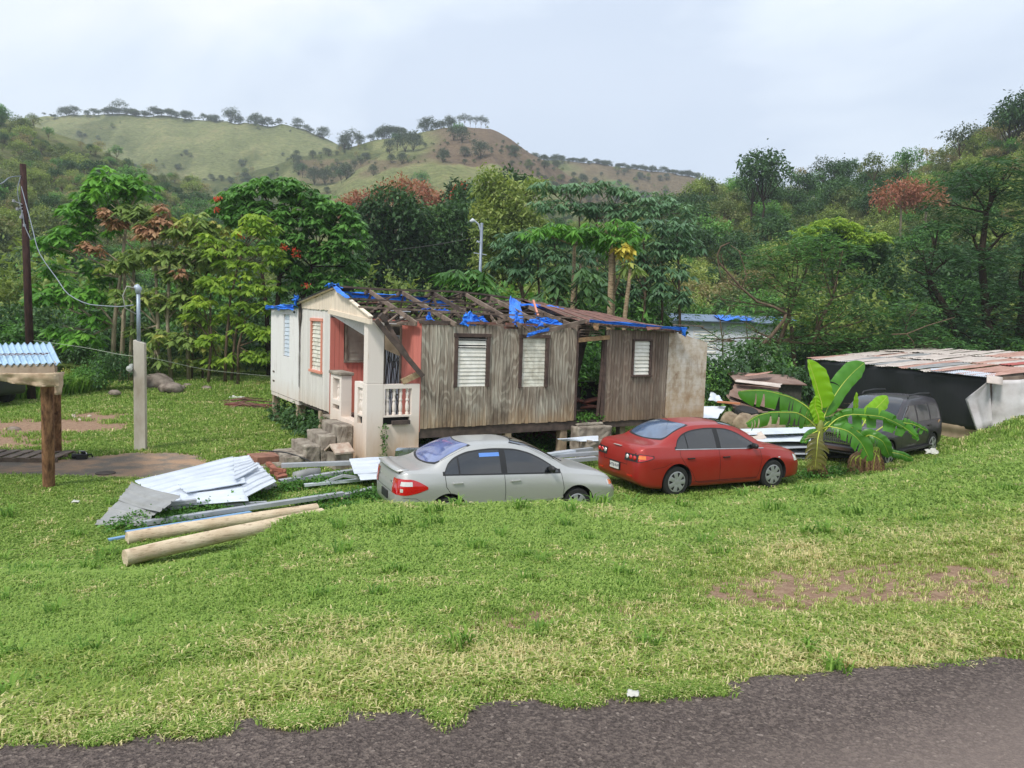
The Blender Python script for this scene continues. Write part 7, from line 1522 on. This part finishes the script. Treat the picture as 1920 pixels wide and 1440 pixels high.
for i, (x, y, rr) in enumerate(((690,384,44),(662,396,34),(775,370,50),(742,358,36),(808,384,34),(650,380,24),(1688,370,52),(1735,372,42))):
    Y = 88 if i < 6 else 86
    photo_tree('russet_tree', ('thin russet tree top %s' % ('behind the round dark tree, on the hill foot' if i < 6 else 'with bare pale limbs on the right slope')), 'tree', (x, y+70), Y, [[(x,y+70),(x+2,y+20),(x,y)]], [(x,y,rr,0,rr*.6),(x+12,y-14,rr*.5),(x-14,y+8,rr*.5)], 'rand', 'russet', 'pale' if i > 5 else 'mid', .36, 5, .55, 'russet trees on the hill foot' if i < 6 else 'russet trees on the right slope', tr=.16)
# grey green palmate trees behind the right half of the house
gt_ = [(1010,500,'cluster of grey green fan leaved trees left of the ringed trunk',[(1000,440,44,0,22),(960,455,36,0,20),(1045,440,40,0,22),(985,470,44,0,22),(1030,480,44,0,22),(1075,450,36,0,22),(960,500,40,0,20),(1010,515,50,0,22),(1060,510,44,0,22),(940,490,26)],40,'grey','palm'),
 (1075,500,'second fan leaved tree with bright green upper leaves',[(1010,436,36,-1,14),(1050,432,40,-1,14),(1090,440,34,-1,16),(1120,445,26,-1,16)],37.5,'bright','palm'),
 (1150,500,'tall fan leaved tree with a ringed pale trunk',[(1130,425,26,0,12),(1160,422,30,0,14),(1185,440,28,0,16),(1130,450,24),(1150,470,26),(1180,465,20)],37,'bright','palm'),
 (1120,430,'high grey green fan leaved trees on the skyline of the thicket',[(1015,345,22,0,14),(1060,355,34,0,14),(1100,352,30,0,14),(1135,350,26,0,16),(1165,360,30,0,16),(1195,372,30,0,16),(1040,385,40,0,18),(1085,390,40,0,18),(1130,395,40,0,20),(1175,400,38,0,20),(1215,395,34,0,20),(1240,380,30),(1275,400,30)],50,'grey','palm'),
 (1240,470,'grey green thicket right of the ringed trunk',[(1215,430,44,0,24),(1260,430,40,0,24),(1230,470,44,0,24),(1280,460,40,0,24),(1250,510,44),(1210,500,36),(1180,500,30),(1100,480,34),(1120,520,40),(1210,545,44),(1260,555,40),(1150,550,40)],43,'grey','palm')]
for x, y, lb, bl, Y, mt, kd in gt_:
    photo_tree('fan_leaved_tree', lb, 'tree', (x, 620), Y, [[(x,640),(x+2,580),(x-2,y-20)],[(x+40,640),(x+34,560),(x+30,y-40)],[(x-40,640),(x-30,560),(x-34,y-30)]] if mt == 'grey' else [[(x,640),(x-1,560),(x+2,y-40)]], bl, kd, mt, 'ring' if mt == 'bright' else 'mid', .42 if Y < 45 else .48, 8, 1.2, tr=.10 if mt == 'grey' else .15, low=-.35)
tk = MB(); B0_ = gp(1143, 640, 0); 
for lb, pts, Y, r0 in (('pale ringed trunk standing behind the roof, taller one', [(1142,640),(1144,580),(1146,500),(1148,460)], 36.5, .15), ('pale ringed trunk behind the roof, shorter one on the right', [(1168,640),(1172,590),(1178,540),(1182,505)], 36, .11)):
    b = empty('ringed_trunk_tree', (dp(pts[0][0], 600, Y).x, Y, T(dp(pts[0][0],600,Y).x, Y)), 0, lb, 'tree'); o = b.location
    G = MB(); P = [(0,0,-.2)]+[tuple(dp(x, yy, Y)-o) for x, yy in pts[1:]]; G.tube(P, [r0, r0*.95, r0*.85, r0*.75], 10); G.obj('trunk', BK['ring'], b, True)
    V, Fc, r = leafmesh([clusters(tuple(dp(pts[-1][0], pts[-1][1]-6, Y)-o), (1.3 if r0 > .12 else .5, 1.0, .35), 26 if r0 > .12 else 8, 9, .45, 'palm')], .3, .4, .1); mesh_obj('crown', V, Fc, LM['bright' if r0 > .12 else 'olive'], b, False, {'rnd': ('FACE', r)})
V, Fc, r = leafmesh([clusters(tuple(dp(x, y, 36)), (.32,.3,.3), 9, 7, .3, 'drape', tone=.6) for x, y in ((1166,462),(1176,468),(1170,474))], .5, .4, .1); tag(mesh_obj('yellow_leaves', V, Fc, LM['yellow'], None, False, {'rnd': ('FACE', r)}), 'bunch of yellow leaves beside the top of the ringed trunk', 'leaves', kind='stuff')
# young big leaved tree by the lamp post foot and dark palmate saplings over the roof
photo_tree('big_leaved_sapling', 'dark green sapling with big drooping leaves in front of the street lamp', 'tree', (873,600), 30, [[(873,610),(872,570),(872,545)],[(890,610),(884,575)]], [(872,512,40,0,12),(850,520,30,0,10),(895,522,26,0,12),(840,545,26,0,10),(905,545,26,0,12),(875,540,34,0,10),(920,548,16,0,8)], 'palm', 'mid', 'dark', .5, 8, 1.3, tr=.06, low=-.1)
photo_tree('big_leaved_sapling', 'very dark fan leaved sapling behind the middle of the roof', 'tree', (1080,620), 31, [[(1080,630),(1080,570),(1081,530)],[(1048,620),(1046,560)]], [(1080,505,34,0,16),(1045,535,30,0,18),(1105,530,34,0,18),(1070,540,34,0,16),(1030,560,30),(1115,560,26)], 'palm', 'dark', 'dark', .5, 8, 1.2, tr=.05, low=-.1)
# right side: feathery acacias
photo_tree('feathery_tree', 'wide feathery green tree in front of the white neighbouring house', 'tree', (1480,700), 38,
  [[(1495,700),(1485,620),(1478,580)],[(1440,700),(1462,640),(1480,592),(1490,560)],[(1520,700),(1530,620),(1560,560)]],
  [(1500,455,40,0,20),(1540,450,34,0,18),(1460,475,44,0,22),(1580,470,40,0,20),(1520,490,50,0,24),(1430,500,40,0,22),(1570,520,50,0,26),(1480,530,50,0,26),(1610,545,40,0,24),(1430,525,24),(1530,570,54,0,26),(1590,590,50,0,26),(1480,590,40),(1640,590,36),(1550,625,50,0,26),(1610,640,50,0,26),(1500,640,40),(1425,585,20,1,12),(1398,612,18,1,14),(1350,560,16,2,10),(1330,640,24,2,14),(1395,655,26,1,14),(1440,640,24,0,14),(1415,560,18,1,10),(1660,640,34),(1570,680,44),(1480,560,30),(1560,655,40),(1620,670,40),(1500,470,30)],
  'feather', 'feather', 'mid', .30, 8, 1.25, tr=.13, low=-.5)
photo_tree('feathery_tree', 'huge dark feathery tree overhanging the shed at the right edge', 'tree', (1860,690), 42,
  [[(1860,700),(1850,600),(1840,480),(1850,400)],[(1900,700),(1920,560),(1930,420)],[(1830,700),(1780,590),(1740,520)]],
  [(1850,320,54,0,20),(1900,310,50,0,20),(1810,345,50,0,20),(1870,355,60,0,24),(1780,385,44,0,20),(1930,370,60),(1760,430,50,0,22),(1820,420,60,0,24),(1890,420,60,0,24),(1730,470,44,0,22),(1790,480,54,0,24),(1860,490,60,0,26),(1920,490,60),(1700,500,34,0,18),(1740,530,50,0,24),(1810,550,60,0,26),(1880,560,60),(1940,570,60),(1770,590,50,0,24),(1840,610,60,0,26),(1900,630,60),(1800,640,60),(1870,660,60),(1730,600,34),(1740,640,40),(1960,650,50),(1990,450,60),(1980,350,60)],
  'feather', 'fdark', 'dark', .34, 8, 1.25, tr=.26, low=-.6)
photo_tree('feathery_tree', 'small feathery tree between the wide one and the dark one', 'tree', (1700,700), 37,
  [[(1690,705),(1690,650),(1700,610)]], [(1690,590,30),(1720,580,30),(1700,620,40),(1740,620,34),(1670,640,40),(1720,650,44),(1690,670,40),(1760,650,36),(1800,660,40),(1650,690,36)], 'feather', 'feather', 'mid', .30, 8, 1.1, tr=.08, low=-.5)
photo_tree('mango_tree', 'dark tree topped with a ridge of fresh yellow green leaves', 'tree', (1560,600), 52,
  [[(1560,620),(1562,520)]], [(1560,450,44,0,30),(1520,460,34),(1600,455,36),(1630,480,36),(1650,520,40),(1620,470,30),(1560,480,44),(1660,470,34),(1700,560,40)], 'rand', 'dark', 'dark', .36, 6, 1.4, tr=.2,
  extra=[('fresh_leaves', [clusters(dp(x, y, 50.2), (.75,.6,.35), 30, 7, .32, 'drape', tone=.6) for x, y in ((1512,436),(1525,428),(1540,422),(1555,418),(1572,417),(1588,422),(1600,430),(1608,442),(1611,452),(1640,446),(1650,444))], LM['lime'], .3)])
photo_tree('vine_covered_sapling', 'thin feathery sapling screening the white neighbouring house', 'tree', (1360,690), 44, [[(1360,700),(1355,640),(1350,600)],[(1410,700),(1400,620)]], [(1296,602,18,0,14),(1335,585,16,0,8),(1358,622,24,0,14),(1398,592,26,0,14),(1422,622,26,0,16),(1318,648,26,0,14),(1378,572,16,0,8),(1440,590,24,0,14),(1385,650,26,0,14)], 'feather', 'feather', 'mid', .26, 8, .75, tr=.06, low=-.5)
# bare crooked branch
bb_ = empty('bare_branch', (dp(1440,650,33).x, 33, T(dp(1440,650,33).x, 33)), 0, 'bare crooked limb curving in front of the white neighbouring house', 'branch'); o = bb_.location; G = MB()
for pts, r0 in (([(1422,655),(1448,628),(1470,600),(1474,588)],.10), ([(1474,588),(1450,575),(1420,566),(1390,540),(1366,512),(1348,492),(1345,478),(1352,462),(1368,455)],.06), ([(1420,566),(1396,545),(1370,530),(1362,510)],.04), ([(1390,540),(1400,515),(1392,490),(1385,470),(1370,460)],.03), ([(1358,500),(1352,480),(1358,465),(1375,480)],.025), ([(1345,486),(1352,520),(1370,535)],.02), ([(1385,470),(1400,480),(1420,478)],.02), ([(1352,540),(1348,552),(1362,572),(1420,575)],.02), ([(1672,627),(1700,626),(1740,610),(1790,595)],.035), ([(1700,626),(1712,640),(1716,655)],.02)):
    G.tube([dp(x, y, 33)-o for x, y in pts], [r0*(1-.5*k/(len(pts)-1)) for k in range(len(pts))], 6)
G.obj('limb', BK['mid'], bb_, True)
# ---------------------------------------------------------------- understorey, thicket and hillside
sc, sb, dk, kh, ol = LM['scrub'], LM['scrubb'], LM['dark'], LM['khaki'], LM['olive']
PM = {'bush_green': proto_mesh('bush', (BK['dark'], LM['mid']), 2.6, 2.0, 9, 'rand', .22, 6, 1.25, 101, .8, .15, True), 'bush_dark': proto_mesh('bush', (BK['dark'], dk), 2.6, 2.0, 9, 'rand', .22, 6, 1.3, 102, .8, .15, True),
      'bush_olive': proto_mesh('bush', (BK['dark'], ol), 2.4, 1.9, 8, 'rand', .2, 6, 1.2, 103, .8, .15, True), 'bush_khaki': proto_mesh('bush', (BK['mid'], kh), 2.5, 2.0, 8, 'rand', .2, 6, 1.1, 104, .85, .15, True)}
def place(key, px, Y, s, lb, grp, nm='bush', cat='bush'):
    x = (px-960)/F*Y; return put(PM[key], nm, (x, Y, T(x, Y)-.1), (s, s, s*random.uniform(.85, 1.15)), random.uniform(0, 6.28), lb, cat, grp)
for i in range(64):
    px = -160+i*33+random.uniform(-10, 10); 
    if 1265 < px < 1410: continue
    if 1750 < px < 2000: Y = random.uniform(40, 44)
    elif 1480 < px < 1760: Y = random.uniform(39, 43)
    elif px < 620: Y = random.uniform(37, 41)
    else: Y = random.uniform(32, 38)
    place(random.choice(['bush_dark', 'bush_dark', 'bush_green']), px, Y, random.uniform(.8, 1.35), 'leafy bush in the shaded undergrowth along the back of the yards', 'undergrowth bushes behind the yard')
for i in range(60):
    px = -160+i*36+random.uniform(-10, 10)
    if 1200 < px < 1480: continue
    place(random.choice(['bush_dark', 'bush_green', 'bush_khaki', 'bush_dark']), px, random.uniform(43, 50), random.uniform(1.3, 2.3), 'tall dark bush in the second row behind the yards', 'second row bushes behind the yard')
for (px, py, s, k) in ((30,712,.5,'bush_green'),(150,705,.4,'bush_green'),(190,700,.5,'bush_green'),(215,690,.6,'bush_dark'),(120,720,.35,'bush_olive'),(1330,745,.8,'bush_green'),(1340,690,1.0,'bush_dark'),(1370,715,.8,'bush_green'),(1480,690,.8,'bush_dark'),(1365,775,.4,'bush_green')):
    Y = 31 if px < 1000 else 28.5; place(k, px, Y, s, 'low green bush between the yard and the trees', 'low bushes at the yard edge')
PT = {'wood_dark': proto_mesh('tree', (BK['dark'], dk), 7.5, 3.4, 11, 'rand', .42, 6, 1.5, 111, .75, .3), 'wood_khaki': proto_mesh('tree', (BK['mid'], kh), 6.5, 3.2, 11, 'rand', .36, 6, 1.35, 112, .75, .28),
      'wood_olive': proto_mesh('tree', (BK['mid'], sc), 6.0, 3.2, 10, 'rand', .38, 6, 1.4, 113, .7, .25), 'wood_brown': proto_mesh('tree', (BK['pale'], sb), 6.0, 2.9, 9, 'rand', .34, 5, .95, 114, .75, .28),
      'wood_mid': proto_mesh('tree', (BK['mid'], LM['mid']), 7.0, 3.1, 10, 'rand', .40, 6, 1.4, 115, .75, .28), 'wood_feather': proto_mesh('tree', (BK['mid'], LM['feather']), 7.0, 3.6, 10, 'feather', .36, 8, 1.2, 116, .45, .35),
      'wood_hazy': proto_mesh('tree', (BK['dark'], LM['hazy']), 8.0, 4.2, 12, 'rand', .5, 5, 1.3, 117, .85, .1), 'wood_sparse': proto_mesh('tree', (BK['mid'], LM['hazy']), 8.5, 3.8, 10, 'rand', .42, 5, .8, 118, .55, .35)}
PM.update(PT)
LB = {'wood_dark': 'dense dark green tree', 'wood_khaki': 'bright khaki green tree', 'wood_olive': 'dull olive tree', 'wood_brown': 'thin brownish tree', 'wood_mid': 'fresh green tree', 'wood_feather': 'airy feathery tree'}
g2 = np.random.default_rng(21)
def wood_pick(px, py, left):
    r = g2.random(); n = float(fbm(px*.008, py*.012, 3))
    if left: return ('wood_dark' if r < .22 else 'wood_olive' if r < .5 else 'wood_khaki' if r < .72 else 'wood_mid' if r < .82 else 'wood_brown')
    if n > .12: return 'wood_dark' if r < .45 else 'wood_mid' if r < .6 else 'wood_olive'
    if n < -.12: return 'wood_brown' if r < .45 else 'wood_olive' if r < .75 else 'wood_khaki'
    return 'wood_khaki' if r < .4 else 'wood_olive' if r < .7 else 'wood_mid' if r < .82 else 'wood_feather' if r < .9 else 'wood_dark'
# right hand wooded slope: every crown one can tell apart is a tree of its own
cand = []; tries = 0
while len(cand) < 290 and tries < 30000:
    tries += 1; px = g2.uniform(1120, 2250); d1 = float(np.interp(px, [a for a, b in D1], [b for a, b in D1])); Y = 56+(d1+4-56)*g2.random()**.8
    x = (px-960)/F*Y
    if all((x-a)**2+(Y-b)**2 > (1.9+Y*.011)**2 for a, b, *_ in cand): cand.append((x, Y, px))
for x, Y, px in cand:
    z = T(x, Y); _, py = pyof(np.array([x]), np.array([Y]), np.array([z])); k = wood_pick(px, float(py[0]), False); s = g2.uniform(.52, .95)*(1+.1*(k == 'wood_dark'))
    put(PT[k], 'slope_tree', (x, Y, z-.3), (s*1.15, s*1.15, s), g2.uniform(0, 6.28), LB[k]+' on the wooded slope to the right', 'tree', LB[k]+'s on the right slope')
# crowns that stand out on the right skyline
for px, py, Y, s, k, lb in ((1432,352,108,1.35,'wood_dark','big round dark tree alone on the skyline right of the middle'),(1412,362,108,1.0,'wood_dark','smaller dark crown joined to the left of the big skyline tree'),(1545,335,150,.9,'wood_sparse','see-through tree on the right skyline'),(1640,318,130,.9,'wood_olive','olive crown on the right skyline'),
        (1800,285,128,1.0,'wood_sparse','tall pale stemmed tree near the right skyline'),(1835,285,126,.95,'wood_khaki','khaki crown beside the pale stemmed skyline tree'),(1895,250,120,1.35,'wood_dark','large dark tree in the upper right corner'),(1930,240,118,1.4,'wood_dark','darkest tree at the right edge of the skyline'),(1700,315,130,.9,'wood_mid','green crown midway up the right skyline'),(1500,335,145,.8,'wood_brown','brown crown low on the right skyline')):
    p = dp(px, py, Y); put(PT[k], 'skyline_tree', (p.x, Y, p.z-s*3.2), s, random.uniform(0, 6), lb, 'tree')
# left hillside scrub
cand = []; tries = 0
while len(cand) < 285 and tries < 60000:
    tries += 1; px = g2.uniform(-250, 930); d1 = float(np.interp(px, [a for a, b in D1], [b for a, b in D1])); Y = 58+(d1+6-58)*g2.random()**.75
    x = (px-960)/F*Y; op = float(fbm(np.array(x*.03+4), np.array(Y*.03), 3))+.25
    if op > .12 and Y > 100 and px < 700 and g2.random() < .72: continue
    if all((x-a)**2+(Y-b)**2 > (1.7+Y*.0115)**2 for a, b, *_ in cand): cand.append((x, Y, px))
for x, Y, px in cand:
    z = T(x, Y); k = wood_pick(px, 300, True); s = g2.uniform(.45, .95)
    put(PT[k], 'hillside_tree', (x, Y, z-.3), (s*1.25, s*1.25, s*.95), g2.uniform(0, 6.28), LB[k]+' on the scrubby hillside at the left', 'tree', LB[k]+'s on the left hillside')
# ridge line trees
RT = [(120,206,9),(135,205,8),(150,204,10),(165,206,7),(178,206,6),(190,203,6),(215,203,7),(232,200,13),(240,198,9),(250,203,8),(262,204,6),(287,200,10),(312,205,6),(325,206,8),(337,208,6),(350,211,10),(360,213,9),(378,216,7),(396,217,9),(410,219,7),(425,216,15),(437,217,14),(447,220,10),(465,224,8),(480,223,10),(495,223,8),(506,220,9),(520,222,6),(547,219,14),(572,230,7),(596,238,13),(632,265,12),(645,262,14),(655,260,15),(668,258,9),(684,256,7)]
for i, (px, py, hp) in enumerate(RT):
    p = Vector(crest_at(px, 505, 600) if px < 620 else crest_at(px, 395, 455)); Y = p.y; s = hp*2*Y/F/8.0*.95
    s *= random.uniform(.8, 1.25); put(PT['wood_sparse' if hp > 12 and i % 2 else 'wood_hazy'], 'ridge_tree', (p.x+random.uniform(-2.5, 2.5), Y-random.uniform(0, 4), p.z-1.6*s), (s*random.uniform(1.0,1.7), s*1.2, s*1.1), random.uniform(0, 6), 'distant tree on the crest of the pale grassy hill' if px < 620 else 'distant tree on the saddle left of the brown hill', 'tree', 'trees along the grassy ridge' if px < 620 else 'trees on the saddle')
for px, py, hp in ((700,250,10),(708,243,14),(718,240,15),(728,246,13),(738,246,11),(745,250,9),(790,232,16),(782,240,10),(806,240,8),(815,242,9),(830,232,13),(833,240,9),(1005,290,7),(1030,288,7)):
    p = Vector(crest_at(px, 395, 455)); s = hp*2*428/F/8.0; put(PT['wood_hazy'], 'ridge_tree', (p.x, p.y, p.z-1.4*s), (s*1.3, s*1.2, s*1.1), random.uniform(0, 6), 'dark tree in the clumps on the shoulder of the brown hill', 'tree', 'trees on the brown hill shoulder')
for px, py, hp in ((848,225,14),(858,222,15),(868,224,14),(878,225,14),(888,224,15),(896,226,13)):
    p = Vector(crest_at(px, 395, 455)); s = hp*1.75*430/F/8.0; put(PT['wood_sparse'], 'summit_tree', (p.x, p.y, p.z-.6), (s*.8, s*.8, s), random.uniform(0, 6), 'spindly tree in the row on the summit of the brown hill', 'tree', 'row of trees on the brown summit')
for i in range(60):
    px = 985+i*5.4+random.uniform(-4, 4); Y = 556+random.uniform(-6, 6); py = float(np.interp(px, [a for a, b in RIDGE2], [b for a, b in RIDGE2])); s = random.uniform(.25, .8); p = Vector(crest_at(px, 505, 600)); Y = p.y
    put(PT['wood_hazy'], 'ridge_tree', (p.x, Y, p.z-1.8*s), (s*1.5, s*1.3, s), random.uniform(0, 6), 'tiny far tree on the long ridge right of the brown hill', 'tree', 'trees on the far right ridge')
for i in range(90):
    px = g2.uniform(95, 600); Y = g2.uniform(545, 562); n_ = float(fbm(np.array(px*.03), np.array(1.5), 3)); s = g2.uniform(.15, .5)*(1.5 if n_ > .05 else .7); py = float(np.interp(px, [a for a, b in RIDGE2], [b for a, b in RIDGE2])); p = Vector(crest_at(px, 505, 600)); Y = p.y-g2.uniform(0, 5)
    put(PT['wood_hazy'], 'ridge_bush', (p.x, Y, p.z-1.8*s), (s*1.8, s*1.5, s), g2.uniform(0, 6), 'low bush among the trees along the crest of the pale grassy hill', 'bush', 'bushes along the grassy ridge')
# single bushes on the pastures
for px, py, Y, s, k in ((235,243,330,1.25,'wood_dark'),(213,222,400,1.0,'wood_hazy'),(295,240,360,.8,'wood_hazy'),(262,237,370,.6,'wood_hazy'),(342,258,330,.9,'wood_mid'),(405,275,300,1.5,'wood_dark'),(420,272,300,1.4,'wood_dark'),(435,280,300,1.2,'wood_dark'),(322,248,350,.5,'wood_hazy'),(355,236,370,.5,'wood_hazy'),(490,262,380,.6,'wood_hazy'),(560,265,380,.9,'wood_hazy'),(568,280,370,1.0,'wood_dark'),(475,290,320,1.2,'wood_olive'),
        (650,300,350,1.1,'wood_hazy'),(640,298,350,1.0,'wood_dark'),(782,252,400,.9,'wood_hazy'),(760,275,380,1.5,'wood_hazy'),(745,278,380,1.3,'wood_dark'),(775,280,370,1.4,'wood_hazy'),(730,292,370,1.0,'wood_hazy'),(860,285,380,1.3,'wood_mid'),(865,300,370,1.2,'wood_hazy'),(850,280,380,1.1,'wood_hazy'),(790,340,300,1.3,'wood_mid'),(900,320,340,1.2,'wood_hazy'),(595,360,250,1.0,'wood_hazy'),(830,330,330,.9,'wood_hazy'),(700,335,330,.7,'wood_hazy'),(610,300,360,1.2,'wood_hazy'),(590,295,360,1.2,'wood_hazy'),(1070,322,200,1.0,'wood_dark'),(1180,305,500,1.3,'wood_hazy'),(1150,320,500,1.3,'wood_hazy'),(1210,325,500,1.5,'wood_hazy')):
    x = dp(px, py, Y).x; z = T(x, Y)
    put(PT[k], 'pasture_tree', (x, Y, z-.4), s, random.uniform(0, 6), 'single tree or bush dotted on the far hill slopes', 'tree', 'lone trees on the far slopes')
# continuous scrub, past counting
pts, scs, ixs = [], [], []
while len(pts) < 6800:
    px = g2.uniform(-300, 2300); Y = 60+500*g2.random()**1.25; x = (px-960)/F*Y; z = T(x, Y); ppx, ppy, w_, b_ = hill_masks(np.array([x]), np.array([Y]), np.array([z]))
    w_ = float(w_[0]); b_ = float(b_[0])
    if g2.random() < w_**1.5*.95+.045+.5*b_: pts.append((x, Y, z-.2)); scs.append(g2.uniform(.22, .62)*(1.0 if Y < 300 else 1.25)*(.5 if w_ < .3 else 1)); ixs.append(g2.choice([0, 1, 2, 3, 4], p=[.22, .28, .25, .15, .1]) if Y < 300 else g2.choice([5, 1, 3], p=[.6, .25, .15]))
wood_l = [PT['wood_dark'], PT['wood_olive'], PT['wood_khaki'], PT['wood_brown'], PT['wood_mid'], PT['wood_hazy']]
gn_scatter('hillside_scrub', pts, scs, g2.random(len(pts))*6.28, ixs, wood_l, label='unbroken low scrub covering the hillsides between the trees', cat='scrub')
# thicket between yard bushes and hill foot
pts, scs, ixs = [], [], []
while len(pts) < 520:
    px = g2.uniform(-200, 2200); Y = g2.uniform(48, 66)
    if 1220 < px < 1460 and Y < 58: continue
    x = (px-960)/F*Y; pts.append((x, Y, T(x, Y)-.2)); scs.append(g2.uniform(.35, .62)*(1.25 if 620 < px < 1300 else 1)); ixs.append(g2.choice([0, 1, 2, 3, 4], p=[.38, .17, .15, .08, .22]))
gn_scatter('valley_thicket', pts, scs, g2.random(len(pts))*6.28, ixs, wood_l, label='tangled thicket filling the valley behind the yards', cat='thicket')
# ---------------------------------------------------------------- ground cover
grass()
wp = []
def strip_w(a, b, n, z=0, j=.25):
    for k in range(n):
        t_ = random.random(); p = gp(a[0]+(b[0]-a[0])*t_, a[1]+(b[1]-a[1])*t_, z); x, y = p.x+random.uniform(-j, j), p.y+random.uniform(-j, j); wp.append((x, y, T(x, y)))
strip_w((230,1000),(480,960), 26, 0, .12); strip_w((250,975),(420,958), 22, .1, .12); strip_w((370,955),(520,925), 30, .1, .15); strip_w((520,925),(700,905), 40, 0, .2); strip_w((560,950),(700,935), 26, 0, .25); strip_w((560,872),(680,868), 26, 0, .2); strip_w((600,965),(700,955), 10, 0, .2)
weeds('creeping_weeds', wp, .065, 110, 'weed', .16, .2, 'creeping weeds growing over the channels and around the logs')
wp = []; strip_w((800,850),(1040,850), 50, 0, .4); strip_w((1000,842),(1120,838), 30, 0, .3); strip_w((940,835),(1080,835), 24, 0, .4); strip_w((1490,900),(1600,890), 26, 0, .2)
weeds('creeping_weeds', wp, .07, 70, 'weed', .16, .2, 'weeds under the house edge and between the cars')
wp = [tuple(HO+HU*random.uniform(-.1, 1.2)+HV*random.uniform(3.6, 8.6)) for _ in range(70)]; wp = [(x, y, T(x, y)) for x, y, _ in wp]
weeds('vine_heap', wp, .13, 100, 'dark', .55, .4, 'dark leafy vines heaped among the piers of the left wing', 'vines')
wp = [tuple(HO+HU*random.uniform(1.2, 8.2)+HV*random.uniform(.6, 2.5)) for _ in range(50)]; wp = [(x, y, T(x, y)) for x, y, _ in wp]
weeds('shade_plants', wp, .08, 60, 'weed', .3, .25, 'small plants growing in the shade under the house', 'plants')
wp = [tuple(HO+HU*random.uniform(5.6, 6.3)+HV*random.uniform(-.1, .4)) for _ in range(9)]; weeds('doorway_weeds', [(x, y, .93) for x, y, _ in wp], .07, 60, 'weed', .12, .15, 'weeds sprouting in the open doorway')
vn = [(HO+HU*(.17+.02*math.sin(k))+HV*-.03+Vector((0,0,.25+.085*k))) for k in range(10)]; weeds('wall_vine', [tuple(p) for p in vn], .06, 10, 'weed', .05, .03, 'thin vine climbing the porch front wall', 'vine')
wp = [tuple(HO+HU*random.uniform(6.3, 8.4)+HV*random.uniform(1.8, 4.5)) for _ in range(30)]; weeds('indoor_plants', [(x, y, .95) for x, y, _ in wp], .16, 60, 'mid', 1.0, .35, 'plants grown up inside the roofless room', 'plants')
wp = []; strip_w((1310,800),(1480,800), 40, .3, .4); weeds('creeping_weeds', wp, .1, 70, 'weed', .3, .3, 'weeds around the scrap between the wall and the banana plants')
wp = []; strip_w((20,745),(120,735), 50, 0, .8); 
gn_scatter('rank_grass', [(x, y, z) for x, y, z in wp]*6, [random.uniform(1.6, 3.2) for _ in range(300)], [random.uniform(0, 6) for _ in range(300)], [0]*300, [tuft('rank_grass', 40, .3, .3, MGt, 9, .7, .012)], label='tall fresh grass clump behind the log posts', cat='grass')
if HAZE:
    hb = MB().box((-720, -40, min(float(ZH.min()), -1)-1), (720, 720, 190)).obj('haze', None)
    m, t, out = nt('haze_air'); pv = N(t, 'ShaderNodeVolumePrincipled'); pv.inputs['Color'].default_value = (.80, .87, .95, 1); pv.inputs['Density'].default_value = HAZE; pv.inputs['Anisotropy'].default_value = .2; L(t, pv.outputs[0], out.inputs[1]); hb.data.materials.append(m); tag(hb, None, None, kind='stuff')
